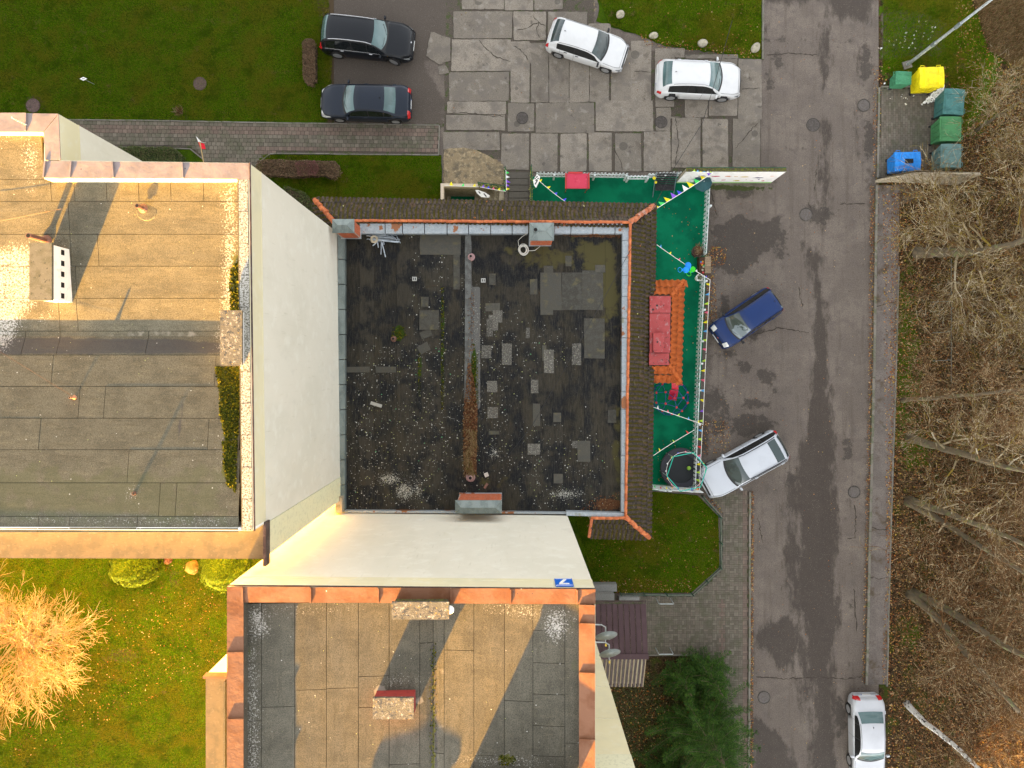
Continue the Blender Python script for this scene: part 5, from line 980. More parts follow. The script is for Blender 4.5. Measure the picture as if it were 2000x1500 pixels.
    # wheels
    ty = MB(); ty.lathe([(wr * .62, -.10), (wr * .95, -.105), (wr, -.08), (wr, .08), (wr * .95, .105), (wr * .62, .10)], n=26, axis='Y'); tme = ty.mesh('tyre', m_tyre, True)
    rm = MB()
    for k in range(5):
        a = 2 * PI * k / 5; R_ = Matrix.Rotation(a, 3, 'Y'); rm.box((0, 0, 0), (.01, .01, .01)); rm.box(R_ @ Vector((0, .09, wr * .36)), (.075, .02, wr * .56), M=R_)
    rm.lathe([(.06, .08), (.06, .105), (.01, .108)], n=10, axis='Y'); rm.lathe([(wr * .60, .075), (wr * .66, .10), (wr * .60, .104)], n=26, axis='Y'); rme = rm.mesh('rim', rim)
    dk = MB().lathe([(wr * .62, .02), (wr * .62, .06), (.01, .06)], n=20, axis='Y').mesh('brake_disc', m_dark)
    for w0, stg in ((wx[0], 0), (wx[1], steer)):
        for s in (1, -1):
            t = link('wheel', tme, root, (w0, s * (H0 - .135), wr), (0, 0, math.radians(stg) + (PI if s < 0 else 0))); link('rim', rme, t); link('brake_disc', dk, t)
    return root, S, strip
P_suv = [(0, .86), (.015, 1.12), (.05, 1.42), (.09, 1.66), (.16, 1.74), (.35, 1.79), (.50, 1.77), (.60, 1.66), (.70, 1.32), (.735, 1.16), (.82, 1.12), (.93, 1.02), (.985, .86), (1, .62)]
B_suv = [(0, .9), (.1, 1.10), (.4, 1.10), (.7, 1.06), (.85, 1.0), (1, .55)]
blk, S_, _ = car(718, 76, -6.5, 'black SUV with chrome roof rails, parked on dark ground at the yard top left', 4.9, 1.95, 1.8, P_suv, B_suv, (.735, .60), (.10, .035), paint('black_car_paint', (.006, .008, .012), coat=.15), rails=m_chrome, glass=m_glass_t, trimline=True, head=m_headdk, heads='slim', handles=m_chrome, badge=True, wr=.37, rear='tall', steer=-14, antenna=False)
st_h = MB()
P_sed = [(0, .62), (.012, .98), (.03, 1.06), (.13, 1.10), (.17, 1.14), (.24, 1.31), (.31, 1.41), (.42, 1.46), (.54, 1.44), (.62, 1.34), (.70, 1.10), (.735, .98), (.84, .93), (.94, .82), (.985, .70), (1, .52)]
B_sed = [(0, .8), (.12, 1.0), (.4, .98), (.72, .92), (.85, .86), (1, .45)]
car(714, 200, 178.5, 'dark blue black sedan below the black SUV, nose toward the lawn hedge', 4.82, 1.82, 1.45, P_sed, B_sed, (.735, .60), (.27, .155), paint('dark_blue_paint', (.009, .015, .028), coat=.15), glass=m_glass_t, head=m_head, rear='sedan', side=[(.20, .275), (.288, .445), (.457, .705)], lowtrim=m_chrome)
P_hat = [(0, .70), (.02, 1.0), (.05, 1.15), (.10, 1.36), (.15, 1.45), (.35, 1.50), (.50, 1.48), (.60, 1.36), (.715, 1.05), (.75, .99), (.86, .91), (.95, .79), (.985, .68), (1, .5)]
B_hat = [(0, .85), (.1, 1.02), (.4, .98), (.72, .92), (.85, .84), (1, .42)]
white = paint('white_car_paint', (.60, .61, .62)); 
car(1148, 88, -17.5, 'white compact hatchback standing askew on the concrete slabs, wing mirror black', 4.28, 1.78, 1.5, P_hat, B_hat, (.745, .585), (.145, .045), white, mirror=m_trim, head=m_headdk, heads='slim', rear='tall', handles=m_trim, side=[(.15, .365), (.38, .715)], glass=m_glass)
P_kug = [(0, .78), (.018, 1.05), (.05, 1.25), (.10, 1.52), (.15, 1.61), (.35, 1.67), (.50, 1.65), (.60, 1.52), (.71, 1.19), (.745, 1.10), (.86, 1.03), (.95, .90), (.985, .76), (1, .55)]
B_kug = [(0, .95), (.1, 1.10), (.4, 1.06), (.72, 1.0), (.85, .94), (1, .5)]
car(1365, 156, -2, 'white SUV with roof rails at the right end of the slab yard', 4.52, 1.86, 1.68, P_kug, B_kug, (.745, .585), (.14, .05), white, rails=m_chrome, head=m_headdk, heads='slim', rear='wrap', side=[(.13, .345), (.358, .52), (.532, .715)], lowtrim=m_trim, glass=m_glass_t, wr=.35, wheels=(.19, .80))
P_mpv = [(0, .75), (.012, 1.0), (.03, 1.30), (.06, 1.50), (.12, 1.56), (.35, 1.60), (.52, 1.57), (.62, 1.42), (.76, 1.04), (.80, .98), (.88, .92), (.96, .80), (.99, .66), (1, .5)]
B_mpv = [(0, .95), (.1, 1.02), (.4, .98), (.75, .94), (.88, .84), (1, .45)]
car(1457, 622, 214.5, 'dark blue small hatchback parked obliquely with its nose at the picket fence', 3.75, 1.64, 1.6, P_mpv, B_mpv, (.80, .60), (.06, .018), paint('blue_car_paint', (.003, .022, .105), coat=.15), heads='box', head=m_head, rear='tall', mirror=m_trim, tumble=.30, badge=plain('red_badge', (.5, .1, .08), .4), side=[(.06, .31), (.325, .50), (.515, .765)], glass=MAT('car_glass_sky', (.16, .20, .22), rough=.05, spec=.6, coat=.3, layers=[L((.02, .035, .03), .9, .46, .50)]), wheels=(.17, .83), wr=.29, nose=.86)
P_wag = [(0, .70), (.012, .95), (.03, 1.12), (.06, 1.33), (.10, 1.41), (.3, 1.47), (.46, 1.46), (.56, 1.35), (.68, 1.05), (.715, .97), (.84, .92), (.94, .82), (.985, .70), (1, .5)]
B_wag = [(0, .85), (.1, .98), (.4, .95), (.7, .9), (.85, .84), (1, .45)]
silver = paint('silver_car_paint', (.50, .53, .58), metal=.1)
car(1452, 908, 209, 'silver estate car with roof rails and rear glass roof panel beside the trampoline fence', 4.78, 1.85, 1.47, P_wag, B_wag, (.715, .545), (.055, .014), silver, rails=m_trim, heads='slim', rear='tall', roofglass=(.095, .19), side=[(.05, .22), (.235, .405), (.42, .685)], mirror=silver, glass=m_glass)
P_vec = [(0, .62), (.012, .95), (.03, 1.05), (.12, 1.09), (.16, 1.14), (.22, 1.30), (.29, 1.39), (.42, 1.44), (.54, 1.42), (.62, 1.30), (.70, 1.06), (.735, .96), (.84, .91), (.94, .82), (.985, .70), (1, .5)]
car(1694, 1442, -89, 'silver white sedan parked on the pavement edge, nose cut by the bottom of the picture', 4.55, 1.72, 1.44, P_vec, B_sed, (.735, .60), (.255, .145), paint('pale_silver_paint', (.52, .54, .58), metal=.15), rear='sedan', side=[(.20, .275), (.288, .445), (.457, .705)], glass=m_glass_t, wheels=(.19, .80))

# ---------------------------------------------------------------- bins
def wheelie(px, py, ang, col, wd, dp, ht, label, wheels=2, lidcol=None, slot=False):
    c = W(px, py, 0); o = empty('waste_container', (c.x, c.y, .04), math.radians(ang)); tag(o, label, 'bin', 'waste containers at the paved bin yard')
    hi = ht - .14; a, b = wd / 2, dp / 2; m = MB()
    lo = .82; V = [(-a * lo, -b * lo, .16), (a * lo, -b * lo, .16), (a * lo, b * lo, .16), (-a * lo, b * lo, .16), (-a, -b, hi), (a, -b, hi), (a, b, hi), (-a, b, hi)]
    m.add(V, [(3, 2, 1, 0), (4, 5, 6, 7), (0, 1, 5, 4), (1, 2, 6, 5), (2, 3, 7, 6), (3, 0, 4, 7)]); m.box((0, 0, hi), (wd + .05, dp + .05, .05))
    body = m.obj('body', col, o); r = MB()
    for k in (-1, 0, 1): r.box((k * a * .55, -b * .93, (hi + .2) / 2), (.05, .05, hi - .3), M=Matrix.Rotation(.11, 3, 'X'))
    r.obj('rib', col, body); l = MB(); n = 6
    V = []; F = []
    for i in range(n + 1):
        u = i / n; yy = -b - .03 + u * (dp + .06); zz = hi + .05 + .10 * math.sin(u * PI * .8 + .25) * (1 if wheels == 4 else .45); V += [(-a - .03, yy, zz), (a + .03, yy, zz)]
    F = [(2 * i, 2 * i + 1, 2 * i + 3, 2 * i + 2) for i in range(n)]; k0 = len(V); V += [(v[0], v[1], hi + .03) for v in V[:k0]]
    F += [(2 * i, 2 * i + 2, k0 + 2 * i + 2, k0 + 2 * i) for i in range(n)] + [(2 * i + 1, k0 + 2 * i + 1, k0 + 2 * i + 3, 2 * i + 3) for i in range(n)] + [(0, k0, k0 + 1, 1), (2 * n, 2 * n + 1, k0 + 2 * n + 1, k0 + 2 * n)]
    l.add(V, F); lid = l.obj('lid', lidcol or col, o)
    rr_ = MB()
    for k in (-1, 1): rr_.box((k * a * .62, 0, hi + .135 if wheels == 4 else hi + .09), (.07, dp * .9, .04))
    rr_.box((0, -b * .9, hi + .12 if wheels == 4 else hi + .085), (wd * .9, .04, .03)); rr_.obj('lid_ridge', lidcol or col, lid)
    for k in (-1, 1): h = MB(); h.tube([(k * a * .7 - .10, b + .02, hi), (k * a * .7 - .10, b + .13, hi + .02), (k * a * .7 + .10, b + .13, hi + .02), (k * a * .7 + .10, b + .02, hi)], .018, 5); h.obj('handle', lidcol or col, o)
    if slot: MB().box((.05, .0, hi + .165), (.42, .22, .03)).obj('slot', m_dark, lid)
    for sx, sy in ([(-1, -1), (1, -1), (-1, 1), (1, 1)] if wheels == 4 else [(-1, .8), (1, .8)]):
        w_ = MB(); w_.lathe([(.03, -.03), (.09, -.03), (.09, .03), (.03, .03)], n=12, axis='X'); w_.obj('wheel', m_tyre, o, loc=(sx * a * .8, sy * b * .8, .09))
    return o
pb_ = lambda n, c: MAT(n, c, rough=.55, layers=[L(tuple(x * .75 for x in c), 4, .46, .64, k=.8), L(tuple(min(1, x * 1.3 + .05) for x in c), 9, .56, .7, k=.5, off=3), L(tuple(x * .5 + .04 for x in c), 20, .6, .7, k=.5, off=6)])
yel = wheelie(1792, 170, 2, pb_('yellow_plastic', (.80, .66, .005)), 1.22, 1.02, 1.32, 'bright yellow large bin at the top of the bin yard', 4)
wheelie(1745, 167, 88, pb_('mid_green_plastic', (.05, .22, .11)), .62, .78, 1.05, 'small green wheelie bin left of the yellow one', 2)
teal = pb_('teal_plastic', (.055, .17, .16)); wheelie(1835, 216, -94, teal, 1.28, 1.0, 1.3, 'teal container just below the yellow bin, broken white foam beside it', 4)
wheelie(1829, 267, -91, pb_('green_plastic', (.06, .21, .08)), 1.22, 1.06, 1.28, 'green container in the middle of the right hand row', 4)
wheelie(1830, 318, -91, pb_('grey_teal_plastic', (.11, .20, .19)), 1.18, 1.0, 1.28, 'faded grey teal container under the overhanging twigs', 4)
blu = wheelie(1748, 328, 1, pb_('blue_plastic', (.012, .20, .62)), 1.3, .92, 1.25, 'bright blue container with a dark slot in its lid beside the concrete screen', 4, slot=True)
# white foam crumbs spilled between yellow and teal bins, litter
def quads(name, C, S_, mat, parent=None, tilt=.5, asp=(.6, 1.0), tri=False, NRM=None, **k):
    C = np.asarray(C, float); n = len(C); S_ = np.broadcast_to(np.asarray(S_, float), (n,)); a = RNG.uniform(0, 2 * PI, n); tx = RNG.normal(0, tilt, n); ty = RNG.normal(0, tilt, n)
    u = np.stack([np.cos(a), np.sin(a), tx], -1); v = np.stack([-np.sin(a), np.cos(a), ty], -1)
    if NRM is not None:
        N_ = NRM + RNG.normal(0, .2, (n, 3)); N_ /= np.linalg.norm(N_, axis=1, keepdims=True); u = u - N_ * (u * N_).sum(1, keepdims=True); u /= np.linalg.norm(u, axis=1, keepdims=True) + 1e-9; v = np.cross(N_, u)
    r = RNG.uniform(*asp, n)[:, None]; h = S_[:, None] / 2
    q = [C - u * h - v * h * r * .3, C + v * h * r, C + u * h, C - v * h * r * .8] if not tri else [C - u * h, C + v * h * r, C + u * h]
    V = np.stack(q, 1).reshape(-1, 3); m = len(q); return link(name, np_mesh(name, V, np.arange(n * m).reshape(n, m), mat), parent, **k)
def pts_in(poly, n, z=0.03, lz=0, zj=.01):
    P = np.array([xy(a, b, lz) for a, b in poly]); out = []
    while len(out) < n:
        xs = RNG.uniform(P[:, 0].min(), P[:, 0].max(), n * 2); ys = RNG.uniform(P[:, 1].min(), P[:, 1].max(), n * 2)
        ins = np.zeros(len(xs), bool)
        for i in range(len(P)):
            a, b = P[i], P[(i + 1) % len(P)]; ey = b[1] - a[1] if abs(b[1] - a[1]) > 1e-12 else 1e-12
            ins ^= ((a[1] > ys) != (b[1] > ys)) & (xs < (b[0] - a[0]) * (ys - a[1]) / ey + a[0])
        out += list(zip(xs[ins], ys[ins]))
    o = np.array(out[:n]); return np.column_stack([o, z + RNG.uniform(0, zj, n)])
tag(quads('foam_crumbs', pts_in([(1838, 168), (1842, 182), (1822, 200), (1797, 206), (1812, 190), (1830, 172)], 260, .06, zj=.25), RNG.uniform(.05, .16, 260), m_whitew), 'broken white foam spilled between the yellow and teal bins', 'litter', kind='stuff')
tag(quads('litter', np.vstack([pts_in([(1770, 40), (1830, 30), (1820, 95), (1750, 95), (1700, 110)], 36, .04), pts_in([(1722, 160), (1790, 170), (1790, 205), (1725, 205)], 14, .05)]), RNG.uniform(.05, .16, 50), MAT('paper_scraps', (.7, .7, .68), island=[(.75, .75, .72), (.6, .55, .42), (.5, .5, .5), (.7, .6, .5)])), 'small pale paper scraps on the bare soil by the bins', 'litter', kind='stuff')
m = MB(); m.prism([xy(1712, 357), xy(1744, 335.5), xy(1747, 337), xy(1716, 360)], 0, 1.4)
q0, q1 = xy(1709, 357), xy(1866, 362); wl = MB(); wl.prism([(q0[0], q0[1]), (q0[0] + 1.1, q0[1] + .02), (q1[0], q1[1]), (q1[0], q1[1] + .12), (q0[0] + 1.1, q0[1] + .14), (q0[0], q0[1] + .12)], 0, [.25, 2.0, 2.1, 2.1, 2.0, .25]); tag(wl.obj('concrete_screen', m_concw), 'stained beige concrete screen wall between the blue bin and pavement, low at its left end', 'wall')
# street lamp
c = W(1770, 128, 0); lp_ = empty('street_lamp', (c.x, c.y, 0)); tag(lp_, 'tall grey street lamp pole rising out of the top right corner beside the bins', 'street lamp')
m = MB(); m.tube([(0, 0, 0), (0, 0, 2.6)], .085, 10); m.obj('pole_base', m_steel, lp_); m = MB(); m.tube([(0, 0, 2.6), (.05, .05, 9)], [.075, .05], 10); m.obj('pole', m_steel, lp_)
MB().lathe([(.10, 2.4), (.115, 2.5), (.10, 2.7)], n=10).obj('collar', m_galv2, lp_); MB().box((0, 0, .06), (.45, .40, .12), .3).obj('footing', m_kerb, lp_); MB().lathe([(.078, 4.3), (.10, 4.35), (.10, 4.7), (.078, 4.75)], n=10).obj('clamp', m_galv2, lp_)
m = MB(); m.tube([(.05, .05, 9), (-.4, .1, 9.3), (-1.4, .1, 9.4)], .04, 8); m.obj('arm', m_steel, lp_); MB().box((-1.7, .1, 9.38), (.7, .28, .12)).obj('lamp_head', m_galv2, lp_)
# rocks
def rock(px, py, r, s, label, ang):
    c = W(px, py, 0); m = MB(); n, k = 9, 5; V = []
    for j in range(k + 1):
        ph = PI * j / k
        for i in range(n): a = 2 * PI * i / n; q = r * (1 + random.uniform(-.18, .18)); V.append((q * math.sin(ph) * math.cos(a) * s, q * math.sin(ph) * math.sin(a), q * .7 * math.cos(ph) + r * .45))
    m.add(V, [(j * n + i, (j + 1) * n + i, (j + 1) * n + (i + 1) % n, j * n + (i + 1) % n) for j in range(k) for i in range(n)]); o = m.obj('rock', m_stone, smooth=True, loc=(c.x, c.y, 0), rz=ang); tag(o, label, 'rock', 'boulders along the lawn edge')
    mod = o.modifiers.new('s', 'SUBSURF'); mod.levels = 1; mod.render_levels = 1
rock(1211, 30, .24, 1.15, 'yellowish boulder highest on the lawn, near the white hatchback', .6); rock(1276, 71, .22, 1.25, 'small flat boulder between the two white cars', .1); rock(1371, 87, .29, 1.15, 'rounded boulder above the white SUV bonnet side', .2); rock(1474, 96, .33, .8, 'largest pale boulder at the right end of the row beside the road kerb', -.6)
# small sign in the lawn
c = W(185, 165, 0); sg2 = empty('lawn_sign', tuple(c)); tag(sg2, 'small white diamond shaped notice on a thin stake in the large lawn', 'sign')
t_ = Vector(W(163, 154, .9)) - c; MB().tube([(0, 0, 0), tuple(t_)], .012, 4).obj('stake', m_steel, sg2); MB().prism([(t_.x - .2, t_.y), (t_.x, t_.y - .10), (t_.x + .2, t_.y), (t_.x, t_.y + .10)], t_.z, t_.z + .01).obj('plate', m_whitew, sg2)
mk = MB(); [mk.box((t_.x + q, t_.y, t_.z + .013), (.03, .05, .004)) for q in (-.05, 0, .05)]; mk.obj('marks', m_trim, sg2)
# loose things on the black roof
zc = 3.26
def rod(a, b, r=.025, mt=None, z=zc, par=None, zt=None): m = MB(); m.tube([W(*a, z), W(*b, zt or z)], r, 5); return m.obj('rod', mt or m_alu, par)
pile = empty('rod_pile', tuple(W(745, 468, zc))); tag(pile, 'heap of thin grey metal rods and profiles on the black roof by the corner chimney', 'metal rods'); pile.location = (0, 0, 0)
for i in range(26):
    a = (715 + random.uniform(0, 20), 452 + random.uniform(0, 17)); rod(a, (a[0] + random.uniform(28, 58), a[1] + random.uniform(-5, 9)), random.uniform(.018, .032), z=zc + random.uniform(.02, .16), par=pile)
for a, b in (((745, 470), (744, 497)), ((746, 474), (753, 502)), ((737, 470), (739, 484)), ((735, 474), (728, 480)), ((760, 455), (776, 470)), ((775, 462), (782, 475)), ((748, 462), (750, 478))): rod(a, b, .03, par=pile, z=zc + .05)
cl = MB(); c = W(731, 467, zc + .12)
for k in range(12): r_ = .10 + random.uniform(0, .10); cl.tube([c + Vector((r_ * math.cos(t) + random.uniform(-.03, .03), r_ * math.sin(t) + random.uniform(-.03, .03), random.uniform(-.05, .08))) for t in np.linspace(0, 6, 10)], .012, 4)
tag(cl.obj('tangled_cord', plain('beige_cord', (.6, .52, .38), .8)), 'tangled beige cord lying on the heap of metal rods', 'cord')
cl = MB(); c = W(1022, 488, zc + .05)
for k in range(7): r_ = .16 + .10 * random.random(); o_ = Vector((random.uniform(-.05, .05), random.uniform(-.05, .05), k * .012)); cl.tube([c + o_ + Vector((r_ * math.cos(t), r_ * math.sin(t) * 1.1, 0)) for t in np.linspace(0, 6.4, 18)], .014, 4)
cl.tube([W(1013, 480, zc), W(1012, 470, zc), W(1020, 462, zc), W(1031, 455, 3.6)], .014, 4); cl.tube([W(1030, 490, zc), W(1045, 489, zc), W(1055, 481, zc)], .014, 4)
tag(cl.obj('cable_coil', plain('white_cable', (.68, .66, .6), .6)), 'coil of white cable on the black roof next to the middle chimney', 'cable')
m_pinkpipe = plain('faded_pipe', (.36, .22, .22), .7)
pipe('vent_pipe', 920, 502, 3.2, 3.5, .09, m_pinkpipe, None, lab='pinkish vent pipe in the centre line of the black roof near its north rim', cat='vent pipe')
pipe('vent_pipe', 919, 932, 3.2, 3.5, .11, m_pinkpipe, None, lab='pinkish vent pipe at the south end of the dead grass gutter', cat='vent pipe')
m = MB(); m.tube([W(946, 954, 3.35), W(952, 944, 3.3)], .07, 8); tag(m.obj('vent_pipe', m_rustpipe), 'short tilted rusty pipe above the wide brick chimney', 'vent pipe')
pipe('vent_pipe', 769, 662, 3.2, 3.42, .075, m_rustpipe, None, lab='rusty vent pipe among moss in the left half of the black roof', cat='vent pipe')
m_block = plain('dirty_white_block', (.42, .42, .40), .8)
for px, py, lb in ((810, 545, 'white block with two slots on the left half of the black roof'), (944, 548, 'white block with two slots just right of the roof gutter')):
    c = W(px, py, zc); o = tag(MB().box((c.x, c.y, zc + .04), (.22, .20, .09)).obj('roof_block', m_block), lb, 'block', 'white blocks on the black roof'); MB().box((c.x - .04, c.y, zc + .088), (.04, .12, .01)).obj('slot', m_dark, o); MB().box((c.x + .05, c.y, zc + .088), (.04, .12, .01)).obj('slot', m_dark, o)
c = W(735, 790, zc); tag(MB().box((c.x, c.y, zc + .03), (.58, .16, .04), -.3).obj('loose_board', plain('pale_board', (.36, .35, .32), .8)), 'pale board lying alone on the lower left of the black roof', 'board')
c = W(950, 927, zc); tag(MB().box((c.x, c.y, zc + .05), (.2, .2, .06), .4).obj('loose_brick', plain('pale_brick', (.5, .45, .4), .8)), 'small pale slab fragment right of the gutter vent pipe', 'brick')
c = W(1244, 661, 3.3); tag(MB().box((c.x, c.y, 3.36), (.17, .22, .08), .1).obj('loose_brick', m_whitew), 'white fragment lying on the mossy tile skirt', 'brick')
def mossy(polys, n, lz, zf, par, zj=.05, size=(.04, .10)):
    C = np.vstack([pts_in(P, max(20, int(n * f)), 0, lz, 0) for P, f in polys]); C[:, 2] = zf(C[:, 0], C[:, 1]) + RNG.uniform(.005, zj, len(C)); quads('moss_clumps', C, RNG.uniform(*size, len(C)), m_mossc, par, tilt=.6, kind='stuff')
mossy([([(414, 716), (467, 716), (466, 800), (466, 856), (442, 860), (428, 810), (424, 760)], .6), ([(436, 862), (465, 858), (466, 920), (468, 960), (450, 945), (440, 905)], .25), ([(444, 520), (462, 500), (463, 600), (440, 604), (438, 560)], .12), ([(440, 600), (462, 604), (462, 612), (445, 612)], .03)], 4200, 15.0, zA, rfA)
mossy([([(838, 1275), (850, 1272), (851, 1500), (836, 1500)], .5), ([(972, 1478), (1008, 1478), (1004, 1498), (975, 1498)], .4), ([(842, 1262), (850, 1262), (850, 1330), (842, 1330)], .1)], 300, 15.0, zB, rfB, .03, (.03, .07))
mossy([([(766, 640), (790, 636), (794, 655), (778, 668), (764, 660)], .2), ([(862, 560), (867, 560), (867, 800), (861, 800)], .35), ([(918, 700), (934, 690), (934, 790), (926, 790)], .35), ([(816, 690), (822, 690), (822, 770), (816, 770)], .1)], 900, 3.2, lambda x, y: zC(x, y) + .02, rfC, .03, (.03, .08))
# debris line and dead grass
tag(quads('leaf_debris', np.vstack([pts_in([(915, 700), (926, 745), (933, 800), (930, 920), (920, 932), (906, 925), (904, 820)], 2600, 3.22, 3.2, .08), pts_in([(1160, 970), (1214, 960), (1214, 1000), (1130, 1000)], 260, 3.24, 3.2, .03), pts_in([(914, 570), (926, 570), (926, 720), (914, 720)], 120, 3.24, 3.2, .03), pts_in([(1100, 457), (1214, 457), (1214, 464), (1100, 462)], 160, 3.24, 3.2, .03)]), RNG.uniform(.03, .09, 3140), m_debris), 'brown leaf debris filling the gutter of the black roof', 'leaves', kind='stuff')
V = []; F = []
for i in range(420):
    t = random.random(); c = W(918 + 5 * math.sin(t * 7) + random.gauss(0, 4), 838 + 90 * t, 3.26); a = -PI / 2 + random.gauss(0, .35) + (.5 if c.x > -2.1 else -.4) * random.random(); l_ = random.uniform(.15, .45); d = Vector((math.cos(a), math.sin(a), 0)); n_ = Vector((-d.y, d.x, 0)) * .008; z0 = Vector((0, 0, random.uniform(0, .1))); b = len(V); V += [c - n_ + z0, c + n_ + z0, c + d * l_ + z0 + Vector((0, 0, .05))]; F.append((b, b + 1, b + 2))
me = bpy.data.meshes.new('g'); me.from_pydata([tuple(v) for v in V], [], F); me.materials.append(m_drygrass); tag(link('dead_grass', me), 'pale dead grass growing in the black roof gutter', 'grass', kind='stuff')
# ---------------------------------------------------------------- fences and playground
def picket(a, b, h, label, sp=.18, pw=.10, rail_z=(.3, .78), posts=(), inner=1, gapmask=None, z0=0.02):
    A0, B0 = Vector((*xy(*a), z0)), Vector((*xy(*b), z0)); d = (B0 - A0); Ln = d.length; ang = math.atan2(d.y, d.x); o = empty('picket_fence', tuple(A0), ang); tag(o, label, 'fence', 'white picket fences round the playground')
    m = MB(); m.add([(-pw / 2, -.011, .05), (pw / 2, -.011, .05), (pw / 2, .011, .05), (-pw / 2, .011, .05), (-pw / 2, -.011, h - .05), (pw / 2, -.011, h - .05), (pw / 2, .011, h - .05), (-pw / 2, .011, h - .05), (0, -.011, h), (0, .011, h)],
        [(3, 2, 1, 0), (0, 1, 5, 8, 4), (1, 2, 6, 5), (2, 3, 7, 9, 6), (3, 0, 4, 7), (5, 6, 9, 8), (7, 4, 8, 9)]); me = m.mesh('picket', m_white); n = int(Ln / sp)
    for i in range(n + 1):
        if gapmask and gapmask(i / n): continue
        link('picket', me, o, (i * Ln / n, -.03 * inner, random.uniform(-.012, .012)), (random.uniform(-.02, .02), random.uniform(-.02, .02), 0))
    for z in rail_z: MB().box((Ln / 2, .015 * inner, z), (Ln, .04, .08)).obj('rail', m_white, o)
    for p in posts: MB().box((p * Ln, .09 * inner, h * .48), (.09, .09, h * .96)).obj('post', m_white, o)
    return o
picket((1048, 347), (1158, 348), .98, 'white picket fence panel left part, behind the pink red table', posts=(.3,), inner=-1)
picket((1158, 348), (1220, 349), .98, 'white picket fence panel in the middle of the north side with lifted boards', inner=-1, posts=(0, .98))
picket((1222, 352), (1262, 352), .80, 'low white picket gate in the north side of the playground', inner=-1, posts=(.02, .96))
picket((1263, 349), (1322, 346), .98, 'white picket fence panel behind the black slatted seat', inner=-1, posts=(.5,))
picket((1378, 362), (1376, 410), .98, 'picket panel beside the painted wall, highest of the east side', posts=(.0, .98), sp=.21, pw=.12)
picket((1376, 411), (1371, 500), .98, 'picket panel of the east side ending at the round planter and wooden planks', posts=(), sp=.21, pw=.12)
picket((1368, 545), (1361, 670), .98, 'picket panel of the east side between the wooden planks and the blue car', posts=(.06, .5, .98), sp=.21, pw=.12)
picket((1361, 671), (1355, 822), .98, 'picket panel of the east side beside the climbing dome', posts=(.26, .6), sp=.21, pw=.12)
picket((1355, 823), (1350, 948), .98, 'picket panel of the east side beside the trampoline and silver estate', posts=(.03, .6), sp=.21, pw=.12)
f = picket((1268, 947), (1352, 951), 1.9, 'tall white board fence closing the south end of the playground', sp=.22, pw=.205, rail_z=(.4, 1.4), inner=-1)
# fence screen with plastic ivy by the entrance steps
def ivy(a, b, h, label):
    A0, B0 = Vector((*xy(*a), 0)), Vector((*xy(*b), 0)); o = empty('mesh_fence', tuple(A0)); tag(o, label, 'fence'); d = B0 - A0; m = MB(); m.tube([(0, 0, h), (d.x, d.y, h)], .022, 6)
    n = max(2, int(d.length / .9)); [m.tube([(d.x * i / n, d.y * i / n, 0), (d.x * i / n, d.y * i / n, h)], .025, 6) for i in range(n + 1)]; m.obj('frame', m_greenmetal, o); q = MB(); k = int(d.length / .09); [q.tube([(d.x * i / k, d.y * i / k, .05), (d.x * i / k, d.y * i / k, h)], .004, 3) for i in range(k)]; q.obj('wire_mesh', m_greenmetal, o, kind='stuff')
    N = int(d.length * 140); t = RNG.uniform(0, 1, N); C = np.column_stack([d.x * t + RNG.normal(0, .035, N), d.y * t + RNG.normal(0, .035, N), RNG.uniform(.15, h, N)]); quads('plastic_ivy', C, .055, m_ivy, o, kind='stuff')
m_ivy = MAT('plastic_ivy', (.1, .2, .02), island=[(.06, .14, .02), (.25, .32, .02), (.05, .10, .02), (.4, .42, .05), (.02, .06, .02)], rough=.6)
ivy((935, 365), (985, 372), .95, 'green mesh fence with plastic ivy along the cellar stairs'); ivy((987, 334), (987, 372), .95, 'short ivy clad mesh fence left of the entrance steps'); ivy((1037, 332), (1037, 400), 1.0, 'ivy clad mesh fence right of the entrance steps')
# painted banner wall
wl = empty('painted_wall', (0, 0, 0)); tag(wl, 'free standing white wall with faded coloured drawings, moss on its coping', 'wall')
wy = xy(1323, 357)[1]; wx0, wx1 = xy(1321, 0)[0], xy(1505, 0)[0]; hw = 2.25
MB().prism([(wx0, wy + .01), (wx1, wy + .01), (wx1, wy + .17), (wx0, wy + .17)], 0, hw - .05).obj('core', m_concw, wl); MB().box(((wx0 + wx1) / 2, wy, hw / 2), (wx1 - wx0, .02, hw - .02)).obj('white_face', MAT('faded_white_panel', (.80, .78, .76), layers=[L((.70, .68, .66), 2.5, .5, .66), L((.45, .5, .4), 4, .68, .78, k=.5, off=4)]), wl)
MB().prism([(wx0, wy - .01), (wx1, wy - .01), (wx1, wy + .2), (wx0, wy + .2)], hw - .05, hw).obj('coping', m_mosstop, wl); MB().box(((wx0 + wx1) / 2, wy + .19, hw + .005), (wx1 - wx0, .03, .03)).obj('coping_edge', m_greenmetal, wl); MB().box(((wx0 + wx1) / 2, wy - .012, .12), (wx1 - wx0, .012, .22)).obj('green_band', plain('pale_green_paint', (.3, .5, .2), .7), wl)
def blob(cx, cz, rx, rz, col, nm='drawing', n=16, seed=0):
    random.seed(seed + int(cx * 100)); nme = 'ink_%d_%d_%d' % tuple(int(v * 100) for v in col); mt = bpy.data.materials.get(nme) or plain(nme, col, .8)
    m = MB(); m.poly([(cx + rx * math.cos(2 * PI * i / n) * random.uniform(.6, 1.15), wy - .0135, cz + rz * math.sin(2 * PI * i / n) * random.uniform(.5, 1.2)) for i in range(n)]); return m.obj(nm, mt, wl)
Lw = wx1 - wx0
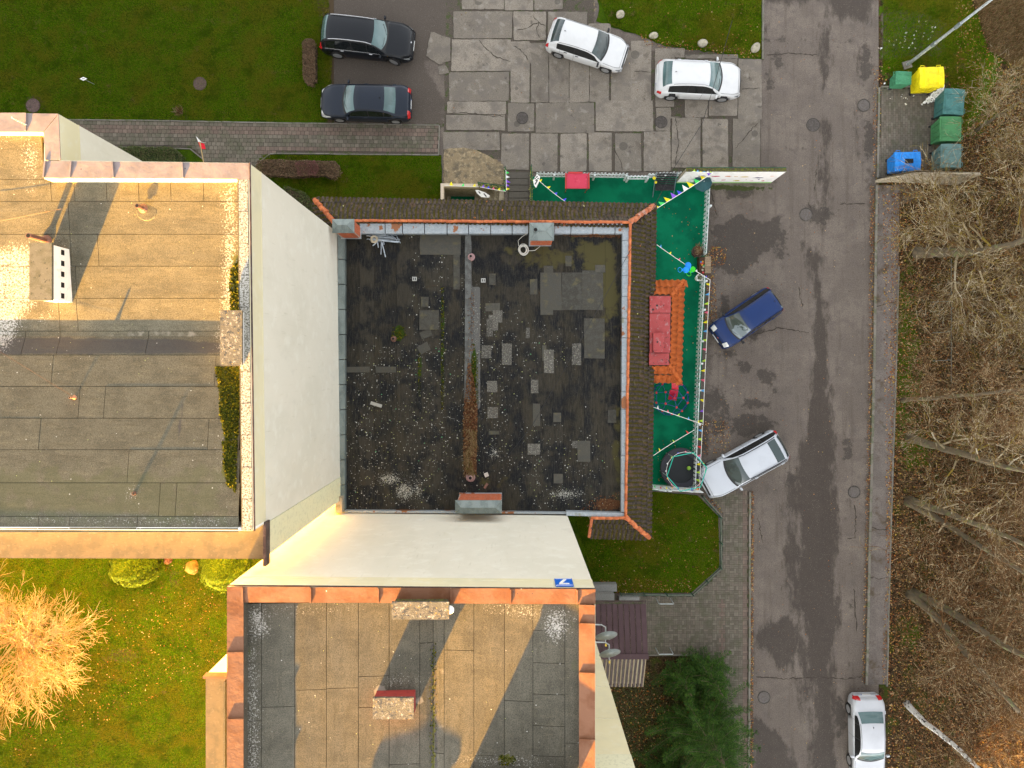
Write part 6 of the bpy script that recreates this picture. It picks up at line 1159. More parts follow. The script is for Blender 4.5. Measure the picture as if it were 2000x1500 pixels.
for k, (u, v, rx, rz, col) in enumerate([(.17, .62, .24, .10, (.22, .16, .2)), (.11, .33, .10, .05, (.2, .35, .5)), (.33, .60, .26, .12, (.45, .06, .1)), (.47, .60, .20, .10, (.55, .2, .06)), (.56, .57, .14, .07, (.6, .42, .2)), (.46, .28, .12, .09, (.5, .08, .14)), (.66, .55, .24, .10, (.62, .48, .18)), (.62, .22, .18, .12, (.50, .45, .05)), (.83, .47, .30, .10, (.05, .06, .16)), (.86, .34, .06, .10, (.05, .06, .16)), (.93, .20, .12, .08, (.45, .03, .06)), (.80, .2, .12, .06, (.6, .35, .42)), (.05, .55, .03, .05, (.5, .1, .1)), (.36, .2, .05, .03, (.1, .1, .1)), (.72, .3, .03, .06, (.3, .3, .1)), (.97, .6, .14, .08, (.75, .55, .45)), (.03, .8, .1, .06, (.75, .66, .66)), (.27, .3, .08, .03, (.1, .1, .12)), (.24, .66, .10, .05, (.4, .38, .4))]):
    blob(wx0 + .25 + u * (Lw - .5), v * hw, rx, rz, col, seed=k)
random.seed(21)
# pink red table / sandbox roof, black seat, planter, boxes
def tbl():
    o = empty('play_table', tuple(W(1127, 360, 0))); tag(o, 'pink red plastic roofed play table standing by the north picket fence', 'play table'); o.location = (0, 0, 0); z = 1.0; m_p = MAT('pink_red_plastic', (.58, .045, .09), rough=.45, layers=[L((.5, .02, .06), 2.5, .5, .66), L((.65, .12, .16), 5, .6, .7, k=.5, off=3)])
    q = rect(1107, 339, 1148, 368, z); m = MB(); m.prism([(q[0], q[1]), (q[2], q[1]), (q[2], q[3]), (q[0], q[3])], z - .05, z); m.obj('top', m_p, o)
    for x in (q[0] - .05, q[2] + .05): MB().box((x, (q[1] + q[3]) / 2, z - .01), (.07, q[3] - q[1] + .04, .12)).obj('rim', m_red, o)
    MB().box(((q[0] + q[2]) / 2 - .1, q[3] + .04, z - .01), (q[2] - q[0] - .35, .1, .06)).obj('rim', m_red, o)
    for px, py in ((1103.5, 377), (1142, 377), (1106, 348), (1143, 348)): c = W(px, py, 0); t = Vector((c.x, c.y, 0)); MB().tube([t, (q[0] if px < 1120 else q[2], q[1] + .03 if py > 360 else q[3] - .05, z - .05)], .025, 6).obj('leg', m_red, o)
tbl()
o = empty('slatted_seat', (0, 0, 0)); tag(o, 'black slatted swing seat with back near the right end of the north fence', 'bench'); q = rect(1282, 340, 1320, 369, .8); n = 9
for i in range(n):
    y = q[3] + (q[1] - q[3]) * (i + .5) / n; z = .95 - .5 * min(1, i / 5) if i < 5 else .45; MB().box(((q[0] + q[2]) / 2, y, z), (q[2] - q[0], abs(q[3] - q[1]) / n - .008, .03)).obj('slat', m_black, o)
for x in (q[0] - .04, q[2] + .04): MB().tube([(x, q[3] + .05, 1.0), (x, (q[1] + q[3]) / 2, .5), (x, q[1] - .25, 0)], .022, 6).obj('side_frame', plain('slate_tube', (.12, .17, .2), .5), o)
c = W(1283, 352, .7); m = MB(); m.lathe([(.08, 0), (.09, .08), (.02, .1)], (c.x - .15, c.y + .1, .7), 8); m.lathe([(.06, 0), (.07, .08), (.02, .1)], (c.x - .05, c.y - .1, .6), 8); tag(m.obj('toy', plain('yellow_toy', (.75, .6, .02), .4)), 'yellow toy hanging at the left of the black slatted seat', 'toy')
c = W(1361, 366, 1.3); u = empty('parasol', tuple(W(1362, 367, 0))); tag(u, 'small dark teal parasol at the corner of painted wall and picket fence', 'parasol'); m_um = plain('dark_teal_cloth', (.02, .075, .085), .7)
for k in range(8):
    a0, a1 = 2 * PI * k / 8, 2 * PI * (k + 1) / 8; r = .50; MB().add([(0, 0, 1.35), (r * math.cos(a0), r * math.sin(a0), 1.12), (r * math.cos(a1), r * math.sin(a1), 1.12)], [(0, 1, 2)]).obj('panel', m_um, u)
MB().tube([(0, 0, 0), (0, 0, 1.4)], .02, 6).obj('pole', m_steel, u)
def pot(px, py, r, h, mt, label, cat='planter'):
    c = W(px, py, 0); o = empty('planter', tuple(c)); tag(o, label, cat); MB().lathe([(r * .75, .02), (r, h), (r * .86, h), (r * .8, h - .1), (.02, h - .1)], n=20).obj('pot', mt, o); return o
p_ = pot(1358, 494, .30, .5, plain('dark_clay', (.06, .035, .03), .8), 'dark round tub with bare twigs at the gap of the east fence'); p2_ = pot(1362, 544, .2, .5, m_whitew, 'white round pot with a small plant below the wooden planks')
quads('twigs', np.column_stack([RNG.normal(0, .13, 260), RNG.normal(.05, .15, 260), RNG.uniform(.4, .9, 260)]), .16, m_twig_b, p_, asp=(.05, .12), kind='stuff'); quads('plant', np.column_stack([RNG.normal(0, .06, 30), RNG.normal(0, .06, 30), RNG.uniform(.42, .6, 30)]), .08, m_hedge_g, p2_, kind='stuff')
o = empty('plank_counter', (0, 0, 0)); tag(o, 'counter of weathered wooden planks filling the gap in the east picket fence', 'counter')
for i in range(7): q = rect(1377, 501 + i * 4.7, 1388.5, 505.3 + i * 4.7, 1.0); MB().prism([(q[0], q[1]), (q[2], q[1]), (q[2], q[3]), (q[0], q[3])], .96 + .008 * (i % 2), 1.0 + .008 * (i % 2)).obj('plank', m_wood, o)
q = rect(1364, 503, 1376, 538, .3); MB().prism([(q[0], q[1]), (q[2], q[1]), (q[2], q[3]), (q[0], q[3])], 0.02, .5).obj('box', plain('dark_wood_box', (.07, .035, .02), .8), o)
for i in range(9): MB().lathe([(.05, 0), (.06, .04), (.01, .08)], (random.uniform(q[0] + .05, q[2] - .05), random.uniform(q[1] + .1, q[3] - .1), .5), 7).obj('toy', plain('toy_%d' % i, random.choice([(.6, .3, .02), (.02, .2, .5), (.5, .05, .05), (.5, .45, .35), (.05, .3, .1)]), .5), o)
# climbing dome
def dome():
    o = empty('climbing_dome', tuple(W(1309, 776, 0))); tag(o, 'blue tube climbing dome with red joints on the green playground floor', 'climbing frame'); R = 1.0; H_ = .95; m_b = plain('blue_tube', (.015, .06, .22), .4); pts = []
    rings = [(10, 1.0, 0, 0), (10, .88, .45, PI / 10), (5, .52, .82, 0)]; Rg = []
    for n, r, h, ph in rings: Rg.append([Vector((r * math.cos(2 * PI * i / n + ph), r * math.sin(2 * PI * i / n + ph), h * H_ + .02)) for i in range(n)])
    top = Vector((0, 0, .99)); E = []
    for i in range(10): E += [(Rg[0][i], Rg[0][(i + 1) % 10]), (Rg[1][i], Rg[1][(i + 1) % 10]), (Rg[0][i], Rg[1][i]), (Rg[0][(i + 1) % 10], Rg[1][i]), (Rg[1][i], Rg[2][(i // 2 + (i % 2)) % 5])]
    for i in range(5): E += [(Rg[2][i], Rg[2][(i + 1) % 5]), (Rg[2][i], top), (Rg[2][i], Rg[1][(2 * i) % 10])]
    me = MB()
    for a, b in E: MB().tube([a, b], .019, 5).obj('tube', m_b, o)
    jm = MB().lathe([(.06, -.01), (.065, .01), (.04, .035), (.01, .04)], n=8).mesh('joint', m_red)
    for r_ in Rg[1] + Rg[2] + [top]: link('joint', jm, o, r_)
dome()
o = empty('toy_slide', (0, 0, 0)); tag(o, 'small bright red plastic slide leaning on the climbing dome', 'slide'); m_rs = plain('bright_red_plastic', (.62, .008, .03), .35)
def quad3(pts, mt, nm, par, th=.03): 
    V = [Vector(p) for p in pts]; m = MB(); m.add(V + [v - Vector((0, 0, th)) for v in V], [(0, 1, 2, 3), (7, 6, 5, 4), (4, 5, 1, 0), (5, 6, 2, 1), (6, 7, 3, 2), (7, 4, 0, 3)]); return m.obj(nm, mt, par)
quad3([W(1312, 745, .9), W(1325, 746, .9), W(1325, 759, 1.15), W(1312, 758, 1.15)], m_rs, 'platform', o); quad3([W(1309, 761, 1.1), W(1325, 763, 1.1), W(1321, 783, .55), W(1305, 780, .55)], plain('deep_red_plastic', (.36, .004, .03), .35), 'chute', o); MB().tube([W(1312, 759, 1.2), W(1325, 760, 1.2)], .03, 6).obj('bar', m_rs, o)
# trampoline
o = empty('trampoline', tuple(W(1325, 912, 0))); tag(o, 'round trampoline with black mat and teal net rim beside the silver estate', 'trampoline')
MB().lathe([(.78, .50), (.80, .52), (.02, .51)], n=36).obj('jumping_mat', plain('black_mat', (.016, .019, .022), .6), o); MB().lathe([(.78, .49), (.80, .55), (1.06, .56), (1.10, .50), (1.04, .46)], n=36).obj('padding', plain('dark_padding', (.035, .035, .045), .6), o)
for k in range(6):
    a = 2 * PI * k / 6 + .2; MB().tube([(1.02 * math.cos(a), 1.02 * math.sin(a), 0), (1.04 * math.cos(a), 1.04 * math.sin(a), 1.9)], .02, 5).obj('pole', m_steel, o)
ring = [(1.05 * math.cos(a + .2), 1.05 * math.sin(a + .2), 1.9 - .05 * abs(math.sin(a * 3))) for a in np.linspace(0, 2 * PI, 7)]; MB().tube(ring, .028, 5).obj('net_rim', plain('teal_rim', (.02, .40, .30), .5), o)
nb = MB(); 
for k in range(60):
    a = 2 * PI * k / 60; rr_ = .96; nb.tube([(1.0 * math.cos(a), 1.0 * math.sin(a), .55), (rr_ * math.cos(a), rr_ * math.sin(a), 1.88)], .003, 3)
nb.obj('safety_net', m_black, o, kind='stuff')
m = MB(); c = Vector((.42, .02, .62)); m.lathe([(.001, -.11), (.08, -.08), (.115, 0), (.08, .08), (.001, .11)], c, 14); tag(m.obj('ball', plain('lime_ball', (.25, .45, .05), .4), loc=(W(1325, 912, 0).x, W(1325, 912, 0).y, 0)), 'lime green ball lying on the trampoline mat', 'ball')
# balloons
def balloon(px, py, r, col, ang, label):
    c = W(px, py, 2.0); o = empty('foil_balloon', tuple(c), ang); tag(o, label, 'balloon', 'fish shaped balloons on the bunting'); nme = 'foil_' + str(int(col[2] * 100)); mt = bpy.data.materials.get(nme) or plain(nme, col, .4)
    MB().lathe([(.01, -.06), (r * .8, -.04), (r, 0), (r * .8, .04), (.01, .06)], n=20).obj('body', mt, o); MB().prism([(r * .8, -.05), (r * 1.35, -.07), (r * 1.35, .07), (r * .8, .05)], -.02, .02).obj('neck', mt, o); MB().tube([(r * 1.35 + .1 + .10 * math.cos(t), .13 * math.sin(t), 0) for t in np.linspace(0, 2 * PI, 11)], .018, 4).obj('tail_ring', mt, o)
balloon(1344, 518, .165, (.01, .22, .75), -.9, 'blue foil balloon nearest the white string'); balloon(1340, 527, .165, (.01, .26, .8), PI, 'blue foil balloon with its ring tail pointing to the tiled roof'); balloon(1353, 526, .155, (.03, .5, .02), -2.3, 'green foil balloon beside the two blue ones')
# bunting
FC = [('yellow_flag', (.75, .65, .01)), ('green_flag', (.06, .6, .12)), ('blue_flag', (.05, .06, .6)), ('white_flag', (.75, .75, .75)), ('pink_flag', (.7, .12, .2)), ('sky_flag', (.08, .35, .7)), ('purple_flag', (.22, .08, .6)), ('red_flag', (.6, .03, .03)), ('lime_flag', (.4, .6, .05)), ('orange_flag', (.8, .35, .01))]
FM = {n: plain(n, c, .8) for n, c in FC}
def bunting(a, b, za, zb, label, seq, size=.28, sag=.15, every=None):
    A0, B0 = W(*a, za), W(*b, zb); o = empty('bunting', (0, 0, 0)); tag(o, label, 'bunting', 'strings of party flags'); P = [A0.lerp(B0, t) - Vector((0, 0, sag * 4 * t * (1 - t))) for t in np.linspace(0, 1, 9)]
    MB().tube(P, .013, 4).obj('string', m_whitew, o); n = len(seq); d = (B0 - A0).normalized(); s = Vector((-d.y, d.x, 0)).normalized()
    if s.y < 0: s = -s
    for i, k in enumerate(seq):
        t = (i + .6) / n; p = A0.lerp(B0, t) - Vector((0, 0, sag * 4 * t * (1 - t) + .012)); q = size * random.uniform(.85, 1.1); dn = (s * random.uniform(.5, 1.0) + Vector((0, 0, -.6))).normalized() * q * 1.3
        MB().add([p - d * q * .42, p + d * q * .42, p + dn + d * random.uniform(-.06, .06)], [(0, 1, 2)]).obj('pennant', FM[[x for x in FM if x.startswith(k)][0]], o)
bunting((1278, 410), (1392, 338), 2.6, 2.3, 'bunting of large flags from the tiled roof corner up to the painted wall', 'yellow green yellow purple blue white yellow green yellow purple'.split(), .33)
bunting((1045, 346), (1107, 396), 1.5, 2.8, 'short bunting from the ivy fence to the roof eave, yellow and blue', 'yellow yellow blue blue'.split(), .24)
bunting((1280, 476), (1386, 546), 2.7, 1.3, 'bunting that carries the balloons, roof eave to east fence', 'sky yellow pink purple white blue'.split(), .17)
bunting((1273, 794), (1373, 829), 2.7, 1.1, 'bunting crossing just below the climbing dome', 'white pink lime sky yellow'.split(), .16)
bunting((1273, 892), (1356, 840), 2.7, 1.1, 'bunting rising to the right above the trampoline', 'yellow lime red'.split(), .16)
bunting((1387, 545), (1379, 690), 1.15, 1.15, 'bunting along the east fence beside the blue car', 'yellow sky lime pink yellow sky lime pink'.split(), .2, .03); bunting((1379, 692), (1373, 830), 1.15, 1.15, 'bunting along the east fence beside the climbing dome', 'lime yellow pink sky yellow purple lime'.split(), .2, .03); bunting((1372, 832), (1366, 962), 1.15, 1.15, 'bunting along the east fence beside the silver estate', 'sky lime red pink yellow lime lime red'.split(), .2, .03)
bunting((1272, 956), (1368, 962), 1.3, 1.3, 'bunting on the white board fence at the south end', 'green red yellow orange blue yellow blue orange'.split(), .2, .03)
bunting((1352, 335), (1392, 338), 2.4, 2.4, 'small bunting lying on the coping of the painted wall', 'lime sky yellow sky white lime'.split(), .16, .02)
bunting((868, 362), (935, 365), .6, 1.0, 'bunting along the low plastered wall of the cellar stairs', 'yellow green yellow'.split(), .26, .05); bunting((937, 365), (988, 374), 1.0, 1.0, 'bunting along the ivy fence of the cellar stairs', 'purple blue pink yellow green'.split(), .2, .03); bunting((988, 332), (989, 372), 1.0, 1.0, 'short bunting on the fence left of the steps, purple and green', 'green white purple purple yellow'.split(), .2, .03)
tr = W(1325, 912, 0); o = empty('bunting', tuple(tr)); tag(o, 'bunting wound round the trampoline net', 'bunting', 'strings of party flags'); P = [(1.0 * math.cos(a), 1.0 * math.sin(a), 1.6) for a in np.linspace(0, 2 * PI, 20)]; MB().tube(P, .01, 4).obj('string', m_whitew, o)
for k in range(16):
    a = 2 * PI * k / 16; p = Vector((1.0 * math.cos(a), 1.0 * math.sin(a), 1.6)); t = Vector((-math.sin(a), math.cos(a), 0)); MB().add([p - t * .07, p + t * .07, p + Vector((0, 0, -.1)) + p.normalized() * .12], [(0, 1, 2)]).obj('pennant', random.choice(list(FM.values())), o)
# banner on the ivy fence and the crumpled banner over the stairs
def banner(pts, z, label, marks):
    P = [W(*p, z) for p in pts]; o = empty('paper_banner', tuple(P[0])); tag(o, label, 'banner'); m = MB(); m.add([p - P[0] for p in P], [tuple(range(len(P)))]); m.obj('sheet', m_whitew, o)
    for a, b in marks: MB().box(tuple((W(*a, z) + W(*b, z)) / 2 - P[0] + Vector((0, 0, .012))), ((W(*a, z) - W(*b, z)).length, .05, .004), math.atan2(-(b[1] - a[1]), b[0] - a[0])).obj('print', m_trim, o)
banner([(1041, 352), (1049, 340), (1055, 345), (1053, 355), (1047, 367), (1043, 362)], 1.2, 'white printed paper banner tied at the left end of the picket fence', [((1044, 350), (1050, 344)), ((1046, 353), (1052, 348)), ((1045, 360), (1050, 352))])
banner([(928, 371), (934, 371), (948, 376), (957, 382), (955, 386), (940, 385), (932, 378)], .6, 'crumpled white banner hanging over the cellar stairs', [((935, 374), (938, 378)), ((945, 378), (950, 384))])
# handrails and low green fence of the lawn
def hoop(a, b, h, label):
    A0, B0 = Vector((*xy(*a), 0)), Vector((*xy(*b), 0)); m = MB(); z = Vector((0, 0, h)); m.tube([A0, A0 + z * .93, A0 + z + (B0 - A0) * .04, B0 + z - (B0 - A0) * .04, B0 + z * .93, B0], .024, 6); tag(m.obj('hoop_rail', m_steel), label, 'rail', 'steel hoop rails')
hoop((1281, 1169), (1309, 1169), .9, 'steel hoop rail beside the lawn above the entrance walk'); hoop((1280, 1265), (1308, 1265), .9, 'steel hoop rail beside the spruce below the entrance walk')
def lowfence(pts, label):
    P = [Vector((*xy(*p), 0)) for p in pts]; o = empty('low_fence', tuple(P[0])); tag(o, label, 'fence'); 
    for p in P: q = p - P[0]; MB().tube([q, q + Vector((0, 0, .62))], .03, 5).obj('post', m_greenmetal, o)
    for z in (.25, .52): MB().tube([p - P[0] + Vector((0, 0, z)) for p in P], .014, 4).obj('wire', m_greenmetal, o)
lowfence([(1369, 968), (1388, 990), (1404, 1008), (1405, 1058), (1404, 1106), (1378, 1132), (1350, 1158), (1300, 1158), (1256, 1157), (1210, 1156)], 'low dark green wire fence around the small lawn'); lowfence([(1348, 1282), (1362, 1296), (1380, 1312)], 'short dark green fence at the corner of the spruce bed')
# overhead cable
def wire(P, r, label, mt=None): tag(MB().tube(P, r, 4).obj('overhead_cable', mt or m_trim), label, 'cable')
wire([W(1430, 40, 8), W(1395, 165, 7), W(1372, 240, 6.5), W(1320, 322, 6.2), W(1280, 398, 5.6), W(1225, 500, 5), W(1120, 690, 4.2), W(1040, 830, 3.7), W(985, 900, 3.4)], .011, 'thin black cable running from above the white SUV down across the black roof')
m = MB(); m.tube([W(1742, 800, 0), W(1740, 810, .0)], .01, 4)
# ---------------------------------------------------------------- vegetation
def hedge(name, poly, h, mat, n, label, cat='hedge', size=.07, core=(.05, .035, .02)):
    o = empty(name, (0, 0, 0)); tag(o, label, cat); P = [xy(*p) for p in poly]; cx = sum(p[0] for p in P) / len(P); cy = sum(p[1] for p in P) / len(P)
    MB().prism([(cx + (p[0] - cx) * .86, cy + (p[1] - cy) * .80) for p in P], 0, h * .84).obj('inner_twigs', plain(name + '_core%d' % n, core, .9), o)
    C = pts_in(poly, n, 0, 0, 0); u = RNG.uniform(0, 1, n); X = C[:, 0] - cx; Y = C[:, 1] - cy; top = h * (.86 + .14 * RNG.uniform(0, 1, n)); C[:, 2] = np.where(u < .65, top, RNG.uniform(.1, 1, n) * h); C[:, 2] += .05 * np.sin(X * 4) + .03 * np.sin(Y * 9); quads('foliage', C, RNG.uniform(size * .6, size * 1.4, n), mat, o, tilt=.9, asp=(.25, .7), kind='stuff')
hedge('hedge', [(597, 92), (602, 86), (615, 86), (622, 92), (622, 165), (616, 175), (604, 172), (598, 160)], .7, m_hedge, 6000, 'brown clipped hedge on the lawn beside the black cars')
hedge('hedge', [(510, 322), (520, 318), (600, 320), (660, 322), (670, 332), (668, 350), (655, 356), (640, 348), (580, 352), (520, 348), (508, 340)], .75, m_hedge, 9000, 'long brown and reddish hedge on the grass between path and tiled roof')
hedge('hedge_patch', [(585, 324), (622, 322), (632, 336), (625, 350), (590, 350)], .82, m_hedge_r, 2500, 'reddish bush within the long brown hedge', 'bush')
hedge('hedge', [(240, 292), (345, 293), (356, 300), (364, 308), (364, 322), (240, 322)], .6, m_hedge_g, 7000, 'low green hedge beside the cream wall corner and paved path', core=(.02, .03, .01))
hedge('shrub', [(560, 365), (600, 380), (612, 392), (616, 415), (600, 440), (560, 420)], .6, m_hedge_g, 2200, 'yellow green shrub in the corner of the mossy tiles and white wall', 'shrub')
def brush(poly_c, r, h, n, mat, label, name='bare_shrub', ln=.5):
    c = W(*poly_c, 0); o = empty(name, (c.x, c.y, 0)); tag(o, label, 'shrub'); m = MB()
    for i in range(n):
        a = random.uniform(0, 2 * PI); e = random.uniform(.2, 1); q = Vector((math.cos(a) * r * e, math.sin(a) * r * e, h * random.uniform(.7, 1))); m.tube([(0, 0, 0), q * .5 + Vector((0, 0, .1)), q], [.012, .008, .004], 3)
        for k in range(3): p = q * random.uniform(.4, .9); m.tube([p, p + Vector((random.gauss(0, .12), random.gauss(0, .12), random.uniform(.05, .2)))], [.007, .003], 3)
    m.obj('branches', mat, o, kind='stuff')
brush((357, 222), .36, .7, 46, m_twig_b, 'small bare round shrub on the lawn just above the paved path')
def thuja(bx, by, h, r, n, label, mat=m_thuja, ball=False):
    c = W(bx, by, 0); o = empty('conifer_shrub' if not ball else 'round_bush', tuple(c)); tag(o, label, 'shrub'); prof = [(0.02, 0), (r * .92, .10 * h), (r * .98, h * .28), (r * .72, h * .58), (r * .34, h * .85), (.02, h)] if not ball else [(0.02, 0), (r * .75, .15 * h), (r * .95, h * .45), (r * .8, h * .78), (r * .4, h * .95), (.02, h)]
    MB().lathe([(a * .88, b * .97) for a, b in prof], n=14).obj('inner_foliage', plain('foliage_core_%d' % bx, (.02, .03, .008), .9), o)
    z = RNG.uniform(0, 1, n) ** .9 * h; R_ = np.interp(z, [b for a, b in prof], [a for a, b in prof]) * RNG.uniform(.86, 1.06, n); a = RNG.uniform(0, 2 * PI, n); R_ = R_ * (1 + .10 * np.sin(a * 5 + z * 4)); sl = np.gradient(np.interp(np.linspace(0, h, 50), [b for _, b in prof], [q for q, _ in prof]), h / 49); nz = -np.interp(z, np.linspace(0, h, 50), sl); NR_ = np.stack([np.cos(a), np.sin(a), nz], -1); NR_ /= np.linalg.norm(NR_, axis=1, keepdims=True); quads('foliage', np.column_stack([R_ * np.cos(a), R_ * np.sin(a), z]), RNG.uniform(.06, .15, n), mat, o, asp=(.4, .9), NRM=NR_, kind='stuff')
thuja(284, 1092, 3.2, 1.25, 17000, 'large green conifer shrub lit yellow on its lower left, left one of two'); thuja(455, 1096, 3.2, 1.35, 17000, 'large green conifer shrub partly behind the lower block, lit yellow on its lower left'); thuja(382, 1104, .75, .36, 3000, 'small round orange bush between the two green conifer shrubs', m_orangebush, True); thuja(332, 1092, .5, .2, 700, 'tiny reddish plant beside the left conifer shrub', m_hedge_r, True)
# bare trees: every branch is a tapered tube
def branch_mesh(segs, mat, name, parent, sides=3, kind=None):
    A_ = np.array([s[0] for s in segs], float); B_ = np.array([s[1] for s in segs], float); R0 = np.array([s[2] for s in segs]); R1_ = np.array([s[3] for s in segs]); d = B_ - A_; ln = np.linalg.norm(d, axis=1, keepdims=True) + 1e-9; d /= ln
    ref = np.where(np.abs(d[:, 2:3]) < .9, np.array([[0, 0, 1.]]), np.array([[1., 0, 0]])); u = np.cross(d, ref); u /= np.linalg.norm(u, axis=1, keepdims=True); v = np.cross(d, u); n = len(segs); V = np.zeros((n, 2 * sides, 3))
    for j in range(sides):
        a = 2 * PI * j / sides; q = u * math.cos(a) + v * math.sin(a); V[:, j] = A_ + q * R0[:, None]; V[:, sides + j] = B_ + q * R1_[:, None]
    f = np.array([[j, (j + 1) % sides, sides + (j + 1) % sides, sides + j] for j in range(sides)]); F = (np.arange(n)[:, None, None] * 2 * sides + f).reshape(-1, 4); return link(name, np_mesh(name, V.reshape(-1, 3), F, mat, smooth=sides > 4), parent, kind=kind)
def grow(segs, p, d, ln, r, depth, spread, up, minr=.006, kids=(3, 5), wob=.18, shrink=.62):
    n = 4 if depth > 1 else 3; q = Vector(p); dd = Vector(d).normalized(); nodes = []
    for i in range(n):
        dd = (dd + Vector((random.gauss(0, wob), random.gauss(0, wob), random.gauss(0, wob) + up * .12))).normalized(); q2 = q + dd * ln / n; ra = r * (1 - .6 * i / n); rb_ = r * (1 - .6 * (i + 1) / n); segs.append((q[:], q2[:], max(ra, minr), max(rb_, minr))); nodes.append((q2, dd.copy(), rb_)); q = q2
    if depth <= 0: return
    for k in range(random.randint(*kids)):
        b, bd, br = random.choice(nodes); ax = bd.orthogonal().normalized(); ax.rotate(Matrix.Rotation(random.uniform(0, 2 * PI), 3, bd)); nd = (bd * math.cos(spread) + ax * math.sin(spread)).normalized(); grow(segs, b, nd, ln * shrink * random.uniform(.7, 1.2), br * .62, depth - 1, spread, up, minr, kids, wob, shrink)
    b, bd, br = nodes[-1]; grow(segs, b, bd, ln * shrink, br * .8, depth - 1, spread, up, minr, kids, wob, shrink)
def bare_tree(px, py, trunk, label, tm=None, wm=None, r=.16, limbs=9, ln=3.2, depth=3, lean=None, first=.35, spread=.7, up=.5, kids=(4, 5), name='bare_tree', bias=None, minr=.0065, fan=None):
    """trunk: list of (px,py,z) points; limbs leave along it"""
    o = empty(name, tuple(W(px, py, 0))); tag(o, label, 'tree', 'bare trees along the pavement' if name == 'bare_tree' else None); c = W(px, py, 0); tms = trunk if isinstance(trunk[0], list) else [trunk]; seg = []
    for T in tms:
        P = [W(*t) - c for t in T]; m = MB(); fine = []
        for i in range(len(P) - 1):
            for k in range(4): fine.append(P[i].lerp(P[i + 1], k / 4) + Vector((random.gauss(0, .02), random.gauss(0, .02), 0)))
        fine.append(P[-1]); rs = [r * (1.25 if i == 0 else 1) * (1 - .7 * i / len(fine)) for i in range(len(fine))]; m.tube(fine, rs, 9); m.obj('trunk', tm or m_bark, o, smooth=True)
        for k in range(limbs):
            t = first + (1 - first) * (k + random.random()) / limbs; i = min(len(fine) - 2, int(t * (len(fine) - 1))); p = fine[i]; a = random.uniform(0, 2 * PI); d = Vector((math.cos(a), math.sin(a), random.uniform(.1, .8)))
            if bias: d = (d + Vector(bias)).normalized()
            grow(seg, p, d, ln * random.uniform(.7, 1.1) * (1.1 - .4 * t), rs[i] * .36, depth, spread, up, minr, kids)
    branch_mesh(seg, wm or m_twig_b, 'crown', o, 3); return o
# lichen covered tree whose trunk runs from (1790,495) to the right
bare_tree(1790, 494, [(1790, 494, 0), (1840, 494, 1.1), (1905, 492, 2.4), (1975, 478, 3.8), (2060, 440, 5.2)], 'pale lichened bare tree with a thick trunk pointing right, spreading over the bins', m_bark, m_twig_y, .30, 15, 4.0, 3, first=.34, bias=(-.55, .25, 0), minr=.011, kids=(3, 5), wob_=0) if False else bare_tree(1790, 494, [(1790, 494, 0), (1840, 494, 1.1), (1905, 492, 2.4), (1975, 478, 3.8), (2060, 440, 5.2)], 'pale lichened bare tree with a thick trunk pointing right, spreading over the bins', m_bark, m_twig_y, .30, 16, 3.7, 3, first=.40, bias=(-.5, .2, 0), minr=.007, kids=(4, 6))
bare_tree(1772, 782, [(1760, 782, 0), (1850, 776, 3), (1960, 764, 6), (2080, 756, 9)], 'slender bare tree with thin twigs half way down the pavement', m_bark, m_twig_b, .12, 12, 2.6, 3, first=.25, bias=(-.1, .0, 0))
bare_tree(1778, 857, [(1776, 857, 0), (1850, 878, 2.8), (1940, 905, 5.6), (2060, 935, 8.5)], 'bare tree with greenish trunk and a fan of pale twigs', m_bark, m_twig_y, .22, 11, 2.8, 3, first=.3, bias=(-.25, -.1, 0))
bare_tree(1771, 979, [[(1771, 979, 0), (1840, 1020, 2.3), (1920, 1070, 4.6), (2060, 1155, 8.2)], [(1775, 976, 0), (1850, 1003, 3), (1950, 1040, 6), (2060, 1090, 9)]], 'bare tree with two greenish stems parting from one foot', m_bark, m_twig_b, .19, 11, 2.4, 3, first=.28, kids=(3, 5), minr=.008)
bare_tree(1778, 1160, [[(1776, 1160, 0), (1830, 1205, 1.9), (1890, 1280, 4), (1990, 1390, 7)], [(1784, 1158, 0), (1860, 1195, 2.6), (1960, 1260, 5.5), (2090, 1330, 9)]], 'bare tree with two thick brown stems forking low above the leaves', m_bark, m_twig_b, .23, 11, 2.4, 3, first=.3, kids=(3, 5), minr=.008)
bare_tree(1769, 1372, [(1769, 1374, 0), (1806, 1412, 1.6), (1860, 1452, 3.4), (1920, 1510, 5.2), (2020, 1600, 8)], 'birch with white and black bark at the bottom right corner', m_birch, m_twig_b, .17, 8, 2.2, 3, first=.45)
bare_tree(1900, 250, [(1905, 255, 0), (1935, 235, 1.2), (1975, 210, 2.4), (2050, 160, 3.6)], 'thin pale tree behind the teal container', m_bark, m_twig_y, .09, 10, 2.4, 3, first=.15, bias=(-.5, -.4, 0))
bare_tree(1950, 620, [(1950, 620, 0), (2000, 612, 1.6), (2060, 600, 3.6)], 'slim bare tree at the right border above the iron frame', m_bark, m_twig_y, .10, 8, 2.4, 3, first=.1, bias=(-.3, 0, 0))
bare_tree(1905, 1130, [(1905, 1130, 0), (1960, 1160, 2.6), (2040, 1200, 5.5)], 'thin bare tree between the forked stems', m_bark, m_twig_b, .08, 9, 2.0, 3, first=.1)
bare_tree(1900, 1330, [(1900, 1330, 0), (1960, 1370, 2.6), (2040, 1430, 5.5)], 'thin bare tree near the birch, its tips catching orange light', m_bark, m_twig_b, .08, 9, 2.0, 3, first=.1)
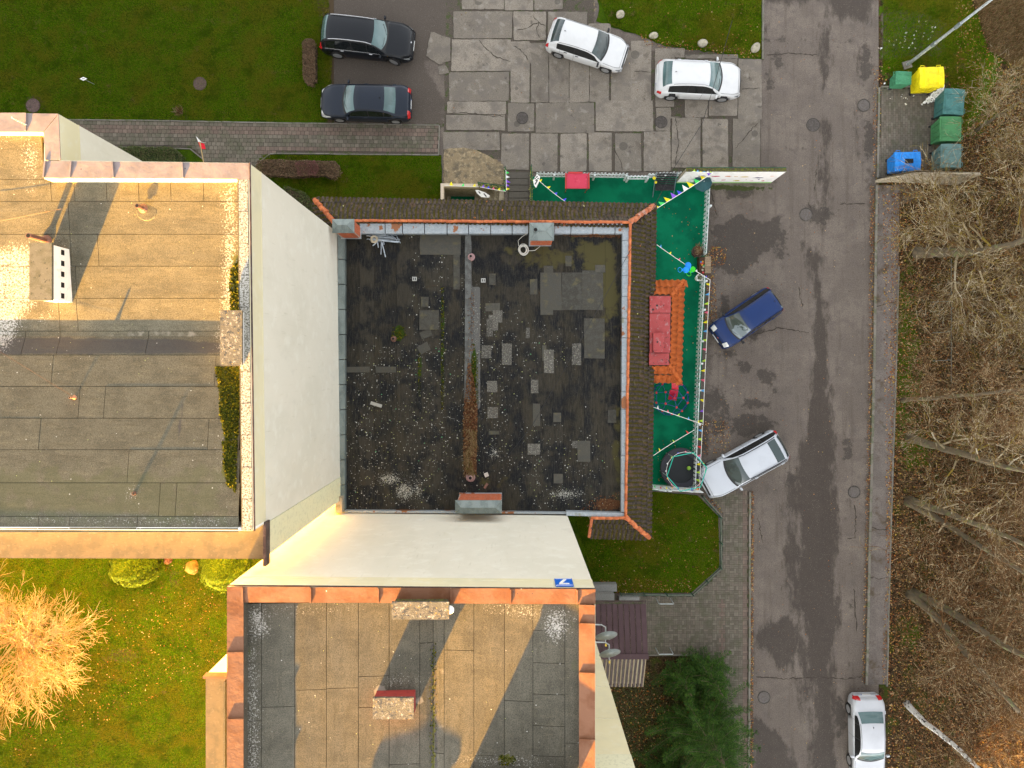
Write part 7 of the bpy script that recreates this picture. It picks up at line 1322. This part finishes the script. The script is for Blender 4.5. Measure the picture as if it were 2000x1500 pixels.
for k, (x, y) in enumerate(((2080, 330), (2110, 560), (2100, 850), (2090, 1060), (2080, 1240), (2040, 1420))):
    bare_tree(x, y, [(x, y, 0), (x + 40, y + (y - 722) * .04, 2), (x + 90, y + (y - 722) * .1, 3.6 if k < 4 else 4.6)], 'bare tree leaning in over the right border, ' + ('level with the bins', 'just above the iron frame', 'between the frame and the greenish trunk', 'beside the two greenish stems', 'above the forked brown stems', 'right of the birch')[k], m_bark, m_twig_y if k < 1 else m_twig_b, .14, 9, 3.4, 3, first=.15, bias=(-.5, 0, 0))
# sunlit willow on the lower left lawn
bare_tree(58, 1240, [(58, 1240, 0), (42, 1248, 1.2), (28, 1254, 2.3)], 'spreading bare willow glowing orange in low sun on the left lawn', m_bark, m_twig_o, .24, 28, 2.9, 3, first=.35, spread=.6, up=.12, name='willow_tree', minr=.0075, kids=(4, 6))
# spruce beside the entrance walk
def spruce(px, py, H_, R_, label, top=None):
    c = W(px, py, 0); o = empty('spruce_tree', tuple(c)); tag(o, label, 'tree'); MB().tube([(0, 0, 0), (.1, 0, H_ * .5), (.05, 0, H_)], [.14, .09, .02], 8).obj('trunk', m_bark, o); C = []; D_ = []; seg = []; z = .5
    while z < H_ - .15:
        f = 1 - z / H_; L_ = R_ * (f ** .8) * 1.05; n = int(4 + 4 * f)
        for k in range(n):
            a = 2 * PI * k / n + random.uniform(-.25, .25) + z * 3; L2 = L_ * random.uniform(.5, 1.22); d = Vector((math.cos(a), math.sin(a), 0)); sd2 = Vector((-d.y, d.x, 0)); m_ = int(5 + L2 * 6)
            pts = [d * (L2 * t) + Vector((0, 0, z + .25 * L2 * (t - .3) ** 2 * 2 - .12 * t * L2)) for t in np.linspace(0, 1, m_)]
            for i in range(m_ - 1): seg.append((pts[i][:], pts[i + 1][:], .018 * (1 - i / m_) + .004, .018 * (1 - (i + 1) / m_) + .004))
            for i in range(max(1, int(m_ * .30)), m_):
                t = i / (m_ - 1); tl = (.16 + .36 * (1 - t)) * min(1, L2) * random.uniform(.6, 1.4)
                for s in (1, -1):
                    e = pts[i] + (sd2 * s * .8 + d * .75).normalized() * tl + Vector((0, 0, random.uniform(-.05, .06))); q = max(3, int(tl / .045))
                    for j in range(q): C.append((pts[i].lerp(e, (j + .5) / q))[:]); D_.append((e - pts[i])[:])
            for j in range(5): C.append((pts[-1] + d * .03 * j)[:]); D_.append(d[:])
        z += .20 + .05 * random.random()
    branch_mesh(seg, m_bark, 'branches', o, 3, 'stuff')
    C = np.repeat(np.array(C), 5, 0); D_ = np.repeat(np.array(D_), 5, 0); n = len(C); D_ /= np.linalg.norm(D_, axis=1, keepdims=True) + 1e-9; R3 = RNG.normal(0, 1, (n, 3)); side = np.cross(D_, R3); side /= np.linalg.norm(side, axis=1, keepdims=True) + 1e-9
    ndl = (D_ * .75 + side * .85); ndl *= RNG.uniform(.06, .12, (n, 1)); C = C + RNG.normal(0, .012, (n, 3)); wv = np.cross(ndl, R3); wv /= np.linalg.norm(wv, axis=1, keepdims=True) + 1e-9; wv *= .0105
    V = np.stack([C - wv, C + wv, C + ndl], 1).reshape(-1, 3); link('needles', np_mesh('needles', V, np.arange(n * 3).reshape(n, 3), m_needle), o, kind='stuff')
spruce(1358, 1392, 6.6, 2.9, 'dark green spruce filling the bed beside the entrance walk at the bottom')
spruce(1322, 1310, 3.0, 1.3, 'small young spruce tip at the upper edge of the planting bed'); spruce(1372, 1300, 3.6, 1.5, 'slim young spruce reaching over the entrance walk')
spruce(1300, 1500, 4.6, 1.9, 'blue green spruce at the bottom edge left of the big one')
# ground cover
def blades(name, polys, n, mat, label, z=.02, hl=(.05, .10), excl=()):
    per = [abs(sum(P[i][0] * P[(i + 1) % len(P)][1] - P[(i + 1) % len(P)][0] * P[i][1] for i in range(len(P)))) for P in polys]; t = sum(per); C = np.vstack([pts_in(P, max(1, int(n * a / t)), z) for P, a in zip(polys, per)]); C[:, 2] = z
    n = len(C); a = RNG.uniform(0, 2 * PI, n); l_ = RNG.uniform(*hl, n); lean = RNG.uniform(.35, 1.1, n); D = np.stack([np.cos(a) * np.sin(lean), np.sin(a) * np.sin(lean), np.cos(lean)], -1) * l_[:, None]; s = np.stack([-np.sin(a), np.cos(a), np.zeros(n)], -1) * RNG.uniform(.008, .017, n)[:, None]
    V = np.stack([C - s, C + s, C + D], 1).reshape(-1, 3); return tag(link(name, np_mesh(name, V, np.arange(n * 3).reshape(n, 3), mat)), label, 'grass', kind='stuff')
blades('grass', [[(-30, -30), (640, -30), (650, 110), (640, 236), (110, 232), (-30, 225)]], 260000, m_blade, 'short green grass of the big lawn at the top left')
blades('grass', [[(512, 303), (860, 305), (864, 390), (560, 390)]], 60000, m_blade, 'grass strip between the paved path and the mossy tiles')
blades('grass', [[(1165, -20), (1486, -20), (1486, 112), (1395, 100), (1290, 84), (1190, 48)]], 70000, m_blade, 'grass above the two white cars')
blades('grass', [[(1120, 1000), (1270, 960), (1362, 969), (1402, 1008), (1404, 1106), (1350, 1156), (1165, 1156)]], 80000, m_blade, 'grass of the small fenced lawn')
blades('grass', [[(-40, 1075), (480, 1075), (660, 960), (640, 990), (520, 1130), (470, 1300), (430, 1520), (-40, 1540)]], 300000, m_blade, 'sunlit grass of the lower left lawn', hl=(.04, .085))
blades('grass', [[(1725, -20), (1890, -20), (1930, 120), (1880, 260), (1850, 150), (1724, 140)]], 40000, m_blade, 'rough grass round the lamp pole and bins', hl=(.07, .16))
blades('dry_grass', [[(1750, 380), (2040, 100), (2040, 1560), (1745, 1540)]], 55000, m_drygrass, 'dry grass stalks among the fallen leaves of the wood', hl=(.10, .34)); blades('dry_grass', [[(1900, 0), (2040, 0), (2040, 160), (1930, 100)]], 14000, m_drygrass, 'tufts of pale dry grass in the top right corner', hl=(.15, .4))
LV = [([(1722, 360), (2040, 150), (2040, 1560), (1735, 1560)], 26000), ([(1865, 0), (2040, 0), (2040, 300), (1870, 300)], 2600), ([(1722, 130), (1890, 130), (1890, 170), (1722, 172)], 80), ([(1165, 1284), (1412, 1345), (1412, 1540), (1165, 1540)], 2200)]
def leaves(label, groups, mat=m_leaf, z=.035, size=(.05, .12)):
    C = np.vstack([pts_in(P, n, z, zj=.04) for P, n in groups]); tag(quads('fallen_leaves', C, RNG.uniform(*size, len(C)), mat, tilt=.35), label, 'leaves', kind='stuff')
leaves('fallen leaves covering the wood floor and spruce bed', LV, size=(.05, .12))
blades('bed_plants', [[(1165, 1290), (1400, 1340), (1410, 1540), (1165, 1540)]], 26000, m_hedge_g, 'low green ground cover in the spruce bed', hl=(.06, .14))
leaves('scattered fallen leaves on lawns and along kerbs', [([(1130, 970), (1400, 1000), (1400, 1110), (1340, 1156), (1170, 1156)], 420), ([(1170, 1130), (1350, 1130), (1350, 1158), (1170, 1158)], 260), ([(1186, -20), (1486, -20), (1486, 110), (1290, 84)], 110), ([(1250, 66), (1480, 100), (1480, 116), (1260, 90)], 260), ([(1462, 960), (1472, 960), (1470, 1500), (1462, 1500)], 1100), ([(1698, 360), (1716, 360), (1704, 900), (1690, 1336), (1682, 1336), (1694, 800)], 1500), ([(1740, 380), (1758, 380), (1750, 900), (1736, 1336), (1720, 1336), (1738, 800)], 1300), ([(1370, 500), (1395, 480), (1400, 620), (1372, 640)], 420), ([(1388, 480), (1420, 485), (1415, 520), (1388, 515)], 160), ([(1365, 820), (1420, 820), (1430, 880), (1370, 890)], 260), ([(1365, 965), (1400, 980), (1410, 1000), (1400, 1005)], 60), ([(1280, 860), (1350, 860), (1350, 950), (1280, 950)], 60), ([(1290, 400), (1375, 400), (1360, 700), (1340, 700)], 40), ([(1704, 130), (1722, 130), (1716, 350), (1704, 350)], 260)], z=.045, size=(.04, .09))
leaves('sparse orange leaves on the sunlit lawn', [([(300, 1095), (440, 1095), (430, 1300), (20, 1500), (20, 1300), (200, 1180)], 800)], z=.06, size=(.04, .08))
leaves('a few leaves and specks on road and slabs', [([(1480, 40), (1690, 40), (1690, 1490), (1480, 1490)], 230), ([(880, 20), (1280, 100), (1480, 240), (1480, 330), (880, 330)], 90), ([(1395, 380), (1480, 380), (1480, 840), (1395, 840)], 160)], z=.05, size=(.03, .07))
def crack(lines, wd, name, label, z, mat=None):
    m = MB()
    for P in lines:
        Q = [Vector(xy(*p)) for p in P]; R = []
        for a, b in zip(Q[:-1], Q[1:]):
            k = max(2, int((b - a).length / .12)); nn = Vector((-(b - a).y, (b - a).x)).normalized(); R += [a.lerp(b, i / k) + nn * random.gauss(0, .022) for i in range(k)]
        R.append(Q[-1]); V = []
        for i, p in enumerate(R): d = (R[min(i + 1, len(R) - 1)] - R[max(0, i - 1)]).normalized(); w_ = wd * random.uniform(.35, 1.5) * (.5 if i in (0, len(R) - 1) else 1); n_ = Vector((-d.y, d.x)) * w_ / 2; V += [(p.x + n_.x, p.y + n_.y, z), (p.x - n_.x, p.y - n_.y, z)]
        m.add(V, [(2 * i, 2 * i + 1, 2 * i + 3, 2 * i + 2) for i in range(len(R) - 1)])
    o = m.obj(name, mat or m_crack, kind='stuff'); o['label'] = label; o['category'] = 'crack'
m_crack = plain('crack_dirt', (.045, .036, .028), .95)
crack([[(1476, 1322), (1540, 1326), (1600, 1322), (1650, 1326), (1688, 1320)], [(1668, 985), (1672, 1010), (1670, 1050), (1655, 1052)], [(1668, 1150), (1670, 1190), (1674, 1235)], [(1560, 560), (1566, 600)], [(1496, 108), (1540, 104), (1596, 107)], [(1594, 330), (1592, 372)], [(1380, 340), (1400, 420)], [(1470, 655), (1520, 640), (1580, 650)], [(1640, 398), (1690, 398)], [(1480, 1010), (1490, 1060)], [(1578, 395), (1584, 408)]], .05, 'road_cracks', 'long thin cracks across the worn road asphalt', .006)
crack([[(1697, 1127), (1715, 1130), (1731, 1128)], [(1696, 1026), (1712, 1034), (1732, 1033)], [(1708, 600), (1730, 594), (1750, 588)]], .04, 'pavement_cracks', 'short cracks across the narrow pavement', .056)
crack([[(1199, 290), (1205, 305), (1214, 318), (1215, 333)], [(1040, 30), (1052, 45), (1066, 52)], [(1052, 45), (1048, 62), (1056, 78)], [(1010, 60), (1030, 55), (1052, 45)], [(936, 80), (952, 98), (968, 112), (997, 121)], [(876, 222), (910, 220), (950, 226), (985, 227)], [(1320, 230), (1325, 280), (1318, 326)], [(1448, 175), (1484, 172)], [(1238, 140), (1270, 142)], [(1003, 90), (1020, 100), (1032, 118)], [(1436, 290), (1460, 262), (1480, 240)]], .035, 'slab_cracks', 'fine cracks across the concrete slabs', .048)
# iron frame in the wood, old kerb line
m = MB(); Pf = [W(1858, 505, .9), W(1858, 745, .9)]; m.tube(Pf, .02, 4)
for y in (590, 650, 705): m.tube([W(1821, y, .9), W(1858, y - 2, .9)], .022, 4); m.tube([W(1858, y - 2, .9), W(1850, y - 4, 0)], .02, 4)
tag(m.obj('iron_frame', plain('old_iron', (.13, .14, .12), .7)), 'old iron tube frame standing in the leaves beside the pavement', 'frame')
# brushwood: fine bare twigs of the undergrowth and lower crowns, too many to count
def brushwood(label, polys, n, zr, mat, ln=(.5, 1.6), r=.0065, dirs=None, seed=3):
    rs = np.random.default_rng(seed); C = np.vstack([pts_in(P, int(n * f), 0) for P, f in polys]); n = len(C); C[:, 2] = rs.uniform(*zr, n) * rs.uniform(.2, 1, n)
    a = rs.uniform(0, 2 * PI, n) if dirs is None else rs.normal(dirs, .8, n); D = np.stack([np.cos(a), np.sin(a), rs.normal(.25, .35, n)], -1); D /= np.linalg.norm(D, axis=1, keepdims=True); l_ = rs.uniform(*ln, n)[:, None]
    segs = []
    for i in range(n):
        p = C[i]; d = D[i].copy(); st_ = float(l_[i, 0]) / 4; R_ = r * (.6 + .9 * rs.random())
        for k in range(4):
            d = d + rs.normal(0, .22, 3); d /= np.linalg.norm(d); q = p + d * st_; segs.append((p, q, R_ * (1 - k * .18), R_ * (1 - (k + 1) * .18))); 
            if k in (1, 2): e = d + rs.normal(0, .6, 3); e /= np.linalg.norm(e); segs.append((q, q + e * st_ * 1.3, R_ * .6, R_ * .4))
            p = q
    tag(branch_mesh(segs, mat, 'brushwood', None, 3, 'stuff'), label, 'brushwood')
WD = [([(1765, 380), (2060, 260), (2060, 1560), (1790, 1540), (1765, 1000)], .8), ([(1860, 560), (2060, 300), (2060, 1540), (1850, 1500)], .2)]
brushwood('dense brown twigs over the whole wood floor', WD, 5200, (.1, 3.5), m_twig_b, (.5, 1.5), .008)
brushwood('paler lichened twigs among the brown ones', [([(1790, 300), (2060, 180), (2060, 700), (1790, 640)], .5), ([(1850, 640), (2060, 640), (2060, 1540), (1900, 1500)], .5)], 1700, (.5, 4.0), m_twig_y, (.6, 1.8), .0075, seed=5)
